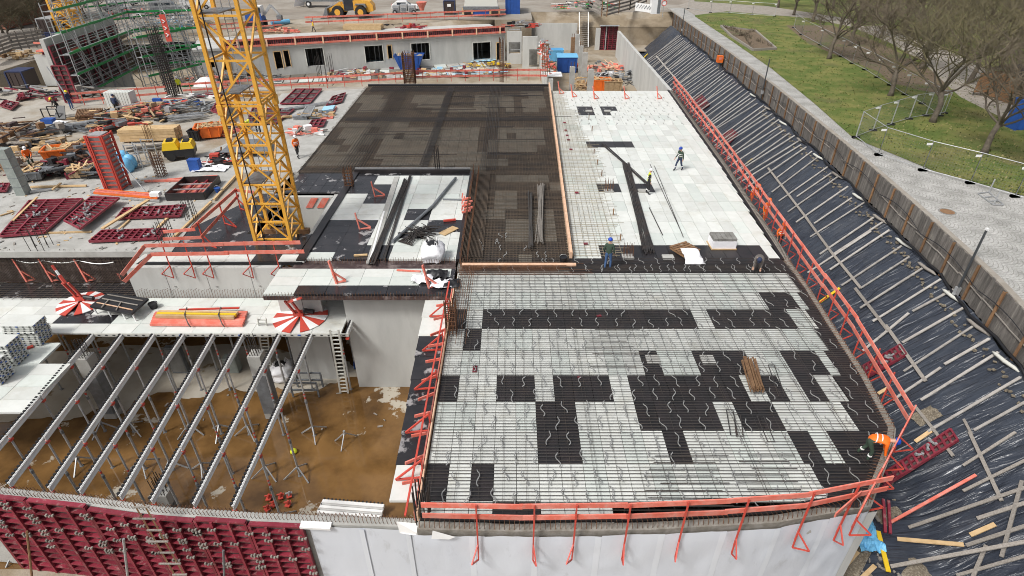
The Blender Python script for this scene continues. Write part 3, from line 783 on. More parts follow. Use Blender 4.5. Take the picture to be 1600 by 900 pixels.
mb.build('rebar_mesh', 'rebar_slab', ss, kind='stuff')
mb = MB(); mb.prism([(-2.9, 26.2), (3.1, 26.2), (3.5, 39.39), (-2.9, 39.39)], -.6, -.21); mb.build('slab_base', 'concrete_dark', ss)
for i in range(16): inst('wavy_spacer', wm[i % 3], ss, (R.uniform(-1.8, 2.6), 26.8+(i % 5)*.75, .11), R.uniform(-.3, .3))
# tall rebar cage wall beside the strip
mb = MB()
for i in range(44):
    y = 26.6+i*.3; h_ = .75+R.uniform(-.1, .12); mb.beam((-2.72, y, 0), (-2.72+R.uniform(-.04, .04), y, h_), .024, .024); mb.beam((-2.35, y+.1, 0), (-2.35, y+.1, h_-.1), .024, .024)
for z in (.2, .45, .68): mb.beam((-2.72, 26.6, z), (-2.72, 39.6, z), .02, .02); mb.beam((-2.35, 26.6, z), (-2.35, 39.6, z), .02, .02)
mb.build('beam_cage', 'rebar_rust', ss, kind='stuff')
# long pale edge boards
def single(name, label, cat, mb, m, group=None, smooth=False):
    o = mb.build(name, m, smooth=smooth); o['label'] = label; o['category'] = cat
    if group: o['group'] = group
    return o
single('edge_board', 'long pale timber edge board between the dark rebar slab and the white deck', 'board', MB().beam((XDv(27.3)-.05, 27.2, .22), (XDv(65)-.02, 65, .22), .15, .4), 'timber_pink')
single('edge_board', 'pale timber edge board laid crosswise at the front of the rebar strip', 'board', MB().beam(P(722, 414, .12), P(900, 414, .12), .2, .14), 'timber_pink')

# ---------- middle deck
mdk = thing('slab_deck', 'mixed black and white panel deck right of the yellow crane', 'slab deck', (-6, 32, -.3))
mdark = [(553, 276, 585, 305), (580, 290, 612, 315), (500, 340, 592, 420), (640, 328, 686, 348), (682, 346, 726, 358), (636, 358, 680, 376), (585, 378, 628, 390), (555, 270, 742, 277)]
y0s = [27.2+.8*i for i in range(16)]
for r0 in y0s:
    xl = lin([(27.2, -11.2), (40, -11.0)], r0); x = xl
    while x < -3.1:
        xe = min(x+1.52, -3.0); c = Q(((x+xe)/2, r0+.4, 0))
        if r0 < 39.4:
            m = 'panel_wet' if inrects(c, mdark) else R.choice(['panel_white', 'panel_white', 'panel_green'])
            panel(mdk, x, r0, xe-x, min(.8, 39.6-r0), 0, m)
        x += 1.52
for j in range(3):
    x = -12.15
    for i in range(7):
        xe = min(x+1.5, -2.95); c = (i, j)
        m = 'panel_wet' if (j == 0 and i >= 1) or (j == 1 and i in (5,)) or i == 6 else R.choice(['panel_white', 'panel_white', 'panel_green'])
        panel(mdk, x-(2-j)*.0, 23.75+j*.82, xe-x, .82, 0, m); x += 1.5
mb = MB(); mb.prism([(-11.6, 26.6), (-3.0, 26.6), (-3.0, 39.7), (-11.4, 39.7)], -.5, -.12); mb.prism([(-12.15, 23.72), (-2.95, 23.72), (-2.95, 26.58), (-12.15, 26.58)], -.32, -.12); mb.build('deck_base', 'ply_dark', mdk)
MB().beam((-11.3, 27.0, .04), (-11.2, 39.7, .04), .45, .1).build('foam_strip', 'panel_black', mdk)
MB().beam((-2.85, 27.0, .05), (-2.85, 39.7, .05), .3, .16).build('foam_strip', 'panel_black', mdk)
MB().beam((-11.3, 39.8, .1), (-3, 39.8, .1), .2, .28).build('edge_board', 'panel_black', mdk)
MB().beam((-11.3, 39.95, .27), (-3, 39.95, .27), .06, .06).build('edge_tube', 'galv', mdk)
a, b = P(620, 277, 0), P(577, 412, 0)
MB().beam((a.x, a.y, .02), (b.x, b.y, .02), .35, .06).build('concrete_line', 'concrete', mdk)
mb = MB()
for i in range(60):
    x = -12.1+i*.155; mb.beam((x, 23.72, -.3), (x, 23.70, .12+R.uniform(-.05, .1)), .016, .016)
for i in range(60):
    x = -11.0+i*.135; mb.beam((x, 26.75, 0), (x, 26.78, .3+R.uniform(-.06, .08)), .016, .016)
mb.build('starter_bars', 'rebar_rust', mdk, kind='stuff')
# wall under the middle deck, back of the pit
wl = thing('basement_wall', 'pale concrete pit wall under the middle deck with a yellow beam at its top', 'wall', (-6, 24.3, ZG))
mb = MB(); mb.box((-5.7, 24.55, -3.4), (5.6, .35, 6.3)); mb.box((-2.95, 18.5, -3.6), (.3, 11.7, 6.0)); mb.build('wall', 'concrete_wall', wl)
MB().box((-11, 25.2, -3.4), (2.2, .3, 6.3)).build('wall', 'concrete_wall', wl)
# wall between upper left slab and lower deck, with tie holes
w2 = thing('basement_wall', 'pale concrete wall with tie holes behind the red and white crane bases', 'wall', (-16, 26.7, -2))
mb = MB(); mb.box((-16.4, 26.75, -1.3), (8.2, .35, 2.3)); mb.prism([(-20.5, 26.58), (-20.2, 26.58), (-19.9, 28.3), (-20.2, 28.3)], -2.4, -.16); mb.build('wall', 'concrete_wall', w2)
for a, b in ((274, 448), (339, 448), (406, 447)):
    p = PY(a, b, 26.56); MB().lathe([(.05, 0), (.06, .03), (.02, .03)], (p.x, p.y, p.z), 8).build('tie_cone', 'concrete_dark', w2)
for a in (258, 322, 391): p = PY(a, 430, 26.57); MB().beam((p.x, 26.568, -2.1), (p.x, 26.568, -.2), .012, .012).build('formwork_seam', 'concrete_dark', w2)
mb = MB()
for i in range(58): x = -20.3+i*.14; h_ = R.uniform(.45, .6); mb.path([(x, 26.45, -2.0), (x+.02, 26.45, -2+h_), (x+.05, 26.52, -2+h_)], .011, 3)
mb.build('starter_bars', 'rebar_rust', w2, kind='stuff')
# strip of white panels behind the red guard rail
sd_ = thing('edge_deck', 'narrow strip of white panels behind the red guard rail by the crane', 'slab deck', (-16, 27.3, 0))
for i in range(6):
    m = 'panel_white' if i < 4 or i == 5 else 'panel_wet'; panel(sd_, -19.6+i*1.42, 26.95, 1.42, .78, .0, m)
MB().beam((-19.7, 26.9, -.08), (-11.2, 26.9, -.08), .14, .12).build('edge_board', 'black', sd_)
mb = MB(); mb.prism([(-19.9, 27.74), (-11.7, 27.74), (-11.6, 30.2), (-17.5, 30.2)], -.2, -.02); mb.build('foil_sheet', 'panel_wet', sd_)

# ---------- crane shaft: black foil and walls round the mast
sh = thing('crane_shaft', 'open concrete shaft with red stripes around the foot of the yellow crane', 'shaft', (-13.5, 31, -6))
mb = MB(); mb.box((-11.75, 34.2, -1.6), (.25, 9.2, 2.9)); mb.box((-13.6, 35.9, -1.6), (3.4, .3, 2.9)); mb.build('wall', 'concrete_wall', sh)
mb = MB()
for i in range(3): x = -13.8+i*.75; mb.hexa([(x, 35.7, -.9), (x+.45, 35.7, -.9), (x+.45, 35.74, -.9), (x, 35.74, -.9)], [(x+.5, 35.7, -.2), (x+.95, 35.7, -.2), (x+.95, 35.74, -.2), (x+.5, 35.74, -.2)])
mb.build('red_stripe', 'red_paint', sh)
dk = MB()
for i in range(5):
    for j in range(3): panel(sh, -15.2+i*.78, 36.2+j*1.15, .78, 1.15, 0, 'panel_wet')
mb = MB(); mb.prism([(-20.2, 28.4), (-15.4, 30.2), (-15.4, 36.1), (-16.6, 36.1)], -.3, -.04); mb.build('foil_sheet', 'panel_wet', sh)
MB().box((-13.4, 32, -3.2), (5.5, 8.2, .3)).build('shaft_floor', 'concrete_dark', sh)

# ---------- lower deck on props
ZD = -2.0
ld = thing('slab_deck', 'lower white panel deck on steel beams and props at the left', 'slab deck', (-15, 25, ZD))
ldark = [(-100, 425, 214, 469), (100, 468, 160, 512), (-60, 455, 40, 467), (150, 462, 175, 480)]
for j in range(8):
    y0 = 23.3+j*.79
    x = -10-1.495*14-.0
    for i in range(16):
        xx = -30.95+i*1.495
        if j > 3 and xx > -20.5: continue
        c = Q((xx+.75, y0+.4, ZD)); m = 'panel_wet' if inrects(c, ldark) else R.choice(['panel_white', 'panel_white', 'panel_green'])
        if xx+1.4 > -8.0: continue
        if y0 > 28.0: continue
        panel(ld, xx, y0, 1.495, min(.79, 28.2-y0), ZD, m)
for j in range(10):
    y0 = 23.3-.79*(j+1)
    for i in range(8):
        xx = -30.95+i*1.495
        lim = -20.5 if j < 3 else (-19.2 if False else -20.5)
        c = Q((xx+.75, y0+.4, ZD))
        if xx+1.495 > lim+.2 and not (j == 0 and xx < -20): continue
        if c[1] > 640 or c[0]+24 > (102 if c[1] < 560 else 118-(c[1]-562)*.7): continue
        panel(ld, xx, y0, 1.495, .79, ZD, R.choice(['panel_white', 'panel_green', 'panel_white']))
MB().box((-14.6, 23.26, ZD-.10), (12.9, .05, .16)).build('edge_trim', 'panel_edge', ld)
em = MB().box((0, 0, 0), (.12, .02, .05)).mesh('edge_clip', 'black'); bm = MB().box((0, 0, 0), (.16, .02, .06)).mesh('edge_clip', 'blue')
for i in range(34): inst('edge_clip', bm if i % 8 == 3 else em, ld, (-20.6+i*.37, 23.225, ZD-.09))
# rear face of the left slab
mb = MB(); mb.prism([(-34, 28.25), (-20.3, 28.25), (-20.3, 28.5), (-34, 28.5)], ZD-.1, -.1); mb.build('edge_face', 'ply_dark', ld)
mb = MB()
for i in range(150): x = -33+i*.085; mb.beam((x, 28.2, ZD), (x+R.uniform(-.05, .05), 28.2, R.uniform(-.2, .1)), .018, .018)
for i in range(9): mb.beam((-33, 28.17, ZD+.15+i*.2), (-20.3, 28.17, ZD+.15+i*.2), .016, .016)
for i in range(9): mb.beam((-33, 26.3+i*.2, ZD+.06), (-20.5, 26.3+i*.2, ZD+.06), .012, .012)
for i in range(26): mb.beam((-32.8+i*.48, 26.2, ZD+.05), (-32.6+i*.48, 28.1, ZD+.05), .012, .012)
mb.build('rebar_mesh', 'rebar_slab', ld, kind='stuff')

# steel beams from the deck to the front wall
def YW(x): return lin([(-30, 15.2), (-18.5, 14.0), (-15.5, 13.66), (-12.4, 13.2), (-8.9, 12.95), (-2.5, 12.65)], x)
tooth = MB().box((0, 0, 0), (.03, .05, .06)).mesh('tooth', 'black')
bx = [(-19.45, -18.5), (-17.85, -16.9), (-16.38, -15.7), (-14.88, -14.1), (-13.41, -12.87), (-11.6, -11.3), (-10.0, -9.86), (-20.9, -20.1), (-8.25, -8.25)]
lab = ['third', 'fourth', 'fifth', 'sixth', 'seventh', 'eighth', 'rightmost', 'second']
BE = []
for i, (xa, xb) in enumerate(bx):
    far_y, near_y = 23.25, YW(xb)+.12
    if i == 8: far_y, near_y = 26.0, 23.25
    lb = ('white perforated deck beam spanning the flooded pit, %s from the left' % lab[i]) if i < 8 else 'short white deck beam along the right end of the lower deck'
    t = thing('deck_beam', lb, 'beam', (xa, far_y, ZD-.3), 'deck beams over the pit' if i < 8 else None)
    n_ = 4 if i < 8 else 1
    for s in range(n_):
        y1 = far_y+(near_y-far_y)*s/n_; y2 = far_y+(near_y-far_y)*(s+1)/n_-(-.06)
        x1 = xa+(xb-xa)*s/n_; x2 = xa+(xb-xa)*(s+1)/n_
        mb = MB(); mb.beam((x1, y1, ZD-.14), (x2, y2, ZD-.14), .035, .26); mb.beam((x1, y1, ZD-.04), (x2, y2, ZD-.04), .09, .025); mb.beam((x1, y1, ZD-.26), (x2, y2, ZD-.26), .09, .025)
        mb.build('beam_web', 'beam_white', t)
        mb = MB(); nt_ = int((y1-y2)/.16)
        for q in range(nt_):
            f = (q+.5)/nt_; mb.box((x1+(x2-x1)*f-.07, y1+(y2-y1)*f, ZD-.005), (.08, .085, .07)); 
        mb.beam((x1-.07, y1, ZD-.06), (x2-.07, y2, ZD-.06), .03, .06)
        mb.build('tooth_rail', 'black', t, kind='stuff')
        MB().box((x2, y2, ZD-.33), (.16, .16, .1)).build('drop_head', 'red_steel', t)
        if i < 8: BE.append((x2, y2+.12, i, s))
# props
def make_prop():
    t = thing('steel_prop', '', 'prop'); H = -ZG-.36+ZD
    MB().tube((0, 0, 0), (0, 0, H*.55), .052, 7).build('outer_tube', 'galv', t)
    MB().tube((0, 0, H*.55), (0, 0, H), .041, 7).build('inner_tube', 'galv', t)
    mb = MB(); mb.tube((0, 0, H*.53), (0, 0, H*.57), .065, 8); mb.build('collar_nut', 'steel_grey', t)
    mb = MB(); mb.tube((0, 0, H*.60), (0, 0, H*.63), .045, 7); mb.tube((0, 0, H*.66), (0, 0, H*.68), .045, 7); mb.build('red_band', 'red_steel', t)
    MB().box((0, 0, .01), (.16, .16, .02)).build('base_plate', 'steel_grey', t)
    return t
def make_tripod(t):
    for k in range(3):
        a = k*2.094+.5
        mb = MB(); mb.beam((0, 0, .62), (math.cos(a)*.7, math.sin(a)*.7, .02), .045, .06); mb.build('leg', 'galv', t)
    MB().tube((0, 0, .45), (0, 0, .6), .065, 8).build('clamp', 'steel_grey', t)
pp = make_prop(); pt = make_prop(); make_tripod(pt)
pp.hide_render = False
used = {}
cnt = 0
beamword = ['third', 'fourth', 'fifth', 'sixth', 'seventh', 'eighth', 'rightmost', 'second']
secw = ['farthest', 'second farthest', 'second nearest', 'nearest']
for (x, y, i, s) in BE:
    tri = (i+s) % 4 != 1 or s == 3
    src = pt if tri else pp
    lb = 'grey steel prop %sunder the %s deck beam, %s to the camera' % ('with tripod ' if tri else '', beamword[i] if i != 6 else 'rightmost', secw[s])
    if s == 0: lb = lb.replace(' to the camera', ' from the camera')
    if s == 1: lb = lb.replace(' to the camera', ' from the camera')
    key = tri
    if key not in used: o = src; used[key] = 1; o['label'] = lb
    else: o = copy_tree(src, None, lb)
    o['group'] = 'steel props in the pit'; o.location = (x, y-.1, ZG-.06); o.rotation_euler.z = R.uniform(0, 6)
# more props under the deck
k = 0
for gx in (-25, -23.5, -22, -18.6, -17.1, -15.6, -14.1, -12.6, -11.1, -9.0):
    for gy in (24.2, 25.9):
        k += 1
        o = copy_tree(pp, None, 'slim prop in the shade under the lower deck, %s row, %s' % ('front' if gy < 25 else 'rear', nth((k+1)//2)+' from the left')); o['group'] = 'props under the lower deck'; o.location = (gx+R.uniform(-.1, .1), gy+R.uniform(-.1, .1), ZG-.06)
# lone props and tripods on the wet floor
for (a, b, lb, src) in ((637, 568, 'steel prop with tripod standing against the pale pit wall', pt), (697-60, 520, '', None)):
    if src: o = copy_tree(src, None, lb); o['group'] = ''; del o['group']; p = P(a, b, ZG); o.location = (p.x, p.y, ZG-.06)
def tripod(px, py, lb):
    p = P(px, py, ZG); t = thing('tripod_stand', lb, 'tripod', (p.x, p.y, ZG-.06))
    for k in range(3):
        a = k*2.094+R.uniform(0, 1); MB().beam(p+V(0, 0, .62), p+V(math.cos(a)*.6, math.sin(a)*.6, -.04), .04, .05).build('leg', 'galv', t)
    MB().tube(p+V(0, 0, .5), p+V(0, 0, .75), .06, 7).build('clamp', 'galv', t)
tripod(541, 690, 'grey tripod stand alone on the brown wet floor, right of the beams')
# front-left wall
fl = thing('basement_wall', 'front-left pit wall with rebar stubs along its top', 'wall', (-12, 13, ZG))
mb = MB(); xs = [-30, -24, -18.5, -15.5, -12.4, -8.9, -5.5, -1.6]
for a, b in zip(xs, xs[1:]): mb.hexa([(a, YW(a)-.3, ZG), (b, YW(b)-.3, ZG), (b, YW(b)+.05, ZG), (a, YW(a)+.05, ZG)], [(a, YW(a)-.3, ZD-.12), (b, YW(b)-.3, ZD-.12), (b, YW(b)+.05, ZD-.12), (a, YW(a)+.05, ZD-.12)])
mb.build('wall', 'concrete', fl)
mb = MB(); x = -24
while x < -2.5:
    h_ = R.uniform(.16, .26); y = YW(x)
    mb.path([(x, y-.2, ZD-.12), (x-.03, y-.2, ZD-.12+h_), (x-.02, y+.0, ZD-.1+h_), (x+.02, y+.02, ZD-.14)], .012, 3); x += .14
mb.build('starter_bars', 'rebar_rust', fl, kind='stuff')
for i, (a, b) in enumerate(((-7.0, -5.1), (-5.1, -3.5), (-3.5, -1.6))):
    mb = MB()
    def mf(u, v, a=a, b=b):
        x = a+(b-a)*u; z = ZG+(ZD-.2-ZG)*v; return V(x, YW(x)-.34-.02*noise.noise(V(x*1.3, z, 9)), z)
    mb.grid(mf, 8, 14); mb.build('membrane_sheet', 'membrane', fl, smooth=True)
    mb = MB(); mb.grid(lambda u, v, b=b: V(b-.15+.17*u, YW(b)-.38, ZG+(ZD-.22-ZG)*v), 2, 4); mb.build('seam_tape', 'membrane_seam', fl)
mb = MB(); mb.slab([(-7.25, YW(-7)-.5, ZD-.05), (-6.2, YW(-6.2)-.5, ZD-.09), (-6.2, YW(-6.2)-.25, ZD-.06), (-7.25, YW(-7)-.25, ZD-.03)], .1); mb.build('membrane_fold', 'white', fl)
mb = MB(); fq = [PY(620, 815, 12.1), PY(655, 818, 11.9), PY(662, 838, 11.6), PY(625, 832, 12.1)]; mb.slab(fq, .02); fq = [PY(676, 829, 10.62), PY(712, 839, 10.6), PY(702, 843, 10.58), PY(674, 842, 10.6)]; mb.add(fq, [(0, 1, 2, 3)]); mb.build('membrane_flap', 'white', fl)

# strip deck left of the near slab, hung below its edge
sk = thing('edge_deck', 'narrow black and white panel strip along the left edge of the near slab', 'slab deck', (-3.5, 18, -.3))
for j, m in enumerate(['panel_white', 'panel_wet', 'panel_wet', 'panel_wet', 'panel_wet', 'panel_wet', 'panel_white', 'panel_white']):
    y0 = 12.1+1.45*j; xl = lin([(12, -3.95), (24, -4.3)], y0); panel(sk, xl, y0, -2.95-xl, 1.45, -.3, m)
MB().beam((-2.9, 11.3, -.02), (-2.85, 24.0, -.02), .05, .42).build('edge_board', 'timber_pink', sk)
MB().beam((-2.98, 11.3, -.02), (-2.93, 24.0, -.02), .05, .40).build('edge_board', 'red_paint', sk)

# left concrete slab
ls = [P(-330, 395), P(268, 393), P(326, 317), P(371, 270), P(466, 268), P(572, 138), P(440, 146), P(395, 205), P(300, 248), P(190, 268), P(40, 288), P(-200, 320)]
mb = MB(); mb.prism([(p.x, p.y) for p in ls], -.35, 0); o = mb.build('concrete_slab', 'concrete'); o['label'] = 'grey concrete slab at left strewn with red formwork panels'; o['category'] = 'slab'

dry = [(-40, 668), (60, 652), (110, 660), (150, 640), (190, 648), (215, 625), (250, 612), (290, 622), (330, 618), (365, 605), (400, 612), (435, 603), (460, 614), (505, 606), (535, 592), (562, 584), (545, 566), (400, 540), (200, 540), (-40, 560)]
mb = MB(); pts = [P(a, b, ZG-.06) for a, b in dry]; out = []
for a, b in zip(pts, pts[1:]+pts[:1]):
    for k in range(8):
        c = a.lerp(b, k/8); out.append((c.x+.35*noise.noise(V(c.x*1.3, c.y*1.3, 1)), c.y+.35*noise.noise(V(c.x*1.3, c.y*1.3, 6))))
mb.add([(x, y, ZG-.056) for x, y in out], [tuple(range(len(out)))]); o = mb.build('pit_floor', 'dry_floor'); struct(o)
# ================================================================ GUARD RAILS
def board_run(t, a, b, z, w=.04, h=.16, seg=3.2, m='red_paint', za=None):
    a = Vector(a); b = Vector(b); d = b-a; L_ = d.length; n_ = max(1, round(L_/seg))
    for i in range(n_):
        p = a+d*(i/n_)-(d/L_)*(.12 if i else 0); q = a+d*((i+1)/n_)+(d/L_)*.1
        o = .022*(i % 2); nn = Vector((-d.y, d.x, 0)).normalized()*o
        MB().beam(p+nn+V(0, 0, R.uniform(-.02, .02)), q+nn+V(0, 0, R.uniform(-.02, .02)), w, h).build('board', m, t)
def guard_post(t, p, nrm, zt, zb, tri=True, lean=.0, r=.03):
    """post standing off a wall face at p (xy), nrm points away from the slab"""
    p = Vector((p[0], p[1], 0)); n_ = Vector((nrm[0], nrm[1], 0)).normalized()
    mb = MB(); mb.beam(p+n_*lean+V(0, 0, zt), p+V(0, 0, zb+.35), .045, .045)
    if tri:
        a = p+V(0, 0, zb+.75); b = p+n_*.02+V(0, 0, zb); c = p+n_*.5+V(0, 0, zb+.46)
        mb.beam(a, c, .04, .04); mb.beam(c, b, .04, .04); mb.beam(a, b, .04, .04)
    o = mb.build('post', 'red_steel', t)
    return o
# front rail
t = thing('guard_rail', 'red board guard rail along the front edge of the near slab', 'guard rail', (4, 10.6, 0))
def GF(x): return YF(x)-.47
xs = [-2.6, .2, 3.2, 6.2, 8.6, 11.3]
for z in (1.36, .86):
    for a, b in zip(xs, xs[1:]): board_run(t, (a, GF(a)+.05, z), (b, GF(b)+.05, z), z, h=.19, seg=3)
for px, py in ((744, 797), (835, 797), (901, 796), (985, 794), (1075, 790), (1169, 787), (1270, 783), (1337, 780)):
    p = PY(px, py, GF(PY(px, py, 10.6).x)); a = R.uniform(-.5, .5); guard_post(t, (p.x, GF(p.x)), (math.sin(a), -math.cos(a)), 1.45, -1.12)
# right rail
t = thing('guard_rail', 'long double red guard rail along the right slab edge above the black tarp', 'guard rail', (14, 30, 0))
pts = [(XR(y)+.5, y) for y in (64.5, 52, 41, 34, 27, 20.2)]+[tuple(P(1424, 636, 1.1).xy)]
for z in (1.12, .62):
    for a, b in zip(pts, pts[1:]): board_run(t, (*a, z), (*b, z), z, h=.17, seg=4)
y = 16.6
while y < 64:
    p = (XR(y)+.46, y); guard_post(t, p, (1.25, R.uniform(-.5, .2)), 1.2, -.62); y += 1.42
t = thing('guard_rail', 'short red guard rail cutting across the right front corner of the near slab', 'guard rail', (13, 13.5, 0))
c0 = P(1428, 640, 1.12).xy; c1 = P(1352, 783, 1.25).xy
for z in (1.25, .72): board_run(t, (*c0, z), (*c1, z), z, h=.17, seg=5)
for k in range(5):
    p = c0.lerp(c1, (k+.3)/4.6); guard_post(t, p, (1, -.55+R.uniform(-.5, .5)), 1.35, -.7)
MB().beam(P(1305, 805, .9), P(1345, 770, 1.0), .04, .2).build('board', 'red_paint', t)
# left edge of the near slab
t = thing('guard_rail', 'leaning red pole rail with brackets along the left edge of the near slab', 'guard rail', (-3.2, 17, -.3))
MB().beam(P(702, 440, .75), P(633, 806, .3), .06, .07).build('pole', 'red_steel', t)
for px, py in ((694, 492), (681, 545), (668, 605), (655, 672), (643, 745)):
    p = P(px, py, -.2); p.x = -3.25
    mb = MB(); mb.beam((p.x+.3, p.y, -.25), (p.x+.3, p.y, .7), .05, .05); mb.beam((p.x+.3, p.y, .6), (p.x-.6, p.y-.1, -.22), .06, .06); mb.beam((p.x-.6, p.y-.1, -.22), (p.x+.3, p.y, -.22), .06, .06); mb.build('bracket', 'red_steel', t)
for i in range(11):
    y = 12.6+i*1.02; a = R.uniform(-.3, .2); MB().beam((-2.95, y, .1), (-3.55, y-.2+a, .05+R.uniform(0, .15)), .05, .12).build('board', 'red_paint', t)
# by the crane
t = thing('guard_rail', 'red guard rail in front of the yellow crane foot above the concrete wall', 'guard rail', (-16, 26.5, -.5))
zz = (1.42, .82)
for k, z in enumerate(zz):
    a = PY(226 if k == 0 else 236, 384 if k == 0 else 398, 26.4); b = PY(466 if k == 0 else 472, 379 if k == 0 else 393, 26.4); board_run(t, a, b, z, h=.2, seg=3.4)
    c = P(192 if k == 0 else 196, 428 if k == 0 else 438, .2-.5*k); board_run(t, a, c, z, h=.2, seg=5)
for px in (253, 288, 318, 382, 427):
    p = PY(px, 386, 26.42); guard_post(t, (p.x, 26.5), (-.7, -.7), 1.45, -.75)
# along the crane shaft
t = thing('guard_rail', 'red guard rail running diagonally past the rectangular formwork toward the crane', 'guard rail', P(330, 340))
for k, (a, b) in enumerate((((300, 357), (368, 297)), ((314, 371), (372, 306)))):
    board_run(t, P(*a, 1.2-.5*k), P(*b, 1.2-.5*k), 0, h=.2, seg=9)
board_run(t, P(255, 362, 1.15), P(302, 359, 1.15), 0, h=.18); board_run(t, P(255, 374, .65), P(314, 371, .65), 0, h=.18)
board_run(t, P(368, 297, 1.2), P(395, 300, 1.2), 0, h=.18)
for a in ((312, 358), (345, 327), (370, 305)):
    p = P(*a, .9); mb = MB(); mb.beam((p.x, p.y, 1.3), (p.x, p.y, -.1), .06, .06); mb.beam((p.x, p.y, .6), (p.x+.9, p.y-.5, -.05), .06, .06); mb.beam((p.x, p.y, .0), (p.x+.9, p.y-.5, -.02), .05, .05); mb.build('post', 'red_steel', t)
# far rails on the edge of the left slab and dark slab
def far_rail(lb, p0, p1, z=(1.15, .55), n_=5, h=.2):
    t = thing('guard_rail', lb, 'guard rail', p0)
    for q in z: board_run(t, p0+V(0, 0, q), p1+V(0, 0, q), 0, h=h, seg=4)
    for k in range(n_):
        p = p0.lerp(p1, (k+.5)/n_); MB().beam(p, p+V(0, 0, 1.3), .05, .05).build('post', 'red_steel', t)
far_rail('red guard rail in front of the green scaffold, beside the white panel stack', P(118, 166), P(262, 154))
far_rail('red guard rail behind the crane mast beside the pale round tent', P(288, 150), P(412, 142))
far_rail('red guard rail left of the rusty column cage above the dark slab', P(414, 143), P(632, 131), n_=8)
far_rail('red guard rail right of the rusty column cage above the dark slab', P(650, 128), P(782, 126), n_=6)
far_rail('red guard rail at the far right end of the dark slab', P(782, 126), P(853, 126), n_=4)
far_rail('far red guard rail behind the building roof, below the wheel loader', P(478, 40, .6), P(790, 27, .6), n_=14, z=(1.2, .5), h=.25)
far_rail('red guard rail on the yard behind the crane, left of the yellow worker', P(330, 52, .3), P(440, 44, .3), n_=5, z=(1.2, .5))

# loose red stanchions on decks
def stanchion(lb, px, py, z, flip=1, h=1.15, g='red edge stanchions'):
    p = P(px, py, z); t = thing('stanchion', lb, 'stanchion', p, g)
    MB().beam(p+V(0, 0, 0), p+V(-.12*flip, .05, h*.62), .14, .10).build('foot', 'red_paint', t)
    MB().beam(p+V(-.12*flip, .05, h*.60), p+V(-.25*flip, .1, h*1.25), .12, .08).build('arm', 'red_paint', t)
    mb = MB(); mb.beam(p+V(-.1*flip, .05, h*.6), p+V(.42*flip, .12, .12), .10, .07); mb.beam(p+V(.42*flip, .12, .1), p+V(.05*flip, .02, .06), .09, .07); mb.build('brace', 'red_paint', t)
for i, (a, b) in enumerate(((43, 440), (83, 440), (137, 440), (191, 438))): stanchion('red stanchion with barrier tape at the left slab edge, %s from the left' % nth(i+1), a, b, ZD)
stanchion('red stanchion on the white strip above the lower crane base', 527, 443, 0, h=1.0)
stanchion('red stanchion beside the torn white bag', 671, 450, 0, h=1.0)
for i, (a, b) in enumerate(((875, 147), (895, 152), (929, 155), (977, 155), (1028, 155))): stanchion('red stanchion on the far edge of the white deck, %s from the left' % nth(i+1), a, b, 0, h=1.0)
def corner_bracket(lb, px, py):
    p = P(px, py); t = thing('rail_bracket', lb, 'bracket', p)
    MB().beam(p, p+V(-.15, .1, 1.0), .1, .07).build('upright', 'red_paint', t); MB().beam(p+V(-.1, .1, .6), p+V(.62, .15, .06), .1, .07).build('brace', 'red_paint', t); MB().beam(p, p+V(.65, .1, .04), .1, .07).build('foot', 'red_paint', t)
corner_bracket('triangular red bracket on black panels near the far edge of the middle deck', 586, 307)
corner_bracket('triangular red bracket on wet black panels in front of the white patch', 562, 358)
# barrier tape
mb = MB()
for (a, b) in (((43, 405), (83, 405)), ((83, 405), (137, 405)), ((137, 405), (191, 408))):
    p, q = P(a[0], a[1]+34, ZD)+V(0, 0, 1.35), P(b[0], b[1]+34, ZD)+V(0, 0, 1.35); pts = [p.lerp(q, k/8)+V(0, 0, -.16*math.sin(math.pi*k/8)) for k in range(9)]
    mb.path(pts, .03, 4)
single('barrier_tape', 'red and white barrier tape sagging between the red stanchions at the left', 'tape', mb, 'reflect')

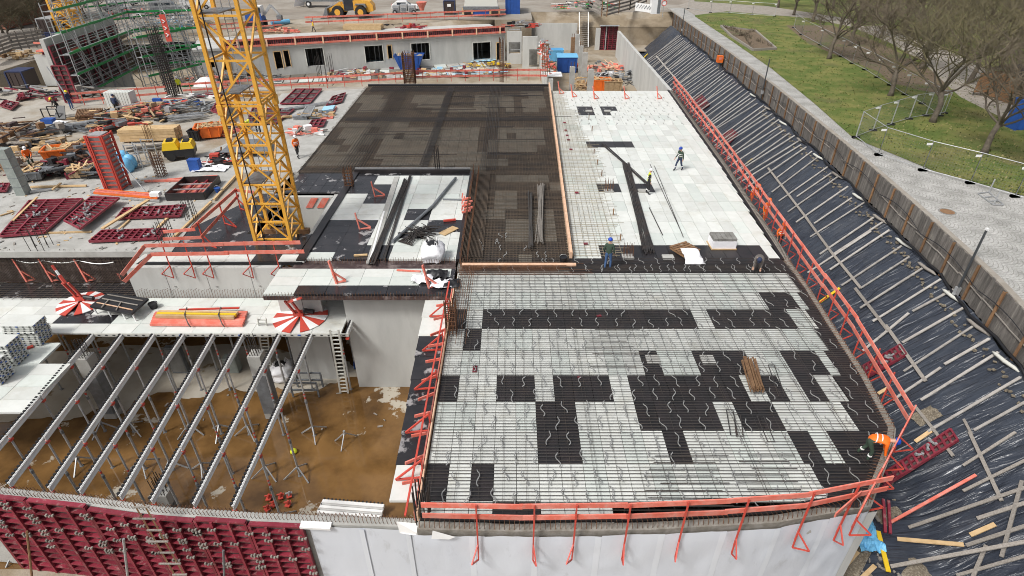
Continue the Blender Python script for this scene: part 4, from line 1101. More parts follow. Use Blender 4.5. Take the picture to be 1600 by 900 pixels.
# ================================================================ TOWER CRANES
def tower_crane(lb, x0, y0, zb, zt, s=2.0, m='crane_yellow', k_=1.0):
    t = thing('tower_crane', lb, 'crane', (x0, y0, zb))
    cs = [(x0, y0), (x0+s, y0), (x0+s, y0+s), (x0, y0+s)]
    for x, y in cs:
        MB().beam((x, y, zb), (x, y, zt), .17*k_, .17*k_).build('leg', m, t)
    lev = []; z = zb
    while z < zt:
        lev.append(z); z += 1.08 if z < 7.4 else 1.95
    joint = [7.1]
    for k, z in enumerate(lev):
        for i in range(4):
            a, b = cs[i], cs[(i+1) % 4]; dx = Vector((b[0]-a[0], b[1]-a[1], 0)).normalized()*.085
            A = Vector((*a, z)); B = Vector((*b, z))
            MB().beam(A+dx, B-dx, .09*k_, .09*k_).build('cross_brace', m, t)
            if k+1 < len(lev):
                z2 = lev[k+1]; mid = (A+B)/2
                if z2-z < 1.5:
                    top = mid+V(0, 0, z2-z-.06)
                    MB().beam(A+dx+V(0, 0, .05), top, .075*k_, .075*k_).build('diagonal', m, t); MB().beam(B-dx+V(0, 0, .05), top, .075*k_, .075*k_).build('diagonal', m, t)
                else:
                    if (k+i) % 2: A, B = B, A; dx = -dx
                    MB().beam(A+dx+V(0, 0, .05), B-dx+V(0, 0, z2-z-.05), .085*k_, .085*k_).build('diagonal', m, t)
    for z in (7.45,):
        for x, y in cs: MB().box((x, y, z), (.26, .26, .5)).build('joint_sleeve', m, t)
        for i in range(4):
            a, b = cs[i], cs[(i+1) % 4]; MB().beam((*a, z+.18), (*b, z+.18), .1, .1).build('cross_brace', m, t)
    # ladder and resting platforms inside
    lx, ly = x0+.75, y0+s-.35; mb = MB()
    for dx in (-.2, .2): mb.beam((lx+dx, ly, zb), (lx+dx, ly, zt), .035, .035)
    z = zb
    while z < zt: mb.beam((lx-.2, ly, z), (lx+.2, ly, z), .022, .022); z += .3
    mb.build('ladder', 'galv', t)
    for z in (3.5, 8.2, 11.8, 16): MB().box((x0+.55, y0+1.0, z), (1.0, 1.7, .06)).build('platform', 'steel_grey', t)
    mb = MB(); mb.path([(x0+.15+.5*k/20+.04*math.sin(k), y0-.12, zt+(zb-zt)*k/20) for k in range(21)], .035, 5); mb.build('power_cable', 'black', t)
    return t
# mast foot stands in the shaft
tower_crane('yellow lattice tower crane mast rising from the shaft at left', -14.42, 29.05, -3.0, 26)
c2 = P(101, 72, 0)
tower_crane('distant orange-yellow lattice crane mast at the far left behind the scaffold', c2.x, c2.y, -1, 24, 2.3, k_=1.7)
t = thing('foundation_frame', 'brown steel foot frame under the yellow crane mast', 'foundation', (-13.4, 30, -3.2))
MB().box((-13.4, 29.05, -.25), (2.7, .3, .3)).build('base_beam', 'timber_brown', t); MB().box((-13.4, 31.05, -.25), (2.7, .3, .3)).build('base_beam', 'timber_brown', t)

# ================================================================ RED FORMWORK
def formwork(lb, q, ribs, cross=2, m='crimson', z=None, th=.12, face=True, name='formwork_panel', clamps=4, group=None):
    """flat panel lying at the four world corners q (a,b,c,d): ribs run a->b"""
    q = [Vector(p) for p in q]; c = sum(q, Vector())/4
    t = thing(name, lb, 'formwork', c, group)
    nn = (q[1]-q[0]).cross(q[3]-q[0]).normalized(); nn = nn if nn.z > 0 or abs(nn.z) < .2 and nn.y < 0 else -nn
    up = nn*th
    if face: MB().slab(q, .02).build('plywood_face', 'ply_dark', t)
    mb = MB()
    for a, b in ((0, 1), (1, 2), (2, 3), (3, 0)): mb.beam(q[a]+up*.5, q[b]+up*.5, .08, th, up=nn)
    mb.build('frame', m, t)
    for i in range(1, ribs):
        f = i/ribs; MB().beam(q[0].lerp(q[3], f)+up*.45, q[1].lerp(q[2], f)+up*.45, .055, th*.8, up=nn).build('rib', m, t)
    for i in range(1, cross+1):
        f = i/(cross+1); MB().beam(q[0].lerp(q[1], f)+up*.75, q[3].lerp(q[2], f)+up*.75, .10, th*.7, up=nn).build('cross_rib', m, t)
    for i in range(clamps):
        p = q[0].lerp(q[1], R.uniform(.05, .95)).lerp(q[3].lerp(q[2], R.uniform(.05, .95)), R.uniform(.1, .9))+up*1.3
        a = R.uniform(0, 3); d = V(math.cos(a), math.sin(a), 0)*.13
        mb = MB(); mb.beam(p-d, p+d, .07, .07); mb.box(p+d+V(0, 0, .03), (.09, .09, .12)); mb.box(p-d+V(0, 0, .03), (.09, .09, .1)); mb.build('clamp', 'galv', t)
    return t
def fpx(lb, px, ribs, z=.1, **k): return formwork(lb, [P(a, b, z) for a, b in px], ribs, **k)
fpx('large crimson formwork panel lying flat at the left edge of the slab', ((0, 371), (70, 365), (130, 312), (47, 315)), 14, cross=2, clamps=8)
fpx('crimson formwork panel on the stack left of the long timber plank', ((101, 346), (126, 359), (187, 311), (143, 309)), 11, z=.35, cross=1, clamps=7)
fpx('narrow crimson formwork panel under a diagonal timber plank', ((182, 343), (282, 339), (291, 322), (195, 327)), 4, cross=9, clamps=4)
fpx('narrow crimson formwork panel in front by the slab edge', ((140, 379), (250, 374), (260, 359), (160, 362)), 4, cross=9, clamps=5)
fpx('small crimson formwork panel cut off by the left picture edge', ((-14, 300), (10, 300), (16, 288), (-10, 289)), 5, clamps=2)
fpx('crimson formwork panel lying face up behind the crane mast', ((438, 163), (484, 162), (503, 140), (462, 140)), 3, cross=2, m='crimson', clamps=0)
fpx('crimson formwork panel partly hidden behind the right crane leg', ((385, 195), (432, 193), (460, 172), (395, 170)), 4, cross=2, clamps=0)
fpx('tilted crimson formwork panel leaning on timber left of the crane mast', ((330, 174), (350, 182), (362, 160), (344, 153)), 10, z=.8, cross=1, clamps=0)
fpx('small crimson formwork tray on the slab left of the dark rebar', ((482, 198), (505, 198), (510, 188), (488, 189)), 2, cross=2, clamps=0)
fpx('red tray of formwork parts with an orange bottle beside the dark slab', ((510, 166), (534, 160), (540, 146), (520, 152)), 3, cross=1, clamps=2)
# rectangular frame formwork, black rim and red inside
t = thing('box_formwork', 'rectangular black-rimmed formwork frame with red bracing inside', 'formwork', P(300, 300))
q = [P(261, 314), P(321, 312), P(345, 285), P(291, 287)]
for a, b in ((0, 1), (1, 2), (2, 3), (3, 0)): MB().beam(q[a]+V(0, 0, .25), q[b]+V(0, 0, .25), .06, .5).build('side_board', 'panel_black', t)
MB().slab([p+V(0, 0, .05) for p in q], .04).build('base', 'red_paint', t)
for f in (.35, .65): MB().beam(q[0].lerp(q[3], f)+V(0, 0, .35), q[1].lerp(q[2], f)+V(0, 0, .35), .07, .07).build('tie_bar', 'galv', t); MB().beam(q[0].lerp(q[1], f)+V(0, 0, .2), q[3].lerp(q[2], f)+V(0, 0, .2), .1, .12).build('brace', 'crimson', t)
# upright column formwork, red ladder-like ribs
cb = P(180, 297)
t = thing('column_formwork', 'tall upright red column formwork with ladder-like ribs', 'formwork', cb)
wd, H = 1.05, 3.75
for sx in (-1, 1):
    for sy in (-1, 1): MB().beam((cb.x+sx*wd/2, cb.y+sy*wd/2+.4, 0), (cb.x+sx*wd/2, cb.y+sy*wd/2+.4, H), .12, .12).build('corner_post', 'red_steel', t)
MB().box((cb.x, cb.y+.4, H/2), (wd-.2, wd-.2, H)).build('shell', 'galv', t)
for i in range(13):
    z = .12+i*.295
    for sx, sy in ((0, -1), (1, 0), (-1, 0)):
        MB().box((cb.x+sx*wd/2, cb.y+.4+sy*wd/2, z), (wd if sx == 0 else .08, .08 if sx == 0 else wd, .07)).build('rib', 'red_steel', t)
for sx in (-.35, .45): MB().beam((cb.x+sx, cb.y-.18, .05), (cb.x+sx, cb.y-.18, H), .07, .07).build('stiffener', 'red_steel', t)
for (dx, dy) in ((1.9, -.6), (-1.0, .8)): MB().tube((cb.x+.3*dx, cb.y+.4, 2.3), (cb.x+dx*1.3, cb.y+dy, .05), .04, 6).build('push_pull_prop', 'galv', t)
# wrapped column
cb = P(38, 303)
t = thing('concrete_column', 'upright grey-green wrapped concrete column at the left edge', 'column', cb)
MB().box((cb.x, cb.y, 1.55), (.62, .62, 3.1)).build('shaft', 'column_wrap', t)
for z in (.6, 1.2, 1.9, 2.5): MB().box((cb.x, cb.y, z), (.635, .635, .025)).build('wrap_band', 'steel_grey', t)

# wall formwork on the front-left wall
def wall_formwork(i, xa, xb, word):
    def at(x, z, o=0): return V(x, YW(x)-.36-o, z)
    t = thing('wall_formwork', 'crimson ribbed wall formwork element at the bottom left, %s from the left' % word, 'formwork', at((xa+xb)/2, ZG), 'wall formwork elements')
    zb, zt_ = ZG+.05, ZD-.05+R.uniform(-.12, .05)
    mb = MB(); mb.hexa([at(xa+.02, zb), at(xb-.02, zb), at(xb-.02, zb, -.02), at(xa+.02, zb, -.02)], [at(xa+.02, zt_), at(xb-.02, zt_), at(xb-.02, zt_, -.02), at(xa+.02, zt_, -.02)]); mb.build('plywood_face', 'ply_dark', t)
    for x in (xa+.06, xb-.06): MB().beam(at(x, zb, .07), at(x, zt_, .07), .09, .14, up=(0, 1, 0)).build('edge_frame', 'crimson', t)
    n_ = 13
    for k in range(n_+1):
        z = zb+(zt_-zb)*k/n_; MB().beam(at(xa+.1, z, .065), at(xb-.1, z, .065), .13, .075).build('rib', 'crimson', t)
    for f in (.34, .67): x = xa+(xb-xa)*f; MB().beam(at(x, zb, .10), at(x, zt_, .10), .08, .17, up=(0, 1, 0)).build('stiffener', 'crimson', t)
    for k in range(13):
        x = R.choice([xa+.06, xb-.06, xa+(xb-xa)*.34, xa+(xb-xa)*.67]); z = zb+R.uniform(.3, 1)**.7*(zt_-zb-.1); p = at(x, z, .22)
        mb = MB(); mb.beam(p-V(.11, 0, .02), p+V(.11, 0, -.03), .045, .055); mb.box(p+V(.11, -.02, .02), (.06, .08, .07)); mb.box(p+V(-.11, -.02, .03), (.06, .08, .09)); mb.box(p+V(0, -.04, 0), (.05, .08, .05)); mb.build('clamp', 'timber_grey', t)
    MB().beam(at(xa+.05, zt_+.03, .05), at(xb-.05, zt_+.03, .05), .16, .03).build('top_cap', 'crimson', t)
xw = [-19.6, -17.3, -15.0, -12.9, -11.0, -9.1, -7.15]
for i, (a, b) in enumerate(zip(xw, xw[1:])): wall_formwork(i, a, b, nth(i+1))
# props and ladder leaning on that formwork
def leaner(name, lb, cat, p, q, r, m):
    single(name, lb, cat, MB().tube(p, q, r, 6), m)
leaner('push_pull_prop', 'grey steel pole leaning on the crimson wall formwork', 'prop', PY(193, 842, 12.6), P(203, 930, ZG), .045, 'galv')
leaner('rusty_pole', 'rusty steel pole leaning on the crimson wall formwork at far left', 'pole', PY(42, 830, 13.2), P(53, 930, ZG), .04, 'timber_brown')
leaner('push_pull_prop', 'dark steel strut across the crimson wall formwork near the membrane', 'prop', PY(349, 860, 12.2), P(352, 940, ZG), .04, 'steel_grey')
leaner('push_pull_prop', 'dark slanting strut at the left end of the crimson wall formwork', 'prop', PY(2, 812, 13.5), P(42, 868, ZG), .05, 'steel_grey')
t = thing('ladder', 'wooden ladder leaning on the crimson wall formwork', 'ladder', PY(240, 850, 12.2))
a0, a1 = PY(214, 782, 12.5), PY(284, 905, 11.6)
for d in (-.16, .16): MB().beam(a0+V(d, 0, 0), a1+V(d, 0, 0), .045, .04).build('stile', 'timber_brown', t)
for k in range(7): p = a0.lerp(a1, (k+.5)/7); MB().beam(p+V(-.45 if k % 2 else -.2, -.03, 0), p+V(.3, -.03, 0), .05, .05).build('rung', 'timber_grey', t)

# formwork standing in the courtyard
A, B_ = P(936, 78, -4.5), P(962, 78, -4.5)
t = thing('wall_formwork', 'crimson wall formwork standing at the back of the courtyard', 'formwork', A, )
zt_ = Plane(A, B_).hit(940, 40)[1]
MB().box(((A.x+B_.x)/2, A.y+.1, (zt_-4.5)/2), (B_.x-A.x, .05, zt_+4.5)).build('plywood_face', 'ply_dark', t)
for k in range(13): z = -4.45+(zt_+4.4)*k/12; MB().box(((A.x+B_.x)/2, A.y, z), (B_.x-A.x, .14, .1)).build('rib', 'crimson', t)
for f in (0, .25, .5, .75, 1): MB().box((A.x+(B_.x-A.x)*f, A.y-.05, (zt_-4.5)/2), (.14, .16, zt_+4.5)).build('stiffener', 'crimson', t)
MB().box((A.x+1.0, A.y-.3, (zt_-4.5)/2), (.16, .1, zt_+4.3)).build('prop', 'galv', t)
MB().box(((A.x+B_.x)/2, A.y-.4, zt_+.05), (B_.x-A.x+.4, .9, .08)).build('walkway', 'galv', t)
# courtyard columns
for i, (x0, x1, yt, m, lb) in enumerate(((891, 899, 105, 'concrete', 'grey concrete column at the courtyard edge beside the timber pile'), (899, 906, 54, 'concrete', 'tall grey column left of the courtyard stairs'), (906, 912, 72, 'concrete', 'slim grey column in front of the courtyard stairs'), (911, 919, 83, 'concrete', 'broad grey column in the middle of the courtyard'), (920, 929, 109, 'concrete', 'short grey column left of the orange container'), (893, 899, 59, 'timber_brown', 'brown timber-formed column behind the blue skip'))):
    a, b = P(x0, yt, -.05), P(x1, yt, -.05); wd = b.x-a.x
    t = thing('concrete_column', lb, 'column', ((a.x+b.x)/2, a.y, -4.5), 'courtyard columns')
    MB().box(((a.x+b.x)/2, a.y+wd/2, -2.28), (wd, wd, 4.45)).build('shaft', m, t)
    mb = MB()
    for u in (-.3, .3):
        for v in (.2, .8): mb.beam(((a.x+b.x)/2+u*wd, a.y+v*wd, -.06), ((a.x+b.x)/2+u*wd, a.y+v*wd, .5), .04, .04)
    mb.build('starter_bars', 'rebar_rust', t)
# courtyard stairs
A = P(904, 74, -4.5); t = thing('stair_flight', 'steep site stair with white stringers behind the courtyard columns', 'stairs', A)
w0, w1 = P(905, 74, -4.5), P(919, 74, -4.5)
zt_ = .9; dy = 3.2
for x in (w0.x, w1.x): MB().beam((x, A.y, -4.5), (x, A.y+dy, zt_), .14, .4).build('stringer', 'white', t)
for k in range(18): f = (k+.5)/18; MB().box(((w0.x+w1.x)/2, A.y+dy*f, -4.5+(zt_+4.5)*f), (w1.x-w0.x-.2, .3, .06)).build('tread', 'timber_grey', t)

# rebar column cages
def cage(lb, px, py, z, h, w_=.5, n_=4, m='rebar_rust', hoop=True, g='rebar column cages', top=None, r=.022):
    p = P(px, py, z)
    if top is not None: h = PY(top[0], top[1], p.y).z-z
    t = thing('rebar_cage', lb, 'rebar cage', p, g)
    mb = MB()
    for i in range(n_):
        for j in range(n_):
            if 0 < i < n_-1 and 0 < j < n_-1: continue
            x = p.x-w_/2+w_*i/(n_-1); y = p.y-w_/2+w_*j/(n_-1)
            mb.tube((x, y, z), (x+R.uniform(-.05, .05), y+R.uniform(-.05, .05), z+h*R.uniform(.93, 1.06)), r, 4)
    mb.build('upright_bars', m, t)
    if hoop:
        mb = MB(); q = .1
        while q < h*.92:
            c = [(p.x-w_/2, p.y-w_/2, z+q), (p.x+w_/2, p.y-w_/2, z+q), (p.x+w_/2, p.y+w_/2, z+q), (p.x-w_/2, p.y+w_/2, z+q)]
            for a, b in zip(c, c[1:]+c[:1]): mb.beam(a, b, r*1.3, r*1.3)
            q += .22
        mb.build('hoops', m, t)
cage('dense rusty rebar column cage rising at the back edge of the dark slab', 641, 131, 0, 3, 1.15, 9, top=(638, 83), r=.032)
cage('tall dark rebar cage beside the green scaffold', 270, 150, 0, 7, .8, 5, 'rebar_dark', top=(258, 45), r=.035)
cage('thin rebar starter bars by the grey panels behind the dark slab', 512, 132, 0, 3, 1.4, 4, 'rebar_dark', False, top=(508, 85))
cage('rusty starter bars on the left slab beside the plastic box', 253, 275, 0, 1, .55, 4, hoop=True, top=(246, 237))
cage('starter bars sticking out at the front edge of the left slab', 66, 387, 0, 1, .75, 3, 'rebar', False, top=(58, 355))
cage('starter bars beside the narrow crimson panel by the diagonal guard rail', 300, 342, 0, 1, .5, 3, 'rebar', False, top=(291, 312))
cage('starter bars behind the left end of the red guard rail', 262, 378, 0, 1, .6, 3, 'rebar', False, top=(250, 345))
cage('single rusty bars standing in front of the timber stack', 236, 222, 0, 1, .4, 3, 'timber_brown', False, top=(232, 195))
cage('rusty bars at the rear left corner of the middle deck', 546, 290, 0, 1, .5, 4, top=(541, 262))
cage('upright bars at the middle of the dark slab front edge', 684, 268, 0, 1, .3, 3, 'rebar_dark', False, top=(681, 231))
cage('rusty tall bars at the left edge of the near slab beside the red rail', 706, 520, 0, .9, .45, 4, top=(704, 470))
cage('dark bars rising from the notch at the near left slab corner', 663, 812, -.3, .9, .4, 4, 'rebar_dark', False, top=(657, 756))
cage('dark starter bars above the concrete column in the left deck opening', 0, 0, ZD, .9, .45, 4, 'rebar', False, top=None) if False else None
cage('rusty cage strip at the right end of the dark slab back edge', 784, 128, 0, 2.5, .4, 4, top=(790, 60))
cage('dark tall cage between the stair core and the courtyard', 851, 118, -.2, 2, .6, 4, 'timber_brown', top=(842, 70))

# columns in the pit with starter bars
def pitcol(lb, px, py, top, wd=.62):
    p = P(px, py, ZG); z1 = PY(top[0], top[1], p.y).z
    t = thing('concrete_column', lb, 'column', (p.x, p.y, ZG))
    MB().box((p.x, p.y, (ZG+z1)/2), (wd, wd, z1-ZG)).build('shaft', 'concrete', t)
    MB().box((p.x, p.y, (ZG+z1)/2-.4), (wd+.012, wd+.012, (z1-ZG)*.62)).build('grey_wrap', 'steel_grey', t)
    mb = MB()
    for i in range(4):
        for j in range(3): mb.tube((p.x-.2+.13*i, p.y-.2+.2*j, z1), (p.x-.24+.14*i+R.uniform(-.05, .05), p.y-.2+.2*j, z1+.95+R.uniform(-.1, .1)), .02, 4)
    mb.build('starter_bars', 'rebar', t)
pitcol('concrete column rising through the opening in the left deck', 178, 648, (134, 556))
pitcol('dark wrapped concrete column between the deck beams in the pit', 428, 648, (400, 552))
pitcol('starter-bar topped stub behind the front-left wall', 270, 800, (240, 768), .5)

# ================================================================ SCAFFOLD
def scaffold_run(lb, nodes, zl, top, low=-3, decks=True):
    t = thing('scaffold', lb, 'scaffold', nodes[0])
    for i, p in enumerate(nodes):
        a = nodes[max(0, i-1)]; b = nodes[min(len(nodes)-1, i+1)]; d = (b-a).normalized(); n_ = Vector((-d.y, d.x, 0))
        for o in (0, 1): MB().tube(p+n_*o+V(0, 0, low), V(p.x, p.y, top-.4*o)+n_*o, .05, 5).build('standard', 'galv', t)
        mb = MB()
        for z in zl: mb.beam(V(p.x, p.y, z)+n_*0, V(p.x, p.y, z)+n_, .06, .06)
        if i % 2: mb.path([V(p.x, p.y, top), V(p.x, p.y, top+.35)+n_*.3, V(p.x, p.y, top+.35)+n_*.7, V(p.x, p.y, top-.4)+n_], .05, 4)
        mb.build('transom', 'galv', t, kind='stuff')
    for i, (p, q) in enumerate(zip(nodes, nodes[1:])):
        d = (q-p).normalized(); n_ = Vector((-d.y, d.x, 0))
        for k, z in enumerate(zl):
            a, b = V(p.x, p.y, z), V(q.x, q.y, z)
            MB().slab([a+V(0, 0, .02), b+V(0, 0, .02), b+n_*.8+V(0, 0, .02), a+n_*.8+V(0, 0, .02)], .06).build('deck', 'galv' if (i+k) % 3 else 'green', t)
            MB().beam(a-n_*.06+V(0, 0, .12), b-n_*.06+V(0, 0, .12), .05, .2).build('toe_board', 'green', t)
            for h in (.55, 1.05): MB().beam(a+V(0, 0, h), b+V(0, 0, h), .045, .045).build('guard_tube', 'galv', t); MB().beam(a+n_*.95+V(0, 0, h), b+n_*.95+V(0, 0, h), .045, .045).build('guard_tube', 'galv', t)
        j = nodes[min(i+2, len(nodes)-1)]
        if i % 2 == 0:
            for z0, z1 in ((zl[-1]-.5, zl[0]+.8), (zl[1], zl[0]-1.6)): MB().tube(V(p.x, p.y, z0)-n_*.08, V(j.x, j.y, z1)-n_*.08, .05, 5).build('diagonal', 'galv', t)
        if i in (4, 1):
            for k in range(len(zl)-1):
                for dd in (.25, .65): MB().beam(V(p.x+d.x*dd, p.y+d.y*dd, zl[k]), V(p.x+d.x*dd, p.y+d.y*dd, zl[k+1])+n_*.6, .05, .05).build('ladder_stile', 'galv', t)
                for r in range(6): f = (r+.5)/6; c = V(p.x, p.y, zl[k]+2*f)+n_*.6*f; MB().beam(c+d*.25, c+d*.65, .04, .04).build('ladder_rung', 'galv', t)
    return t
def scaffold():
    A, B, C = P(133, 149, -.3), P(226, 101, -.3), P(322, 97, -.3)
    zl = [-.3+2.0*k for k in range(5)]
    scaffold_run('tall green and grey tube scaffold in front of the crimson wall formwork', [A.lerp(B, i/7) for i in range(8)], zl, 8.9)
    scaffold_run('scaffold run with green toe boards behind the tall dark rebar cage', [B.lerp(C, i/4) for i in range(5)], zl[:4], 7.4)
    A2, B2 = P(236, 132, -.3), P(318, 112, -.3)
    scaffold_run('front scaffold run right of the tall dark rebar cage, nearest the crane', [A2.lerp(B2, i/5) for i in range(6)], [-1.5, .5, 2.5, 4.5], 6.4, -4.4)
    A3, B3 = P(150, 62, .4), P(300, 40, .4)
    scaffold_run('rear scaffold run along the yard behind the crimson wall formwork', [A3.lerp(B3, i/8) for i in range(9)], [.6, 2.6, 4.6], 6.0, 0)
    # wall behind with dark formwork
    d = (B-A).normalized(); n_ = Vector((-d.y, d.x, 0))
    w_ = thing('wall_formwork', 'dark crimson ribbed wall formwork behind the green scaffold', 'formwork', A+n_*1.9)
    a0, b0 = A+n_*1.9, B+n_*1.9
    mb = MB(); mb.hexa([V(a0.x, a0.y, -4.5), V(b0.x, b0.y, -4.5), V(b0.x, b0.y, -4.5)+n_*.4, V(a0.x, a0.y, -4.5)+n_*.4], [V(a0.x, a0.y, 5.2), V(b0.x, b0.y, 5.2), V(b0.x, b0.y, 5.2)+n_*.4, V(a0.x, a0.y, 5.2)+n_*.4]); mb.build('wall', 'concrete_wall', w_)
    L_ = (b0-a0).length; k = 0
    for j in range(9):
        f0, f1 = j/9+.004, (j+1)/9-.004; p, q = a0.lerp(b0, f0), a0.lerp(b0, f1); zt_ = 4.5; zb = -.6
        mb = MB(); mb.hexa([V(p.x, p.y, zb)-n_*.12, V(q.x, q.y, zb)-n_*.12, V(q.x, q.y, zb)-n_*.01, V(p.x, p.y, zb)-n_*.01], [V(p.x, p.y, zt_)-n_*.12, V(q.x, q.y, zt_)-n_*.12, V(q.x, q.y, zt_)-n_*.01, V(p.x, p.y, zt_)-n_*.01]); mb.build('panel', 'ply_dark', w_)
        mb = MB()
        for r in range(10): z = zb+(zt_-zb)*r/9; mb.beam(V(p.x, p.y, z)-n_*.18, V(q.x, q.y, z)-n_*.18, .1, .08)
        mb.build('rib', 'crimson', w_)
        MB().beam(V(p.x, p.y, zb)-n_*.22, V(p.x, p.y, zt_)-n_*.22, .1, .12).build('stiffener', 'crimson', w_)
    # short pieces of wall at the left end
    A2 = P(104, 160, 0); B2 = P(126, 160, 0)
    u = thing('wall_formwork', 'upright crimson formwork end panel left of the scaffold foot', 'formwork', A2)
    h = PY(104, 103, A2.y).z
    MB().box(((A2.x+B2.x)/2, A2.y, h/2), (B2.x-A2.x, .1, h)).build('plywood_face', 'ply_dark', u)
    for r in range(9): MB().box(((A2.x+B2.x)/2, A2.y-.08, h*r/8+.02), (B2.x-A2.x, .1, .09)).build('rib', 'crimson', u)
    for f in (0, .5, 1): MB().box((A2.x+(B2.x-A2.x)*f, A2.y-.1, h/2), (.1, .14, h)).build('stiffener', 'crimson', u)
    MB().beam((A2.x-.2, A2.y-.4, h), P(116, 168)+V(0, 0, 0), .09, .09).build('push_pull_prop', 'galv', u)
    A3 = P(88, 132, 0); B3 = P(128, 132, 0); h = PY(88, 80, A3.y).z
    u = thing('wall_formwork', 'crimson formwork block with red guard boards below the far crane', 'formwork', A3)
    MB().box(((A3.x+B3.x)/2, A3.y+.6, h/2), (B3.x-A3.x, 1.2, h)).build('core', 'ply_dark', u)
    for r in range(10): MB().box(((A3.x+B3.x)/2, A3.y-.06, h*r/9), (B3.x-A3.x+.1, .14, .1)).build('rib', 'crimson', u)
    for f in (0, .33, .66, 1): MB().box((A3.x+(B3.x-A3.x)*f, A3.y-.1, h/2), (.12, .16, h)).build('stiffener', 'crimson', u)
    MB().box(((A3.x+B3.x)/2, A3.y+.3, h+.1), (B3.x-A3.x+.5, 1.9, .16)).build('walkway', 'red_paint', u)
    MB().box(((A3.x+B3.x)/2, A3.y-.5, h+.9), (B3.x-A3.x+.5, .06, .2)).build('guard_board', 'red_paint', u)
    # pale wall corner left of it
    facewall('wall_corner', 'pale concrete wall corner with a doorway at the far left', 72, 134, 92, 86, opens=((81, 102, 89, 130),), z0=-.05)
scaffold()
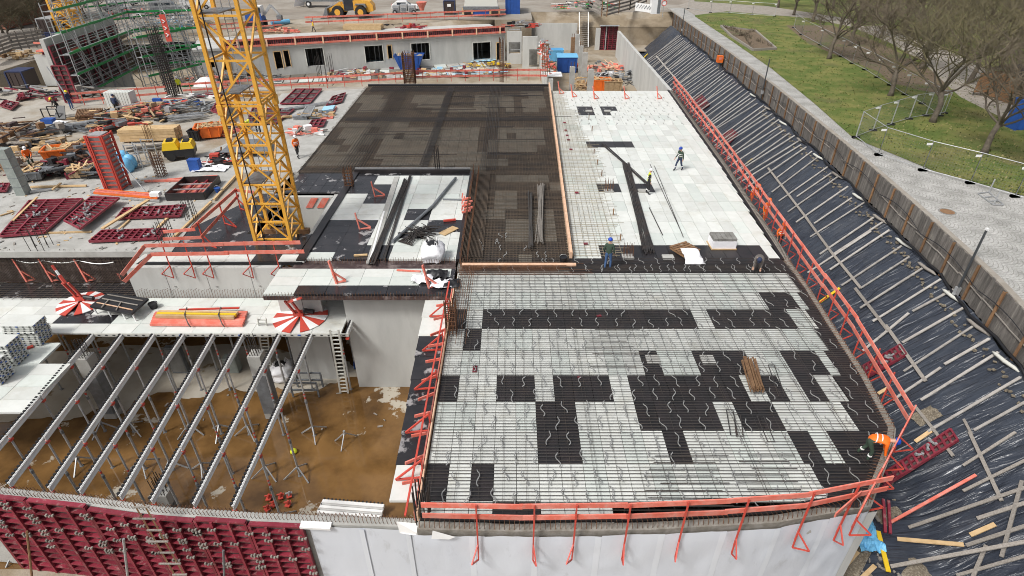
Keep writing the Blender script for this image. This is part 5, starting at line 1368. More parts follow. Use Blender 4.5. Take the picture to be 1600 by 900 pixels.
# ================================================================ PEOPLE
DG = None
def skin_mesh(verts, edges, radii):
    me = bpy.data.meshes.new('tmp'); me.from_pydata(verts, edges, []); ob = bpy.data.objects.new('tmp', me); COL.objects.link(ob)
    md = ob.modifiers.new('s', 'SKIN'); md.use_smooth_shade = True
    for i, r in enumerate(radii): me.skin_vertices[0].data[i].radius = (r if isinstance(r, tuple) else (r, r))
    me.skin_vertices[0].data[0].use_root = True
    sb = ob.modifiers.new('u', 'SUBSURF'); sb.levels = 1; sb.render_levels = 1
    dg = bpy.context.evaluated_depsgraph_get(); ev = ob.evaluated_get(dg)
    out = bpy.data.meshes.new_from_object(ev); bpy.data.objects.remove(ob); bpy.data.meshes.remove(me)
    return out
def person(lb, loc, head, pose='stand', top='olive', legs='denim', helmet='helmet_blue', vest=None, band=False, mirror=1, bare=False):
    t = thing('person', lb, 'person', loc)
    bend = {'stand': .04, 'walk': .1, 'bend': 1.25, 'crouch': 1.0, 'lean': .45}[pose]
    J = {'pel': V(0, 0, .95), 'bel': V(0, 0, 1.1), 'che': V(0, 0, 1.30), 'nec': V(0, -.01, 1.49), 'hd': V(0, -.03, 1.63), 'ht': V(0, -.02, 1.72)}
    hipz = 0
    for s, k in ((-1, 'l'), (1, 'r')):
        J['sh'+k] = V(.18*s, 0, 1.42); J['el'+k] = V(.25*s, .03, 1.15); J['wr'+k] = V(.25*s, -.1, .92); J['ha'+k] = V(.25*s, -.14, .84)
        if pose in ('bend', 'crouch'): J['el'+k] = V(.24*s, -.12, 1.16); J['wr'+k] = V(.17*s, -.34, 1.08); J['ha'+k] = V(.15*s, -.42, 1.04)
        if pose == 'lean': J['el'+k] = V(.25*s, -.15, 1.2); J['wr'+k] = V(.14*s, -.36, 1.1); J['ha'+k] = V(.12*s, -.44, 1.06)
    step = {'stand': .06, 'walk': .26, 'bend': .14, 'crouch': .18, 'lean': .12}[pose]
    drop = {'stand': 0, 'walk': .02, 'bend': .08, 'crouch': .34, 'lean': .02}[pose]
    # bend the upper body about the pelvis
    for k in J:
        if k != 'pel':
            d = J[k]-J['pel']; f = min(1, d.z/.2) if k == 'bel' else 1
            a = bend*f*(.6 if k == 'bel' else 1); J[k] = J['pel']+V(d.x, d.y*math.cos(a)-d.z*math.sin(a), d.z*math.cos(a)+d.y*math.sin(a))
    if pose == 'bend':
        for k in 'lr':
            s_ = J['sh'+k]; J['el'+k] = s_+V(0, -.03, -.27); J['wr'+k] = s_+V(-.02, -.08, -.5); J['ha'+k] = s_+V(-.02, -.11, -.58)
    if pose == 'walk': J['wrl'] += V(0, -.12, .04); J['wrr'] += V(0, .14, 0); J['hal'] += V(0, -.14, .05); J['har'] += V(0, .15, 0)
    for k in J: J[k].z -= drop
    for s, k in ((-1, 'l'), (1, 'r')):
        st = step*(1 if k == 'l' else -1)
        J['hi'+k] = V(.10*s, 0, .9-drop); J['kn'+k] = V(.12*s, -.05-st*.5-drop*.7, .49-drop*.35); J['an'+k] = V(.13*s, -st+.02, .09+(.05 if pose == 'walk' and k == 'r' else 0)); J['to'+k] = V(.14*s, -st-.16, .045)
    names = list(J); ix = {k: i for i, k in enumerate(names)}
    E_ = [('pel', 'bel'), ('bel', 'che'), ('che', 'nec'), ('nec', 'hd'), ('hd', 'ht')]
    for k in 'lr': E_ += [('che', 'sh'+k), ('sh'+k, 'el'+k), ('el'+k, 'wr'+k), ('wr'+k, 'ha'+k), ('pel', 'hi'+k), ('hi'+k, 'kn'+k), ('kn'+k, 'an'+k), ('an'+k, 'to'+k)]
    rad = {'pel': (.165, .13), 'bel': (.15, .12), 'che': (.17, .125), 'nec': .06, 'hd': .095, 'ht': .07, 'sh': .075, 'el': .052, 'wr': .038, 'ha': .042, 'hi': .095, 'kn': .068, 'an': .052, 'to': .045}
    rr = [rad[k] if k in rad else rad[k[:2]] for k in names]
    me = skin_mesh([tuple(J[k]) for k in names], [(ix[a], ix[b]) for a, b in E_], rr)
    me.name = 'body'
    mats = [top, legs, 'skin', 'black', vest or top]
    for m in mats: me.materials.append(M[m])
    segs = []
    for a, b in E_:
        mi = 0
        if a in ('nec', 'hd') or b in ('ht',): mi = 2
        if b[:2] == 'ha': mi = 2
        if a == 'pel' and b[:2] == 'hi' or b[:2] in ('kn', 'an'): mi = 1
        if b[:2] == 'to': mi = 3
        if (a, b) in (('pel', 'bel'), ('bel', 'che'), ('che', 'nec')) or a == 'che': mi = 4
        segs.append((J[a], J[b], mi))
    for p in me.polygons:
        c = p.center; best = (9, 0)
        for a, b, mi in segs:
            d = b-a; f = max(0, min(1, (c-a).dot(d)/max(1e-6, d.dot(d)))); q = (a+d*f-c).length
            if q < best[0]: best = (q, mi)
        p.material_index = best[1]; p.use_smooth = True
    # fingers and facial features joined into the body mesh
    bm = bmesh.new(); bm.from_mesh(me)
    def blk(p, q, r, mi):
        x = MB().tube(p, q, r, 5, r*.75); vv = [bm.verts.new(v) for v in x.v]
        for f in x.f:
            try: bm.faces.new([vv[i] for i in f]).material_index = mi
            except ValueError: pass
    for k in 'lr':
        d = (J['ha'+k]-J['wr'+k]).normalized(); sd_ = Vector((1, 0, 0)); h0 = J['ha'+k]
        for i in range(4): blk(h0+sd_*(.012*(i-1.5))*1.6, h0+sd_*(.02*(i-1.5))*1.3+d*(.085-.012*abs(i-1.4))+V(0, -.02, -.01), .011, 2)
        blk(h0-d*.03, h0-d*.0+sd_*(.05 if k == 'l' else -.05)+V(0, -.03, 0), .012, 2)
    fd = (J['ht']-J['nec']).normalized(); fw_ = V(0, -math.cos(bend), -math.sin(bend)); fc = J['hd']+fd*.0
    blk(fc+fw_*.085, fc+fw_*.125-fd*.025, .018, 2)
    for s in (-1, 1): blk(fc+fw_*.08+V(.035*s, 0, 0)+fd*.02, fc+fw_*.1+V(.035*s, 0, 0)+fd*.02, .012, 3); blk(fc+V(.09*s, 0, 0), fc+V(.11*s, 0, 0)+fd*.03, .02, 2)
    blk(fc+fw_*.085-fd*.06+V(-.025, 0, 0), fc+fw_*.085-fd*.06+V(.025, 0, 0), .008, 3)
    bm.to_mesh(me); bm.free()
    body = bpy.data.objects.new('body', me); COL.objects.link(body); body.parent = t
    # helmet
    hb = MB(); hb.lathe([(.125, 0), (.125, .03), (.118, .07), (.095, .115), (.05, .14), (.01, .147)], (0, 0, 0), 12); hb.hexa([(-.09, -.10, -.005), (.09, -.10, -.005), (.06, -.185, -.01), (-.06, -.185, -.01)], [(-.09, -.10, .015), (.09, -.10, .015), (.06, -.185, .005), (-.06, -.185, .005)])
    ho = bpy.data.objects.new('helmet', hb.mesh('helmet', helmet, smooth=True)); COL.objects.link(ho); ho.parent = t; ho.location = J['hd']+fd*.03; ho.rotation_euler = (bend, 0, 0)
    if band:
        for f in (.25, .75):
            c = J['bel'].lerp(J['che'], f*1.2-.1); up = (J['che']-J['bel']).normalized(); sx = V(1, 0, 0); sy = up.cross(sx)
            mb = MB(); n_ = 14; mb.path([c+sx*(.182*math.cos(q*2*math.pi/n_))+sy*(.142*math.sin(q*2*math.pi/n_)) for q in range(n_+1)], .02, 4, cap=False)
            o = bpy.data.objects.new('reflective_band', mb.mesh('reflective_band', 'reflect')); COL.objects.link(o); o.parent = t
        for k in 'lr':
            c = J['kn'+k].lerp(J['an'+k], .5); mb = MB(); mb.tube(c+V(0, 0, -.025), c+V(0, 0, .025), .073, 8); o = bpy.data.objects.new('reflective_band', mb.mesh('reflective_band', 'reflect')); COL.objects.link(o); o.parent = t
    t.rotation_euler.z = head
    return t
pi = math.pi
person('worker in yellow vest and white helmet standing by a dark rebar bundle', P(1011, 303), 1.4, 'stand', 'dark_cloth', 'dark_cloth', 'helmet_white', 'hivis_yellow', True)
person('worker in dark clothes and blue helmet walking over the white deck', P(1060, 266), -1.0, 'walk', 'olive', 'navy', 'helmet_blue', None, True)
person('worker in green jacket, jeans and blue helmet seen from behind', P(949, 420), pi-.3, 'stand', 'olive', 'denim', 'helmet_blue')
person('worker in grey bending over at the right end of the black strip', P(1181, 424), -.4, 'bend', 'grey_cloth', 'grey_cloth', 'navy')
person('worker in orange jacket and blue helmet bending over the near right corner', P(1347, 714), 1.15, 'bend', 'hivis_orange', 'olive', 'helmet_blue', 'hivis_orange', True)
p = P(1178, 312, -.6); person('farthest orange worker outside the right guard rail', (XR(36)+.95, 36.5, -1.1), .6, 'lean', 'hivis_orange', 'hivis_orange', 'hivis_orange', None, True)
person('orange worker with reflective bands outside the right guard rail, middle of three', (XR(33)+.85, 33.3, -.9), .4, 'stand', 'hivis_orange', 'hivis_orange', 'hivis_orange', None, True)
person('nearest orange worker in dark trousers outside the right guard rail', (XR(30)+.85, 30.3, -1.1), .2, 'stand', 'hivis_orange', 'dark_cloth', 'hivis_orange', None, True)
person('worker in orange vest and white helmet walking left of the dark rebar slab', P(466, 246), .8, 'walk', 'hivis_orange', 'dark_cloth', 'helmet_white', 'hivis_orange', True)
person('worker in yellow jacket and blue helmet on the building roof', P(491, 50, -.1), -1.2, 'walk', 'yellow', 'dark_cloth', 'helmet_blue')
person('worker in orange vest and white helmet beside the wrapped column', P(52, 262), .7, 'lean', 'hivis_orange', 'olive', 'helmet_white', 'hivis_orange')
person('worker in black with yellow helmet stooping by a wheelbarrow at left', P(96, 180), -.5, 'lean', 'dark_cloth', 'dark_cloth', 'helmet_yellow')
person('worker in blue overalls and yellow helmet at the foot of the crimson formwork', P(113, 171), 1.2, 'stand', 'navy', 'denim', 'helmet_yellow')
person('worker in dark blue standing before the white panel stack', P(185, 178), pi, 'stand', 'navy', 'dark_cloth', 'navy')
person('worker with yellow helmet beside the crimson formwork at far left', P(102, 118, 1.2), 2, 'stand', 'navy', 'navy', 'helmet_yellow')
person('worker in yellow vest kneeling behind the crane mast', P(383, 205), 1.2, 'crouch', 'hivis_yellow', 'dark_cloth', 'hivis_yellow', None, True)
person('worker in black standing inside the view through the crane mast', P(405, 208), .3, 'stand', 'dark_cloth', 'dark_cloth', 'helmet_yellow')
person('worker in yellow vest at the foot of the tall dark rebar cage', P(283, 147), .3, 'stand', 'hivis_yellow', 'dark_cloth', 'helmet_white')

# ================================================================ CLUTTER ON THE DECKS
def boxthing(name, lb, cat, c, d, m, rz=0, lid=None, extra=None):
    """bevelled box with rim and lid"""
    t = thing(name, lb, cat, (c[0], c[1], c[2])); x, y, z = d
    MB().box((c[0], c[1], c[2]+z*.45), (x, y, z*.9), rz).build('body', m, t)
    MB().box((c[0], c[1], c[2]+z*.95), (x*1.04, y*1.04, z*.1), rz).build('lid', lid or m, t)
    return t
def skip(lb, p, L_, W_, H, m, rz=0, load=None, ends=True):
    """open-top container with sloping ends"""
    t = thing('skip_container', lb, 'skip', p); ca, sa = math.cos(rz), math.sin(rz)
    def w_(x, y, z): return V(p.x+x*ca-y*sa, p.y+x*sa+y*ca, p.z+z)
    tb, tt = .62 if ends else .92, 1.0
    lo = [w_(sx*L_/2*tb, sy*W_/2*.85, .08) for sx, sy in ((-1, -1), (1, -1), (1, 1), (-1, 1))]; hi = [w_(sx*L_/2, sy*W_/2, H) for sx, sy in ((-1, -1), (1, -1), (1, 1), (-1, 1))]
    for i in range(4):
        j = (i+1) % 4; mb = MB(); n_ = (lo[j]-lo[i]).cross(hi[i]-lo[i]).normalized()*.05; mb.hexa([lo[i], lo[j], hi[j], hi[i]], [lo[i]-n_, lo[j]-n_, hi[j]-n_, hi[i]-n_]); mb.build('side_wall', m, t)
    MB().hexa(lo, [v+V(0, 0, .05) for v in lo]).build('floor', m, t)
    mb = MB()
    for i in range(4): mb.beam(hi[i], hi[(i+1) % 4], .1, .08)
    mb.build('rim', m, t)
    for sx in (-.35, 0, .35): MB().beam(w_(sx*L_*.8, -W_/2*.87, .1), w_(sx*L_, -W_/2*1.03, H*.92), .07, .07).build('rib', m, t)
    if load:
        mb = MB(); mb.grid(lambda u, v: w_((u-.5)*L_*.94, (v-.5)*W_*.94, H*.85+.28*noise.noise(V(u*5, v*4, p.x))*2), 8, 6); mb.build('rubble', load, t)
        mb = MB()
        for i in range(8): a = R.uniform(0, 3); q = w_(R.uniform(-.35, .35)*L_, R.uniform(-.35, .35)*W_, H+.1); dd = V(math.cos(a), math.sin(a), R.uniform(-.1, .3))*.5; mb.beam(q-dd, q+dd, .1, .05)
        mb.build('scrap_timber', 'timber_new', t)
    return t
def plank(lb, a, b, z=.08, w_=.2, h=.06, m='timber_new', name='timber_plank', g=None):
    p = a if isinstance(a, Vector) else P(*a, z); q = b if isinstance(b, Vector) else P(*b, z)
    return single(name, lb, 'plank' if 'plank' in name else 'beam', MB().beam(p, q, w_, h), m, g)
def bundle(name, lb, a, b, n_, spread, r, m, z=.1, cat='rebar bundle', sag=.03, taper=1.0):
    p = P(*a, z); q = P(*b, z); d = (q-p).normalized(); s_ = Vector((-d.y, d.x, 0)); mb = MB()
    for i in range(n_):
        o1, o2 = R.uniform(-spread, spread), R.uniform(-spread, spread)*taper
        zz = R.uniform(0, spread*.5); e = R.uniform(-.4, .4)
        mb.beam(p+s_*o1+d*e+V(0, 0, zz), q+s_*o2+d*e+V(0, 0, zz*.6), r*2, r*2)
    o = mb.build(name, m); o['label'] = lb; o['category'] = cat; return o
bundle('rebar_bundle', 'broad dark rebar bundle lying on the white deck beside the yellow-vested worker', (978, 258), (1014, 394), 34, .26, .018, 'rebar_dark', .05, taper=1.3)
bundle('rebar_bundle', 'thin rebar bars leading to the yellow-vested worker', (943, 226), (1012, 288), 6, .12, .018, 'rebar_dark', .08)
bundle('rebar_bundle', 'single long bars on the white deck right of the dark bundle', (1022, 262), (1062, 372), 2, .3, .014, 'rebar', .03)
bundle('rebar_bundle', 'short bar lying near the dark rebar bundle', (1015, 325), (1036, 368), 1, .02, .02, 'rebar_dark', .03)
bundle('rebar_bundle', 'bundle of rusty bars on the rebar strip, left one', (828, 302), (829, 384), 14, .14, .018, 'rebar', .16)
bundle('rebar_bundle', 'bundle of rusty bars on the rebar strip, right broad one', (845, 290), (842, 376), 22, .24, .018, 'timber_grey', .16)
bundle('rebar_bundle', 'dark long bar bundle across the middle deck', (635, 282), (582, 408), 26, .2, .018, 'rebar_dark', .06)
bundle('rebar_bundle', 'thinner dark bar bundle bent across the middle deck', (641, 276), (598, 408), 10, .1, .016, 'rebar_dark', .06)
single('drain_pipe', 'long black pipe lying diagonally over the middle deck', 'pipe', MB().path([P(712, 278, .12), P(676, 322, .12), P(642, 352, .12), P(613, 378, .1)], .09, 8), 'steel_grey')
single('drain_pipe', 'short grey pipe on the white panels of the middle deck', 'pipe', MB().tube(P(692, 311, .08), P(727, 312, .08), .05, 8), 'steel_grey')
plank('white slats beside the dark bar bundle on the middle deck', (600, 330), (578, 408), .05, .12, .04, 'white', 'timber_plank')
plank('red batten lying on the white strip beside the torn bag', (620, 422), (657, 424), .05, .1, .06, 'red_paint')
plank('small timber offcut at the edge of the wet black panels', (553, 399), (574, 398), .06, .12, .08)
plank('worn plywood board on the middle deck beside the big bag', (690, 366), (712, 355), .05, .5, .03, 'timber_new')
plank('red and white tool on the middle deck near the right edge', (693, 345), (712, 343), .08, .14, .1, 'red_steel')
# pile of dark bent bars
t = thing('rebar_pile', 'heap of dark bent rebar stirrups behind the white big bag', 'rebar pile', P(658, 370))
mb = MB(); c = P(660, 368, .05)
for i in range(70):
    a = R.uniform(0, 6.28); l = R.uniform(.3, .8); o_ = V(R.uniform(-.6, .5), R.uniform(-.5, .6), R.uniform(0, .45)); d = V(math.cos(a), math.sin(a)*.5, R.uniform(-.25, .25))*l; mb.beam(c+o_-d, c+o_+d, .03, .03)
for i in range(26):
    o_ = V(-.5+R.uniform(-.1, .1), -.3, .1); mb.beam(c+o_+V(R.uniform(0, .4), .2, R.uniform(0, .3)), c+V(-1.3+i*.035, -.75-.02*i, .02), .025, .025)
mb.build('bars', 'rebar_dark', t, kind='stuff')
def bigbag(lb, px, py, z=0, s=1.0, m='white_bag', fill='black'):
    p = P(px, py, z); t = thing('big_bag', lb, 'bag', p)
    mb = MB()
    def f(u, v):
        a = u*2*math.pi; k = math.sin(min(1, v*1.15)*pi*.5); sq = 1/max(abs(math.cos(a)), abs(math.sin(a)), .8)
        r = (.5+.08*math.sin(v*3.1)+.16*noise.noise(V(math.cos(a)*2.4, math.sin(a)*2.4, v*4+p.x)))*sq*s*(1 if v < .75 else 1-(v-.75)*1.5)
        return V(p.x+r*math.cos(a), p.y+r*math.sin(a), z+.02+v*.95*s+.06*noise.noise(V(a*1.5, v*3, 2)))
    mb.grid(f, 22, 9); mb.build('sack', m, t, smooth=True)
    mb = MB(); mb.lathe([(.33*s, 0), (.28*s, .1), (.1*s, .16)], (p.x, p.y, z+.85*s), 10); mb.build('filling', fill, t)
    for k in range(4):
        a = k*pi/2+.7; q = p+V(math.cos(a)*.38*s, math.sin(a)*.38*s, .85*s); mb = MB(); mb.path([q, q+V(.06, 0, .22), q+V(-.05, .05, .3), q+V(-.12*math.cos(a), -.12*math.sin(a), .08)], .025, 4); mb.build('handle', 'white', t)
bigbag('full white big bag with dark filling on the middle deck', 677, 404)
t = thing('torn_bag', 'torn white bag with black rags behind the red stanchion', 'bag', P(680, 440))
for i, (a, b, m) in enumerate(((660, 438, 'white_bag'), (690, 446, 'white_bag'), (683, 430, 'black'), (702, 446, 'black'))):
    c = P(a, b, .02); mb = MB()
    mb.grid(lambda u, v: c+V((u-.5)*1.1*(1-.3*abs(noise.noise(V(v*3, i, 1)))), (v-.5)*.75, .12+.22*noise.noise(V(u*4, v*4, i*3))+.12*math.sin(u*pi)*math.sin(v*pi)), 10, 8); mb.build('rag', m, t, smooth=True)
# red bundle of brackets at the right end of the middle deck
t = thing('bracket_stack', 'stack of red brackets at the right edge of the middle deck', 'bracket stack', P(728, 325))
for i in range(5): p = P(728+(i % 2)*3, 312+i*5, .3); mb = MB(); mb.beam(p+V(-.25, 0, 0), p+V(.3, .05, .12), .12, .1); mb.beam(p+V(-.25, .1, .1), p+V(-.2, .1, .4), .08, .08); mb.build('bracket', 'red_paint', t)
# pallets and blocks on the white deck
def pallet(lb, px, py, rz=0, z=0, tilt=0):
    p = P(px, py, z); t = thing('pallet', lb, 'pallet', p)
    ca, sa = math.cos(rz), math.sin(rz)
    for i in range(6): o = -.5+i*.2; MB().box((p.x-o*sa, p.y+o*ca, z+.26), (1.2, .14, .03), rz).build('slat', 'timber_brown', t)
    for o in (-.5, 0, .5): MB().box((p.x+o*ca, p.y+o*sa, z+.16), (.1, 1.15, .16), rz).build('bearer', 'timber_brown', t)
    return t
pallet('brown wooden pallet half under a white sheet on the white deck', 1069, 394, .5)
p = P(1083, 398, .3); mb = MB(); mb.grid(lambda u, v: p+V((u-.5)*1.1, (v-.5)*1.3, .05+.1*noise.noise(V(u*4, v*4, 2))-(.3 if u > .9 or v < .08 else 0)), 12, 12); single('plastic_sheet', 'white plastic sheet draped over the brown pallet', 'sheet', mb, 'white_bag', smooth=True)
t = thing('block_pallet', 'white wrapped stack topped with grey blocks on the white deck', 'stack', P(1127, 386))
p = P(1127, 384); MB().box((p.x, p.y, .27), (1.3, .9, .44)).build('wrapped_stack', 'white_bag', t)
for i in range(5): MB().box((p.x-.52+i*.26, p.y, .57), (.24, .85, .15)).build('block', 'concrete_dark', t)
MB().box((p.x, p.y, .03), (1.4, 1.0, .06)).build('pallet_base', 'timber_new', t)
# bucket on the plank crossing
def bucket(lb, p, m, r=.16, h=.3):
    t = thing('bucket', lb, 'bucket', p); MB().lathe([(r*.78, 0), (r, h), (r*1.06, h), (r*1.06, h-.03)], p, 14).build('pail', m, t); MB().lathe([(r*.9, h-.05), (r*.88, h-.04)], p, 12).build('content', 'white' if m == 'black' else 'black', t)
    mb = MB(); mb.path([p+V(math.cos(a)*r, .02, h+math.sin(a)*r*.7) for a in [pi*k/8 for k in range(9)]], .008, 4); mb.build('handle', 'galv', t)
bucket('black bucket with white rim at the corner of the long edge boards', P(880, 409, .1), 'black', .2)
bucket('small blue bucket beside the black-rimmed formwork frame', P(341, 300, 0), 'blue', .2)
bucket('black bucket on the lower deck beside the dark tray', P(241, 481, ZD), 'black', .22)
# bars bundle on the near slab
t = thing('rebar_bundle', 'upright-looking bundle of brown bars lying on the near slab', 'rebar bundle', P(1178, 590))
mb = MB()
for i in range(40): o_ = R.uniform(-.26, .26); e = R.uniform(-.1, .1); mb.beam(P(1168, 565, .15)+V(o_, e, R.uniform(0, .25)), P(1182, 612, .15)+V(o_, e, R.uniform(0, .25)), .035, .035)
mb.build('bars', 'timber_brown', t, kind='stuff')
for i, (a, b, c, d) in enumerate(((1140, 640, 1147, 680), (1152, 648, 1156, 682), (1205, 570, 1222, 620), (1188, 650, 1205, 690))):
    mb = MB(); p, q = P(a, b, .14), P(c, d, .14); s_ = V(.12, 0, 0); mb.path([p-s_, p+s_, q+s_, q-s_, p-s_], .018, 4)
    single('stirrup_bundle', 'bent steel stirrups on the near slab, %s of four loose sets' % nth(i+1), 'stirrup', mb, 'rebar_dark')

# ---------------------------------------------------------------- lower deck clutter
def disc_crane(lb, px, py, r, boomdir, z=ZD, ln=1.0):
    p = P(px, py, z); t = thing('jib_crane', lb, 'jib crane', p); n_ = 18
    for i in range(n_):
        a0, a1 = i*2*pi/n_+.1, (i+1)*2*pi/n_+.1; mb = MB()
        if i == 13: continue
        A_ = [p+V(.12*math.cos(a), .12*math.sin(a), .16) for a in (a0, a1)]; B_ = [p+V(r*math.cos(a), r*math.sin(a), .06) for a in (a1, a0)]
        q = A_+B_; mb.hexa([v-V(0, 0, .04) for v in q], q); mb.build('sector', 'white' if i % 2 else 'red_steel', t)
    for dx in (-.18, .1): MB().beam(p+V(dx, -.25*ln+.25, .12), p+V(dx-.12 if dx < 0 else dx-.1, -.55*ln-.1, 1.45), .1, .1).build('mast', 'red_steel', t)
    MB().box(p+V(-.05, -.25*ln+.25, .25), (.5, .3, .25)).build('turntable', 'red_steel', t)
    e = p+V(boomdir[0], boomdir[1], boomdir[2]); b0 = p+V(-.15, -.55*ln-.1, 1.42)
    MB().beam(b0, b0.lerp(e, .45), .13, .13).build('boom', 'red_steel', t); MB().beam(b0.lerp(e, .4), b0.lerp(e, .75), .09, .09).build('boom', 'white', t); MB().beam(b0.lerp(e, .72), e, .1, .1).build('boom', 'red_steel', t)
    MB().tube(e, e-V(0, 0, .6), .012, 4).build('hoist_rope', 'black', t); MB().lathe([(.03, 0), (.08, .1), (.06, .25), (.02, .3)], e-V(0, 0, .9), 8).build('hook_block', 'black', t)
    MB().tube(p+V(.2, .15, .35), p+V(.7, .1, .3), .12, 10).build('motor', 'black', t)
    return t
disc_crane('small red jib crane on a round red and white base plate, right one', 470, 496, 1.38, (.9, -1.5, 2.2))
disc_crane('small red jib crane on a tilted round red and white base, left one', 127, 475, 1.15, (-.65, .1, 2.35), ln=.15)
t = thing('steel_tray', 'flat black steel tray table with timber laths beside the left jib crane', 'tray', P(185, 475, ZD))
q = [P(140, 478, ZD+.55), P(205, 490, ZD+.55), P(232, 466, ZD+.55), P(168, 457, ZD+.55)]
MB().slab(q, .12).build('table_top', 'black', t)
for k, (a, b) in enumerate(((0, .1), (.35, .1), (.7, .1), (.95, .12))): p = q[0].lerp(q[1], a+.03); MB().beam(p-V(0, -.1, .1), V(p.x+.05, p.y+.1, ZD), .06, .06).build('leg', 'white', t)
for k in range(3): a_ = .2+.3*k; MB().beam(q[0].lerp(q[3], a_)+V(.2, 0, .04), q[1].lerp(q[2], a_)+V(-.1, 0, .04), .05, .04).build('lath', 'timber_grey' if k else 'timber_pink', t)
for k in range(2): MB().beam(q[0].lerp(q[1], .3+.35*k)+V(0, 0, .05), q[3].lerp(q[2], .3+.3*k)-V(.2, .6, -.05), .05, .04).build('lath', 'timber_grey', t)
# red board stack with yellow beams
t = thing('board_stack', 'stack of red boards with yellow timber beams on the lower deck', 'board stack', P(310, 497, ZD))
for i in range(7):
    f = i/6; MB().beam(P(236+6*f, 506-16*f, ZD+.1+.03*(i % 3)), P(380+6*f, 507-18*f, ZD+.1+.03*(i % 3)), .22, .12).build('board', 'red_paint', t)
for i in range(3): MB().beam(P(244+2*i, 494-3.2*i, ZD+.32), P(366+3*i, 496-3.5*i, ZD+.32), .14, .16).build('beam', 'yellow' if i == 1 else 'timber_new', t)
MB().beam(P(280, 484, ZD+.25), P(374, 481, ZD+.25), .09, .08).build('batten', 'red_steel', t)
for px in (292, 345): mb = MB(); mb.path([P(px, 480, ZD+.3), P(px-4, 492, ZD+.45), P(px+2, 506, ZD+.3), P(px+6, 511, ZD+.1)], .03, 4); mb.build('strap', 'grey_cloth', t)
plank('yellow timber formwork beam at the top of the pit wall', P(558, 473, ZD+.15), P(640, 475, ZD+.15), None, .16, .22, 'yellow', 'timber_beam')
# stacks of white deck panels
def panel_stack(lb, px, py, n_, w_=1.5, d_=.9, rz=.05):
    p = P(px, py, ZD); t = thing('panel_stack', lb, 'panel stack', p, 'panel stacks on the lower deck')
    me = MB().box((0, 0, 0), (w_, d_, .085)).mesh('panel', 'panel_white'); dm = MB().box((0, 0, 0), (.09, .012, .045)).mesh('grip_hole', 'black'); bm_ = MB().box((0, 0, 0), (.11, .012, .05)).mesh('grip_hole', 'blue')
    sm_ = MB().box((0, 0, 0), (.012, .1, .05)).mesh('grip_hole', 'blue'); sk_ = MB().box((0, 0, 0), (.012, .09, .045)).mesh('grip_hole', 'black')
    for i in range(n_):
        jx, jy = R.uniform(-.03, .03), R.uniform(-.03, .03); z = ZD+.08+i*.118
        inst('panel', me, t, (p.x+jx, p.y+jy, z), rz)
        for k in range(5):
            inst('grip_hole', bm_ if (k == 2 and i % 3 == 0) else dm, t, (p.x+jx-w_/2+.15+k*.3, p.y+jy-d_/2-.006-.0, z), rz*0)
        for k in range(4): inst('grip_hole', sm_ if (k+i) % 3 == 0 else sk_, t, (p.x+jx+w_/2+.022, p.y+jy-d_/2+.12+k*.2, z), 0)
    MB().box((p.x, p.y, ZD+.02), (w_*.9, d_*.9, .03)).build('pallet_base', 'timber_brown', t)
panel_stack('tall stack of white deck panels nearest the left jib crane', 52, 532, 10, rz=.0)
panel_stack('stack of white deck panels at the left edge, middle of three', 12, 563, 10, rz=.0)
panel_stack('stack of white deck panels cut off by the left edge, nearest of three', -12, 592, 9, rz=.0)
plank('red handle tool on the white panels beside the panel stack', P(42, 544, ZD+.05), P(52, 541, ZD+.05), None, .16, .08, 'red_steel', 'timber_plank')
# things in the pit
def ladder(lb, a, b, w_, n_, m='galv'):
    t = thing('ladder', lb, 'ladder', b); d = (b-a).normalized(); s_ = Vector((1, 0, 0))
    for k in (-1, 1): MB().beam(a+s_*k*w_/2, b+s_*k*w_/2, .05, .09).build('stile', m, t)
    for i in range(n_): p = a.lerp(b, (i+.5)/n_); MB().beam(p-s_*w_/2, p+s_*w_/2, .05, .05).build('rung', m, t)
ladder('aluminium ladder leaning at the lower deck edge down to the pit floor', P(522, 515, ZD+.4), P(538, 614, ZG), .42, 17, 'panel_edge')
ladder('second aluminium ladder behind the dark wrapped column', P(409, 497, ZD+.6), P(418, 580, ZG), .42, 17, 'panel_edge')
t = thing('beam_stack', 'stack of white perforated deck beams on the wet pit floor', 'beam stack', P(545, 795, ZG))
for i in range(5):
    p, q = P(496+i*2, 800-i*4, ZG+.1+.18*(i//2)), P(596+i, 808-i*4, ZG+.1+.18*(i//2))
    MB().beam(p, q, .16, .16).build('beam', 'white', t)
    mb = MB(); d = q-p
    for k in range(16): mb.box(p+d*(k+.5)/16+V(0, .1, .1), (.07, .05, .07))
    mb.build('tooth_rail', 'black', t, kind='stuff')
t = thing('shoring_frame', 'small grey steel trestle on the pit floor behind the ladder', 'trestle', P(490, 610, ZG))
c = P(482, 612, ZG)
for dx in (-.7, .7):
    for dy in (-.4, .4): MB().beam(c+V(dx, dy, 0), c+V(dx, dy, 1.0), .08, .08).build('leg', 'steel_grey', t)
for z in (.5, 1.0):
    for dy in (-.4, .4): MB().beam(c+V(-.7, dy, z), c+V(.7, dy, z), .08, .08).build('rail', 'steel_grey', t)
bigbag('crumpled white sack on the pit floor below the right jib crane', 443, 588, ZG, 1.0)
def drum(lb, p, m, r=.2, h=.35):
    t = thing('cable_drum', lb, 'cable drum', p); MB().tube(p+V(-.15, 0, r), p+V(.15, 0, r), r*.6, 12).build('core', m, t)
    for s in (-1, 1): MB().tube(p+V(.16*s, 0, r), p+V(.2*s, 0, r), r, 14).build('flange', m, t)
drum('blue cable drum at the foot of the pale pit wall', P(561, 575, ZG), 'blue', .3)
single('hard_hat', 'yellow-green helmet left on the pit floor by a tripod', 'helmet', MB().lathe([(.17, 0), (.165, .05), (.13, .13), (.06, .17), (.01, .175)], P(459, 706, ZG), 12), 'hivis_yellow', smooth=True)
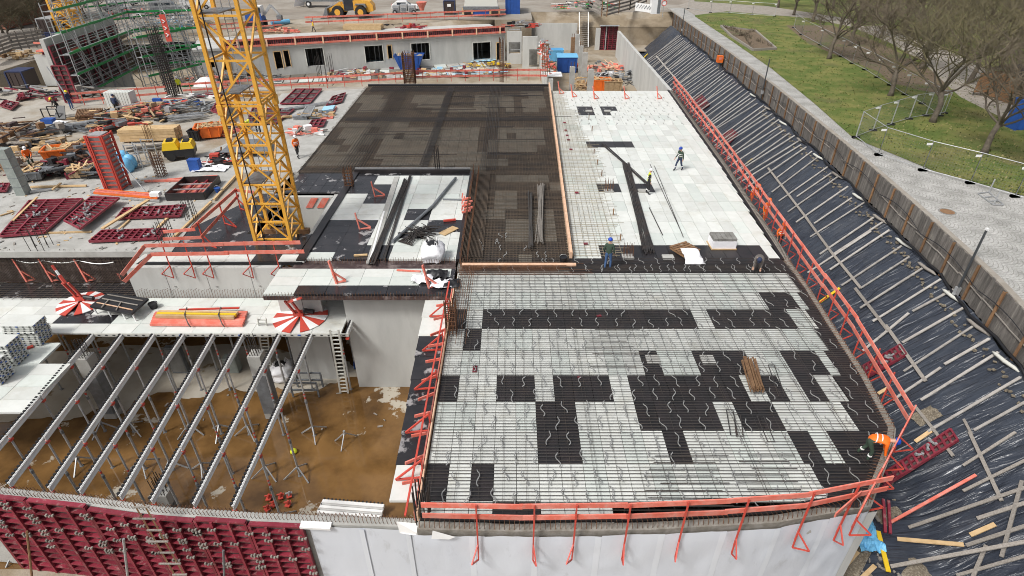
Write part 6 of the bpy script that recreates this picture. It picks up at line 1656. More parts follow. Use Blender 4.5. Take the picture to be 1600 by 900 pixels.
for i, (a, b) in enumerate(((420, 780), (428, 790), (452, 776), (450, 790), (418, 797), (439, 778))):
    p = P(a, b, ZG); t = thing('drop_head', 'red steel drop head lying on the wet floor by the front wall, %s of six' % nth(i+1), 'drop head', p, 'loose drop heads')
    MB().box(p+V(0, 0, .05), (.22, .22, .05), i).build('plate', 'red_steel', t); MB().tube(p+V(0, 0, .06), p+V(.05, .03, .3), .05, 6).build('stem', 'red_steel' if i != 2 else 'galv', t); MB().beam(p+V(-.14, 0, .2), p+V(.16, .06, .22), .06, .06).build('cross_head', 'red_steel' if i != 2 else 'galv', t)
t = thing('control_box', 'dark wall-mounted electrical cabinet under the lower deck', 'cabinet', P(284, 560, ZG)); c = P(284, 580, ZG)
MB().box(c+V(0, 0, .9), (.85, .3, 1.8)).build('cabinet', 'steel_grey', t); MB().box(c+V(0, -.16, .9), (.75, .02, 1.6)).build('door', 'concrete_dark', t)
t = thing('control_box', 'pale grey box standing in the pit under the lower deck', 'cabinet', P(365, 578, ZG)); c = P(366, 578, ZG)
MB().box(c+V(0, 0, .5), (.75, .5, 1.0)).build('cabinet', 'column_wrap', t); MB().box(c+V(0, -.26, .5), (.65, .02, .8)).build('door', 'column_wrap', t)

# ---------------------------------------------------------------- left slab clutter
plank('long pale timber plank lying diagonally across crimson panels', (160, 357), (232, 312), .3, .22, .08)
plank('pale timber plank in front of the dirt heap on the left slab', (48, 292), (135, 290), .1, .16, .1)
plank('short pale timber across the long plank on the left slab', (82, 296), (95, 286), .18, .12, .08)
plank('grey pipe on the left slab beside the wrapped column', (47, 300), (84, 295), .1, .14, .1, 'galv', 'steel_pipe_beam')
plank('timber edging along the diagonal slab edge, near part', (270, 372), (330, 315), .08, .14, .1)
plank('timber edging along the diagonal slab edge, far part', (334, 312), (371, 271), .08, .14, .1)
plank('timber bearer under the crimson panels, left one', (70, 364), (143, 362), .05, .12, .08)
plank('pale batten leaning over the far left crimson panel', (20, 345), (58, 308), .2, .14, .06)
plank('timber bearer between two narrow crimson panels', (182, 362), (202, 344), .06, .12, .08)
plank('timber bearer at the right end of the narrow crimson panel', (244, 358), (262, 340), .06, .14, .08)
plank('thin timber strip lying at the left end of the slab', (0, 337), (22, 330), .05, .1, .06)
t = thing('board_stack', 'bundle of red beams strapped on grey bearers behind the crimson panels', 'board stack', P(200, 308))
for i in range(5): MB().beam(P(147+i, 301-i*1.0, .25+.05*(i % 2)), P(246+i, 309-i*1.2, .25+.05*(i % 2)), .13, .14).build('beam', 'red_paint' if i % 2 else 'orange', t)
for s in (0, 1): MB().beam(P(142, 305-s*5, .1), P(250, 314-s*5, .1), .12, .12).build('bearer', 'galv', t)
MB().box(P(243, 303, .45), (.6, .4, .25)).build('foam_block', 'white', t)
t = thing('board_stack', 'low red board lying with starter bars behind the box formwork', 'board stack', P(290, 282))
for i in range(2): MB().beam(P(226+35*i, 283-i*2, .1), P(340, 280-i*5, .1), .12, .14).build('board', 'red_paint', t)
# dirty machinery heap
def heap(lb, px, py, L_, W_, H, ms, n_=40, name='scrap_heap', cat='scrap heap', z=0, ang=0):
    c = P(px, py, z); t = thing(name, lb, cat, c)
    for k, m in enumerate(ms):
        mb = MB()
        for i in range(n_//len(ms)):
            o_ = V(R.uniform(-L_, L_)/2, R.uniform(-W_, W_)/2, 0); o_.z = R.uniform(.05, H)*(1-abs(o_.x)/L_*1.2)
            a = R.gauss(ang, .4)+(1.57 if R.random() < .2 else 0); d = V(math.cos(a), math.sin(a), R.uniform(-.14, .14))*R.uniform(.35, 1.15)
            if i % 4 == 0: mb.box(c+o_, (R.uniform(.3, .9), R.uniform(.2, .6), R.uniform(.15, .5)), a)
            else: mb.beam(c+o_-d, c+o_+d, R.uniform(.05, .16), R.uniform(.05, .12))
        mb.build('pieces', m, t, kind='stuff')
    return t
heap('dark heap of scaffold fittings and steel parts behind the left slab', 108, 273, 5.5, 1.8, 1.2, ['black', 'rebar_dark', 'steel_grey', 'crimson'], 90)
heap('dark scrap pile below the orange tipping skip', 128, 258, 3.5, 2, 1.4, ['black', 'rebar_rust', 'steel_grey'], 60)
heap('heap of brown timber formwork and earth at the left picture edge', 12, 222, 6, 5, 1.6, ['timber_brown', 'ply_dark', 'timber_grey'], 80)
heap('pile of black and orange steel frames behind the timber stack', 185, 205, 5, 2, 1.3, ['black', 'red_steel', 'steel_grey', 'timber_new'], 80)
heap('pile of scaffold parts and tarpaulin in front of the scaffold', 222, 182, 7, 3, 1.3, ['black', 'red_paint', 'galv', 'timber_new', 'cardboard'], 120)
heap('pile of grey scaffold tubes and frames left of the crane mast', 295, 172, 6, 3, 1.0, ['galv', 'steel_grey', 'galv', 'timber_grey'], 80, ang=.8)
heap('small heap of white and red scraps on the slab by the dark rebar', 476, 208, 3, 1.5, .35, ['white', 'red_paint', 'timber_grey'], 30)
heap('scattered scaffold couplers beside the pale blue insulation', 492, 182, 3, 2, .5, ['galv', 'steel_grey', 'timber_new'], 40)
heap('brown debris and boards at the left middle edge', 20, 262, 5, 3, .8, ['timber_brown', 'cardboard', 'timber_grey'], 50)
heap('clutter of tools and small crates right of the wheelbarrow', 128, 150, 4, 2, .9, ['black', 'timber_grey', 'galv'], 40)
heap('site debris around the dark box container at the far left', 30, 150, 10, 4, .8, ['black', 'crimson', 'galv', 'timber_grey'], 60)
heap('long dark pipes and beams lying on the sand at left', 88, 205, 8, 1.6, .5, ['steel_grey', 'rebar_dark', 'timber_grey'], 46, ang=.1)
heap('scattered small tools on the slab near the crane mast', 345, 250, 3, 2, .3, ['black', 'red_steel', 'white'], 24)
skip('orange tipping skip with timber boards at the left', P(106, 250), 2.6, 1.5, 1.0, 'orange', .35, 'cardboard', False)
skip('orange skip full of rubble left of the crane mast', P(332, 213), 2.3, 1.5, .95, 'orange', .3, 'cardboard')
# timber stack
t = thing('timber_stack', 'long stack of fresh pale timber behind the yellow machine', 'timber stack', P(230, 220)); a, b = P(190, 222), P(278, 219)
for k in range(4):
    for j in range(3): MB().beam(a+V(R.uniform(-.05, .05), j*.42, .18+k*.24), b+V(R.uniform(-.05, .05), j*.42, .18+k*.24), .38, .22).build('timber', 'timber_new', t)
for f in (.15, .5, .85): p = a.lerp(b, f); MB().box((p.x, p.y+.4, .04), (.12, 1.3, .08)).build('bearer', 'timber_brown', t)
# yellow machine
def machine():
    c = P(285, 246); t = thing('trench_roller', 'yellow and black trench roller right of the timber stack', 'roller', c)
    def w_(x, y, z): x, y = x*.95-y*.3, x*.3+y*.95; return c+V(x, y, z)
    def blk(x0, x1, y0, y1, z0, z1, tap, m, nme):
        MB().hexa([w_(x0, y0, z0), w_(x1, y0, z0), w_(x1, y1, z0), w_(x0, y1, z0)], [w_(x0+tap, y0+tap*.5, z1), w_(x1-tap, y0+tap*.5, z1), w_(x1-tap, y1-tap*.5, z1), w_(x0+tap, y1-tap*.5, z1)]).build(nme, m, t)
    blk(-1.05, 1.05, -.6, .6, .3, .8, -.04, 'black', 'frame')
    blk(-1.1, .05, -.62, .62, .8, 1.35, .16, 'yellow', 'engine_hood'); blk(.12, 1.1, -.62, .62, .8, 1.25, .14, 'yellow', 'engine_hood')
    blk(-.75, -.3, -.3, .3, 1.35, 1.5, .05, 'black', 'vent'); blk(.35, .8, -.35, .35, 1.25, 1.33, .04, 'black', 'vent')
    for dx in (-.62, .62):
        for dy in (-.36, .36): MB().tube(w_(dx, dy-.26, .32), w_(dx, dy+.26, .32), .33, 12).build('drum', 'rubber', t)
    for dx in (-.95, .95): MB().beam(w_(dx, -.4, 1.0), w_(dx, .4, 1.0), .05, .3).build('bumper', 'black', t)
machine()
p = P(307, 266); t = boxthing('plastic_box', 'blue plastic box standing on the left slab', 'box', (p.x, p.y, 0), (.75, .5, .85), 'blue')
# blue bag cluster
t = thing('foil_bag', 'pale blue foil-wrapped bundles behind the red column formwork', 'bag', P(197, 272))
for i, (a, b, r) in enumerate(((188, 262, .62), (200, 268, .5), (207, 262, .42), (196, 256, .5))):
    c = P(a, b); mb = MB(); mb.lathe([(r*.8, 0), (r, .25), (r*.95, .7), (r*.6, .95), (r*.15, 1.02)], c, 12); mb.build('bundle', 'sky_blue', t, smooth=True)
single('plastic_sheet', 'white plastic sheeting lying on the slab behind the blue box', 'sheet', (lambda mb, c: mb.grid(lambda u, v: c+V((u-.5)*2.4, (v-.5)*1.2, .08+.16*noise.noise(V(u*5, v*4, 1))+.1*math.sin(u*3.1)), 12, 8))(MB(), P(330, 265)), 'white_bag', smooth=True)
plank('black rubber mat leaning near the blue box', (312, 252), (324, 258), .05, .2, .08, 'black', 'timber_plank')
t = thing('foil_sheet', 'dark grey steel sheet lying on the slab behind the crane mast', 'sheet', P(370, 235)); MB().slab([P(343, 238, .5), P(420, 236, .5), P(424, 216, .5), P(366, 218, .5)], .06).build('plate', 'steel_grey', t)
for a in ((346, 240), (378, 240), (410, 238)): p = P(*a, 0); MB().beam(p, p+V(0, .2, .48), .1, .1).build('leg', 'timber_brown', t)
# white panel stack by the worker
t = thing('panel_stack', 'upright stack of white panels behind the dark blue worker', 'panel stack', P(193, 178)); c = P(193, 176)
for i in range(9): MB().box((c.x-1.0+i*.26, c.y+.3, .95), (.22, 1.1, 1.9)).build('panel', 'panel_white', t)
# pale insulation boards and small frames
t = thing('insulation_board', 'pale blue insulation boards on a red base beside the dark slab', 'board stack', P(512, 175)); MB().slab([P(500, 186, .1), P(520, 184, .1), P(526, 166, .1), P(508, 168, .1)], .1).build('base', 'red_paint', t); MB().slab([P(502, 173, .35), P(520, 170, .35), P(524, 164, .35), P(506, 166, .35)], .18).build('board', 'pale_blue', t)
t = thing('steel_grate', 'grey slatted steel grate stack leaning by the crane mast', 'grate', P(480, 178)); q = [P(470, 181, .4), P(485, 180, .4), P(492, 166, .7), P(479, 166, .7)]
for f in range(9): MB().beam(q[0].lerp(q[3], f/8), q[1].lerp(q[2], f/8), .1, .08).build('slat', 'galv', t)
for a, b in ((0, 3), (1, 2)): MB().beam(q[a], q[b], .08, .12).build('side_rail', 'galv', t)
# wheelbarrow-like box, blue tub, white bag, rebar mat
c = P(77, 192); t = boxthing('plastic_tub', 'small blue plastic tub on the sand at left', 'tub', (c.x, c.y, 0), (1.0, .6, .4), 'blue')
c = P(93, 192); single('sack', 'white sack lying beside the blue tub', 'sack', MB().grid(lambda u, v: c+V((u-.5)*1.3, (v-.5)*.6, .2*math.sin(u*pi)*math.sin(v*pi)+.05), 10, 6), 'white_bag', smooth=True)
t = thing('site_box', 'black frame trolley before the stooping worker', 'trolley', P(86, 182)); c = P(86, 184)
for dx in (-.7, .7):
    for dy in (-.4, .4): MB().beam(c+V(dx, dy, 0), c+V(dx, dy, .9), .07, .07).build('post', 'black', t)
for z in (.1, .9):
    for dy in (-.4, .4): MB().beam(c+V(-.7, dy, z), c+V(.7, dy, z), .07, .07).build('rail', 'black', t)
MB().slab([c+V(.2, -.5, .05), c+V(1.3, -.5, .05), c+V(1.0, .4, 1.0), c+V(.4, .4, 1.0)], .06).build('side_plate', 'black', t)
t = thing('rebar_mat', 'brown rebar mat lying on the sand in front of the red rail', 'rebar mat', P(137, 178)); mb = MB(); q = [P(118, 184, .3), P(155, 181, .3), P(160, 170, .3), P(122, 172, .3)]
for i in range(17): f = i/16; mb.beam(q[0].lerp(q[1], f), q[3].lerp(q[2], f), .07, .2)
for f in (.2, .8): mb.beam(q[0].lerp(q[3], f), q[1].lerp(q[2], f), .06, .06)
mb.build('bars', 'timber_brown', t, kind='stuff')
# dark box container at far left
def container(lb, x0, yb, x1, yt, z, depth, m, roof=None, door=None, name='site_container'):
    A_ = P(x0, yb, z); B_ = P(x1, yb, z); B_.y = A_.y; h = Plane(A_, B_).hit(x0, yt)[1]-z
    t = thing(name, lb, 'container', A_); w_ = B_.x-A_.x; c = V((A_.x+B_.x)/2, A_.y+depth/2, z)
    MB().box(c+V(0, 0, h/2), (w_, depth, h)).build('body', m, t)
    MB().box(c+V(0, 0, h+.04), (w_*1.03, depth*1.03, .1)).build('roof', roof or m, t)
    for sx in (-1, 1):
        MB().box(V(c.x+sx*w_*.49, A_.y-.02, z+h/2), (.14, .14, h)).build('corner_post', roof or m, t)
    n_ = max(3, int(w_/.45))
    for i in range(n_): MB().box(V(A_.x+w_*(i+.5)/n_, A_.y-.02, z+h*.5), (w_/n_*.4, .05, h*.86)).build('rib', m, t)
    if door: MB().box(V(c.x, A_.y-.06, z+h*.7), (w_*.34, .06, h*.2)).build('window', door, t)
    return t
container('dark brown box container with blue edges on the far left slab', 18, 138, 44, 113, .0, 2.0, 'cont_brown', 'cont_navy')
container('dark brown office container with navy frame at the yard', 694, 23, 711, 2, YZ, 2.6, 'cont_brown', 'cont_navy', 'white')
container('bright blue shipping container in the yard right of the truck', 790, 22, 812, -6, YZ, 6, 'blue', 'blue')
container('two-storey brown and navy site office behind the far crane, lower unit', 72, 68, 97, 52, .5, 3, 'cont_navy', 'cont_navy')
container('upper brown unit of the two-storey site office behind the far crane', 70, 67, 93, 30, .5, 3, 'cont_brown', 'galv')
container('blue park container partly hidden by branches at the right edge', 1584, 204, 1622, 160, ZS, 1.2, 'blue', 'blue', name='site_container')
# back pit: floor panels, skip and sheets
t = thing('deck_panel_field', 'grey and greenish boards laid out in front of the back building', 'board field', (-14, 92, -4.4))
for i in range(17):
    for j in range(3):
        c = P(455+i*20, 0, 0); x = -36+i*2.05; y = 86.5+j*3.2+(i*.32); MB().box((x, y, -4.4), (1.9, 2.9, .08), .2).build('board', R.choice(['panel_green', 'concrete', 'concrete', 'panel_dull']), t)
c = P(638, 112, -4.4); skip('blue skip heaped with brown soil before the back building', V(c.x, c.y+2, -4.4), 4.4, 2.4, 2.1, 'blue', 0, 'soil')
for i, (a, b, cc, d, m, lb) in enumerate(((560, 100, 640, 97, 'pale_blue', 'pale blue foil spread along the building foot'), (500, 118, 540, 116, 'concrete_dark', 'grey mat on the lower level behind the red rail'), (735, 98, 775, 95, 'pale_blue', 'pale blue foil heap near the right building opening'))):
    p, q = P(a, b, -4.3), P(cc, d, -4.3); mb = MB(); mb.grid(lambda u, v: p.lerp(q, u)+V(0, 2.2*v, .1+.2*noise.noise(V(u*9, v*4, i))), 14, 5); single('plastic_sheet', lb, 'sheet', mb, m, smooth=True)
heap('mixed building materials on the lower level left of the rusty cage', 585, 118, 14, 4, 1.0, ['crimson', 'cardboard', 'steel_grey', 'white', 'timber_new'], 90, z=-4.4)
heap('mixed building materials on the lower level right of the rusty cage', 715, 116, 14, 4, .9, ['timber_new', 'crimson', 'pale_blue', 'timber_grey', 'steel_grey'], 100, z=-4.4)
heap('yellow and timber parts at the right foot of the back building', 760, 104, 7, 2, .9, ['yellow', 'timber_brown', 'cardboard'], 40, z=-4.4)
heap('building materials on the lower level seen left of the crane mast', 330, 128, 10, 4, 1.4, ['steel_grey', 'timber_brown', 'galv', 'red_paint'], 80, z=-4.4)
heap('dark machinery seen through the crane mast on the lower level', 395, 126, 8, 3, 1.6, ['steel_grey', 'black', 'concrete_dark'], 50, z=-4.4)
c = P(328, 152, -1.5); t = thing('site_tent', 'small white round tent or hood behind the red rail left of the crane', 'tent', c); MB().lathe([(1.5, 0), (1.5, 1.0), (1.1, 1.7), (.5, 2.1), (.05, 2.2)], c, 16).build('canopy', 'white', t, smooth=True); MB().box(c+V(.3, -1.5, .6), (.9, .1, .8)).build('opening', 'blue', t)
# courtyard clutter
skip('blue skip with pale blue lid in the courtyard', V(*P(885, 112, -4.5)[:2], -4.5), 3.0, 2.2, 2.2, 'blue', 0, None, False)
c = P(885, 112, -4.5); single('cover_sheet', 'pale blue cover lying on the courtyard skip', 'cover', MB().slab([c+V(-1.6, -1.15, 2.3), c+V(1.6, -1.15, 2.3), c+V(1.6, 1.2, 2.45), c+V(-1.6, 1.2, 2.45)], .12), 'sky_blue')
skip('second smaller blue skip behind the first in the courtyard', V(*P(867, 95, -4.5)[:2], -4.5), 2.6, 2.0, 1.8, 'sky_blue', 0, None, False)
heap('row of red boards stacked on the courtyard floor', 936, 108, 7, 4, 1.0, ['red_paint', 'red_paint', 'timber_pink', 'steel_grey'], 70, z=-4.5, ang=2.2)
heap('dark steel stands and racks at the courtyard right wall', 990, 128, 5, 4, 1.5, ['black', 'steel_grey', 'galv'], 60, z=-4.5)
heap('white and grey bags in the middle of the courtyard', 950, 121, 4, 2, 1.1, ['white_bag', 'black', 'galv'], 30, z=-4.5)
heap('pale split timber leaning beside the first courtyard column', 905, 138, 2.5, 2, 1.6, ['timber_new', 'cardboard'], 30, z=-4.5)
heap('red and silver edge parts between stair core and courtyard', 854, 90, 1.2, 22, .7, ['red_steel', 'galv', 'timber_brown', 'red_paint', 'white'], 90, z=-.65, ang=1.5)
heap('red steel parts on top of the shaft wall', 815, 42, 6, 2, 1.2, ['red_steel', 'black', 'galv'], 40, z=-.3)
skip('orange container with timber waste at the courtyard front', V(*P(938, 142, -4.5)[:2], -4.5), 2.6, 1.8, 1.6, 'orange', 0, 'cardboard', False)
skip('ochre container beside the orange one at the courtyard front', V(*P(956, 143, -4.5)[:2], -4.5), 2.4, 1.8, 1.5, 'cardboard', 0, 'timber_brown', False)
c = P(862, 116, -.4); single('steel_plate', 'white sheet lying by the dark slab right corner', 'plate', MB().box(c+V(0, 0, 0), (2.4, 2.2, .1)), 'white')
for i, (a, b, tp) in enumerate(((861, 77, 48), (873, 76, 49))): p = P(a, b, -4.5); h = PY(a, tp, p.y).z; single('red_pole', 'upright red pole against the courtyard back wall, %s of two' % ('left', 'right')[i], 'pole', MB().beam(V(p.x, p.y-.3, -4.5), V(p.x-.3, p.y-.2, h), .25, .25), 'red_steel')
t = thing('rack', 'grey steel rack in the square wall opening', 'rack', P(804, 84, -2)); c = P(804, 84, -3.0)
for dx in (-.9, .9): MB().beam(c+V(dx, 0, 0), c+V(dx, 0, 4), .1, .1).build('upright', 'steel_grey', t)
for z in (.6, 1.6, 2.6, 3.6): MB().beam(c+V(-.9, 0, z), c+V(.9, 0, z), .1, .1).build('shelf', 'galv', t)

# ---------------------------------------------------------------- more yard clutter
bundle('steel_tubes', 'long dark steel tubes lying side by side on the sand at left', (45, 212), (150, 196), 14, .5, .06, 'steel_grey', .12, 'tube bundle')
bundle('steel_tubes', 'second bundle of grey tubes behind the dark long tubes', (60, 203), (146, 190), 10, .4, .06, 'galv', .12, 'tube bundle')
bundle('timber_bundle', 'loose pale squared timbers behind the orange tipping skip', (112, 232), (140, 218), 8, .5, .06, 'timber_new', .15, 'timber bundle')
bundle('timber_bundle', 'grey squared timbers between the timber stack and the roller', (205, 236), (262, 228), 9, .5, .06, 'timber_grey', .15, 'timber bundle')
bundle('steel_tubes', 'grey scaffold tubes lying left of the orange rubble skip', (268, 188), (318, 180), 12, .6, .05, 'galv', .2, 'tube bundle')
bundle('timber_bundle', 'red boards stacked loosely in front of the white panel stack', (150, 206), (196, 190), 12, .6, .07, 'red_paint', .3, 'board bundle')
bundle('timber_bundle', 'pale planks lying behind the black frames at left', (160, 196), (205, 184), 8, .5, .07, 'timber_new', .5, 'timber bundle')
bundle('rebar_bundle', 'dark rebar lengths lying by the slab edge near the crane', (330, 262), (372, 252), 12, .4, .025, 'rebar_dark', .08)
bundle('steel_tubes', 'grey props stacked behind the crimson panel by the dark slab', (445, 172), (520, 160), 9, .4, .05, 'galv', .1, 'tube bundle')
bundle('timber_bundle', 'timber battens lying left of the crimson tray', (440, 186), (470, 182), 6, .4, .05, 'timber_new', .06, 'timber bundle')
for i, (a, b, rz) in enumerate(((214, 262, .1), (228, 258, .1), (240, 252, .1))):
    c = P(a, b); t = thing('scaffold_ladder', 'upright grey scaffold frame beside the blue foil bundles, %s of three' % nth(i+1), 'scaffold ladder', c)
    for dx in (-.45, .45): MB().tube(c+V(dx, 0, 0), c+V(dx-.05, .1, 1.7), .045, 6).build('upright', 'galv', t)
    for z in (.3, 1.0, 1.65): MB().beam(c+V(-.45, .03, z), c+V(.45, .03, z), .05, .05).build('crossbar', 'galv', t)
    MB().beam(c+V(-.45, -.4, .02), c+V(.6, .5, .02), .06, .04).build('foot_bar', 'galv', t)
skip('dark green and grey mesh crate in front of the steel heap at left', P(132, 276), 1.6, 1.0, .7, 'cardboard', .1, 'timber_grey', False)
skip('grey steel stacking crate at the left slab corner', P(50, 280), 1.7, 1.1, .6, 'steel_grey', .3, 'galv', False)
skip('black rubbish crate left of the orange rubble skip', P(308, 218), .9, .8, .8, 'black', 0, None, False)
fpx('crimson formwork panel propped by the long tubes at the far left', ((0, 166), (18, 172), (30, 162), (8, 158)), 4, cross=2, clamps=2)
fpx('crimson formwork bundle beside the dark box container', ((26, 158), (50, 152), (54, 142), (32, 146)), 3, cross=4, clamps=2)
fpx('crimson tray leaning on the steel heap behind the column formwork', ((196, 212), (222, 209), (226, 198), (202, 200)), 4, z=.5, cross=2, clamps=2)
heap('blue and red tarpaulins with fittings on the steel frames', 265, 168, 5, 2, .9, ['blue', 'blue', 'red_steel', 'white', 'galv'], 50)
heap('rusty stirrups and offcuts in front of the white panel stack', 160, 184, 4, 2, .5, ['rebar_rust', 'timber_brown', 'timber_new'], 50, ang=.3)
heap('small scraps and fittings between the skip and the crane mast', 352, 205, 4, 3, .35, ['timber_new', 'black', 'red_paint', 'galv'], 50)
heap('boards and buckets along the red rail behind the crane', 360, 150, 8, 2, .5, ['crimson', 'timber_new', 'steel_grey', 'white'], 50)
heap('broken boards and mats at the foot of the left slab', 60, 232, 6, 3, .5, ['timber_grey', 'cardboard', 'black', 'timber_new'], 60, ang=.4)
# ================================================================ SLOPE: battens and bits
def batten(lb, a, b, w_=.10, h=.05, m='timber_grey', lift=.2, g='timber battens on the tarp'):
    p = on_tarp(*a, lift=lift); q = on_tarp(*b, lift=lift)
    nn = Vector((-.67, 0, .74)) if p.z > ZT+.4 or q.z > ZT+.4 else Vector((0, 0, 1))
    n_ = max(1, int((p-q).length/1.2)); mb = MB()
    pts = []
    for i in range(n_+1):
        c = p.lerp(q, i/n_); z = tarpz(c.x, c.y)+lift; pts.append(V(c.x, c.y, max(c.z, z)))
    for c, d in zip(pts, pts[1:]): mb.beam(c, d+(d-c)*.004, w_, h, up=nn)
    return single('timber_batten', lb, 'batten', mb, m, g)
BT = [((1269, 236), (1212, 279)), ((1277, 246), (1206, 300)), ((1294, 260), (1217, 314)), ((1299, 270), (1245, 307)), ((1309, 276), (1231, 331)), ((1325, 291), (1244, 347)), ((1331, 309), (1272, 349)), ((1351, 316), (1266, 370)),
      ((1369, 337), (1281, 397)), ((1379, 347), (1302, 397)), ((1361, 361), (1262, 426)), ((1390, 359), (1297, 421)), ((1409, 384), (1315, 446)), ((1421, 401), (1345, 450)), ((1446, 416), (1344, 481)), ((1470, 436), (1364, 502)),
      ((1490, 452), (1426, 486)), ((1420, 489), (1347, 549)), ((1505, 481), (1410, 535)), ((1526, 506), (1412, 580)), ((1546, 529), (1476, 569)), ((1470, 574), (1395, 625)), ((1560, 550), (1439, 625)), ((1595, 589), (1450, 674)),
      ((1604, 627), (1522, 672)), ((1587, 675), (1505, 727)), ((1604, 718), (1505, 767)), ((1604, 761), (1420, 824)), ((1604, 785), (1527, 810)), ((1604, 821), (1510, 852)), ((1604, 846), (1392, 885)), ((1604, 868), (1495, 899))]
for i, (a, b) in enumerate(BT[::-1]):
    batten('weathered timber batten across the near black tarp, %s from the bottom right corner' % nth(i+1), a, b, w_=.10+R.uniform(0, .035), m='timber_grey' if i < 7 else 'batten')
y = 47.5; k = 0
while y < 103:
    k += 1; x1 = XF(y)-.35-R.uniform(0, .3); L_ = R.uniform(4.2, 5.4); x0 = x1-L_; dy = R.uniform(-.25, .1)
    p = V(x1, y, tarpz(x1, y)+.2); q = V(x0, y+dy, max(tarpz(x0, y), ZT)+.2); mb = MB(); mb.beam(p, q, .12, .06, up=(-.67, 0, .74))
    single('timber_batten', 'pale batten on the far tarp slope, %s from the near end' % nth(k), 'batten', mb, 'batten', 'far timber battens on the tarp')
    y += 1.05+R.uniform(-.25, .3)
for i, (a, b, w_) in enumerate((((1200, 262), (1262, 343), .15), ((1258, 338), (1302, 398), .15), ((1300, 395), (1345, 450), .15), ((1336, 450), (1388, 517), .16), ((1384, 508), (1446, 595), .16), ((1429, 634), (1489, 712), .13), ((1515, 675), (1565, 782), .13), ((1597, 751), (1565, 870), .12), ((1541, 852), (1520, 902), .12), ((1506, 655), (1518, 678), .1))):
    batten('grey timber lath running lengthwise down the tarp, %s from the far end' % nth(i+1), a, b, w_, .06, 'timber_grey', .2, 'lengthwise laths on the tarp')
for i in range(7):
    y0 = 46+i*8; xa = XF(y0)-4.0; xb = XF(y0+8)-4.0; mb = MB(); mb.beam(V(xa, y0, tarpz(xa, y0)+.22), V(xb, y0+8.2, tarpz(xb, y0+8)+.22), .2, .06, up=(-.67, 0, .74))
    single('timber_batten', 'long pale lath along the far tarp slope, %s of seven' % nth(i+1), 'batten', mb, 'batten', 'lengthwise laths on the far tarp')
for i, (a, b, m) in enumerate((((1402, 842), (1506, 851), 'timber_new'), ((1516, 836), (1555, 819), 'timber_new'), ((1281, 472), (1312, 450), 'yellow'), ((1163, 258), (1176, 248), 'yellow'), ((1372, 615), (1388, 606), 'timber_new'), ((1430, 690), (1455, 673), 'timber_new'), ((1006, 90), (1012, 84), 'yellow'), ((1018, 47), (1034, 35), 'yellow'), ((1388, 893), (1372, 830), 'yellow'), ((1302, 905), (1340, 862), 'timber_new'), ((1345, 905), (1367, 884), 'timber_new'))):
    p, q = (on_tarp(*a, lift=.16), on_tarp(*b, lift=.16)) if a[0] > 1380 or a[0] < 1300 or i < 5 else (P(*a, ZT+.1), P(*b, ZT+.1))
    single('timber_plank', 'loose yellowish plank on the tarp slope or its gravel edge, %s of eleven' % nth(i+1), 'plank', MB().beam(p, q, .16, .05), m, 'loose yellowish planks')
single('red_board', 'long red board lying on the black tarp at the lower right', 'board', MB().beam(on_tarp(1392, 816, .18), on_tarp(1525, 742, .2), .11, .06), 'red_paint')
def tarp_panel(lb, q, ribs, cross=1, clamps=3): return formwork(lb, [on_tarp(*a, lift=.14) for a in q], ribs, cross=cross, clamps=clamps)
tarp_panel('crimson formwork strip lying on the tarp near the right front corner', ((1376, 765), (1497, 689), (1486, 672), (1368, 750)), 2, cross=13)
tarp_panel('crimson formwork piece on the tarp below the right guard rail, middle one', ((1357, 590), (1418, 555), (1408, 540), (1350, 573)), 2, cross=7)
tarp_panel('crimson formwork piece on the far tarp, nearer one', ((1128, 215), (1140, 224), (1153, 210), (1143, 202)), 4, cross=2, clamps=0)
tarp_panel('crimson formwork piece on the far tarp, farther one', ((1080, 158), (1094, 174), (1109, 164), (1096, 148)), 5, cross=3, clamps=0)
mb = MB(); c = on_tarp(1446, 650, .14); mb.grid(lambda u, v: V(c.x+(u-.5)*.75*(1+.4*noise.noise(V(u*3, v*3, 1))), c.y+(v-.5)*.8, tarpz(c.x+(u-.5)*.75, c.y+(v-.5)*.8)+.16+.05*noise.noise(V(u*6, v*6, 4))), 8, 8); single('soil_patch', 'patch of bare soil showing through the torn tarp', 'soil patch', mb, 'gravel')
# corner: blue foil, red bars, gravel scraps
c = P(1352, 838, ZT+.05); mb = MB(); mb.grid(lambda u, v: V(c.x+(u-.5)*.95+.2*(v-.5), c.y+(v-.5)*1.5, ZT+.2+.28*noise.noise(V(u*3.1, v*3.3, 5))+.06*noise.noise(V(u*12, v*12, 5))), 16, 18); single('plastic_sheet', 'crumpled blue plastic sheet on the gravel at the right front corner', 'sheet', mb, 'sky_blue')
for i, (a, b) in enumerate(((1380, 780), (1388, 782))): single('red_bar', 'crimson steel bar on the gravel beside the tarp edge, %s one' % ('left', 'right')[i], 'bar', MB().beam(P(a, b, ZT+.5), P(a+3, b+52, ZT+.1), .1, .1), 'crimson')
single('timber_plank', 'short board lying on the gravel under the corner rail', 'plank', MB().beam(P(1361, 795, ZT+.1), P(1374, 815, ZT+.1), .12, .05), 'timber_grey')
single('timber_plank', 'pale board along the foot of the membrane wall corner', 'plank', MB().beam(P(1327, 818, -1.6), P(1296, 896, -4.2), .16, .06), 'timber_new')
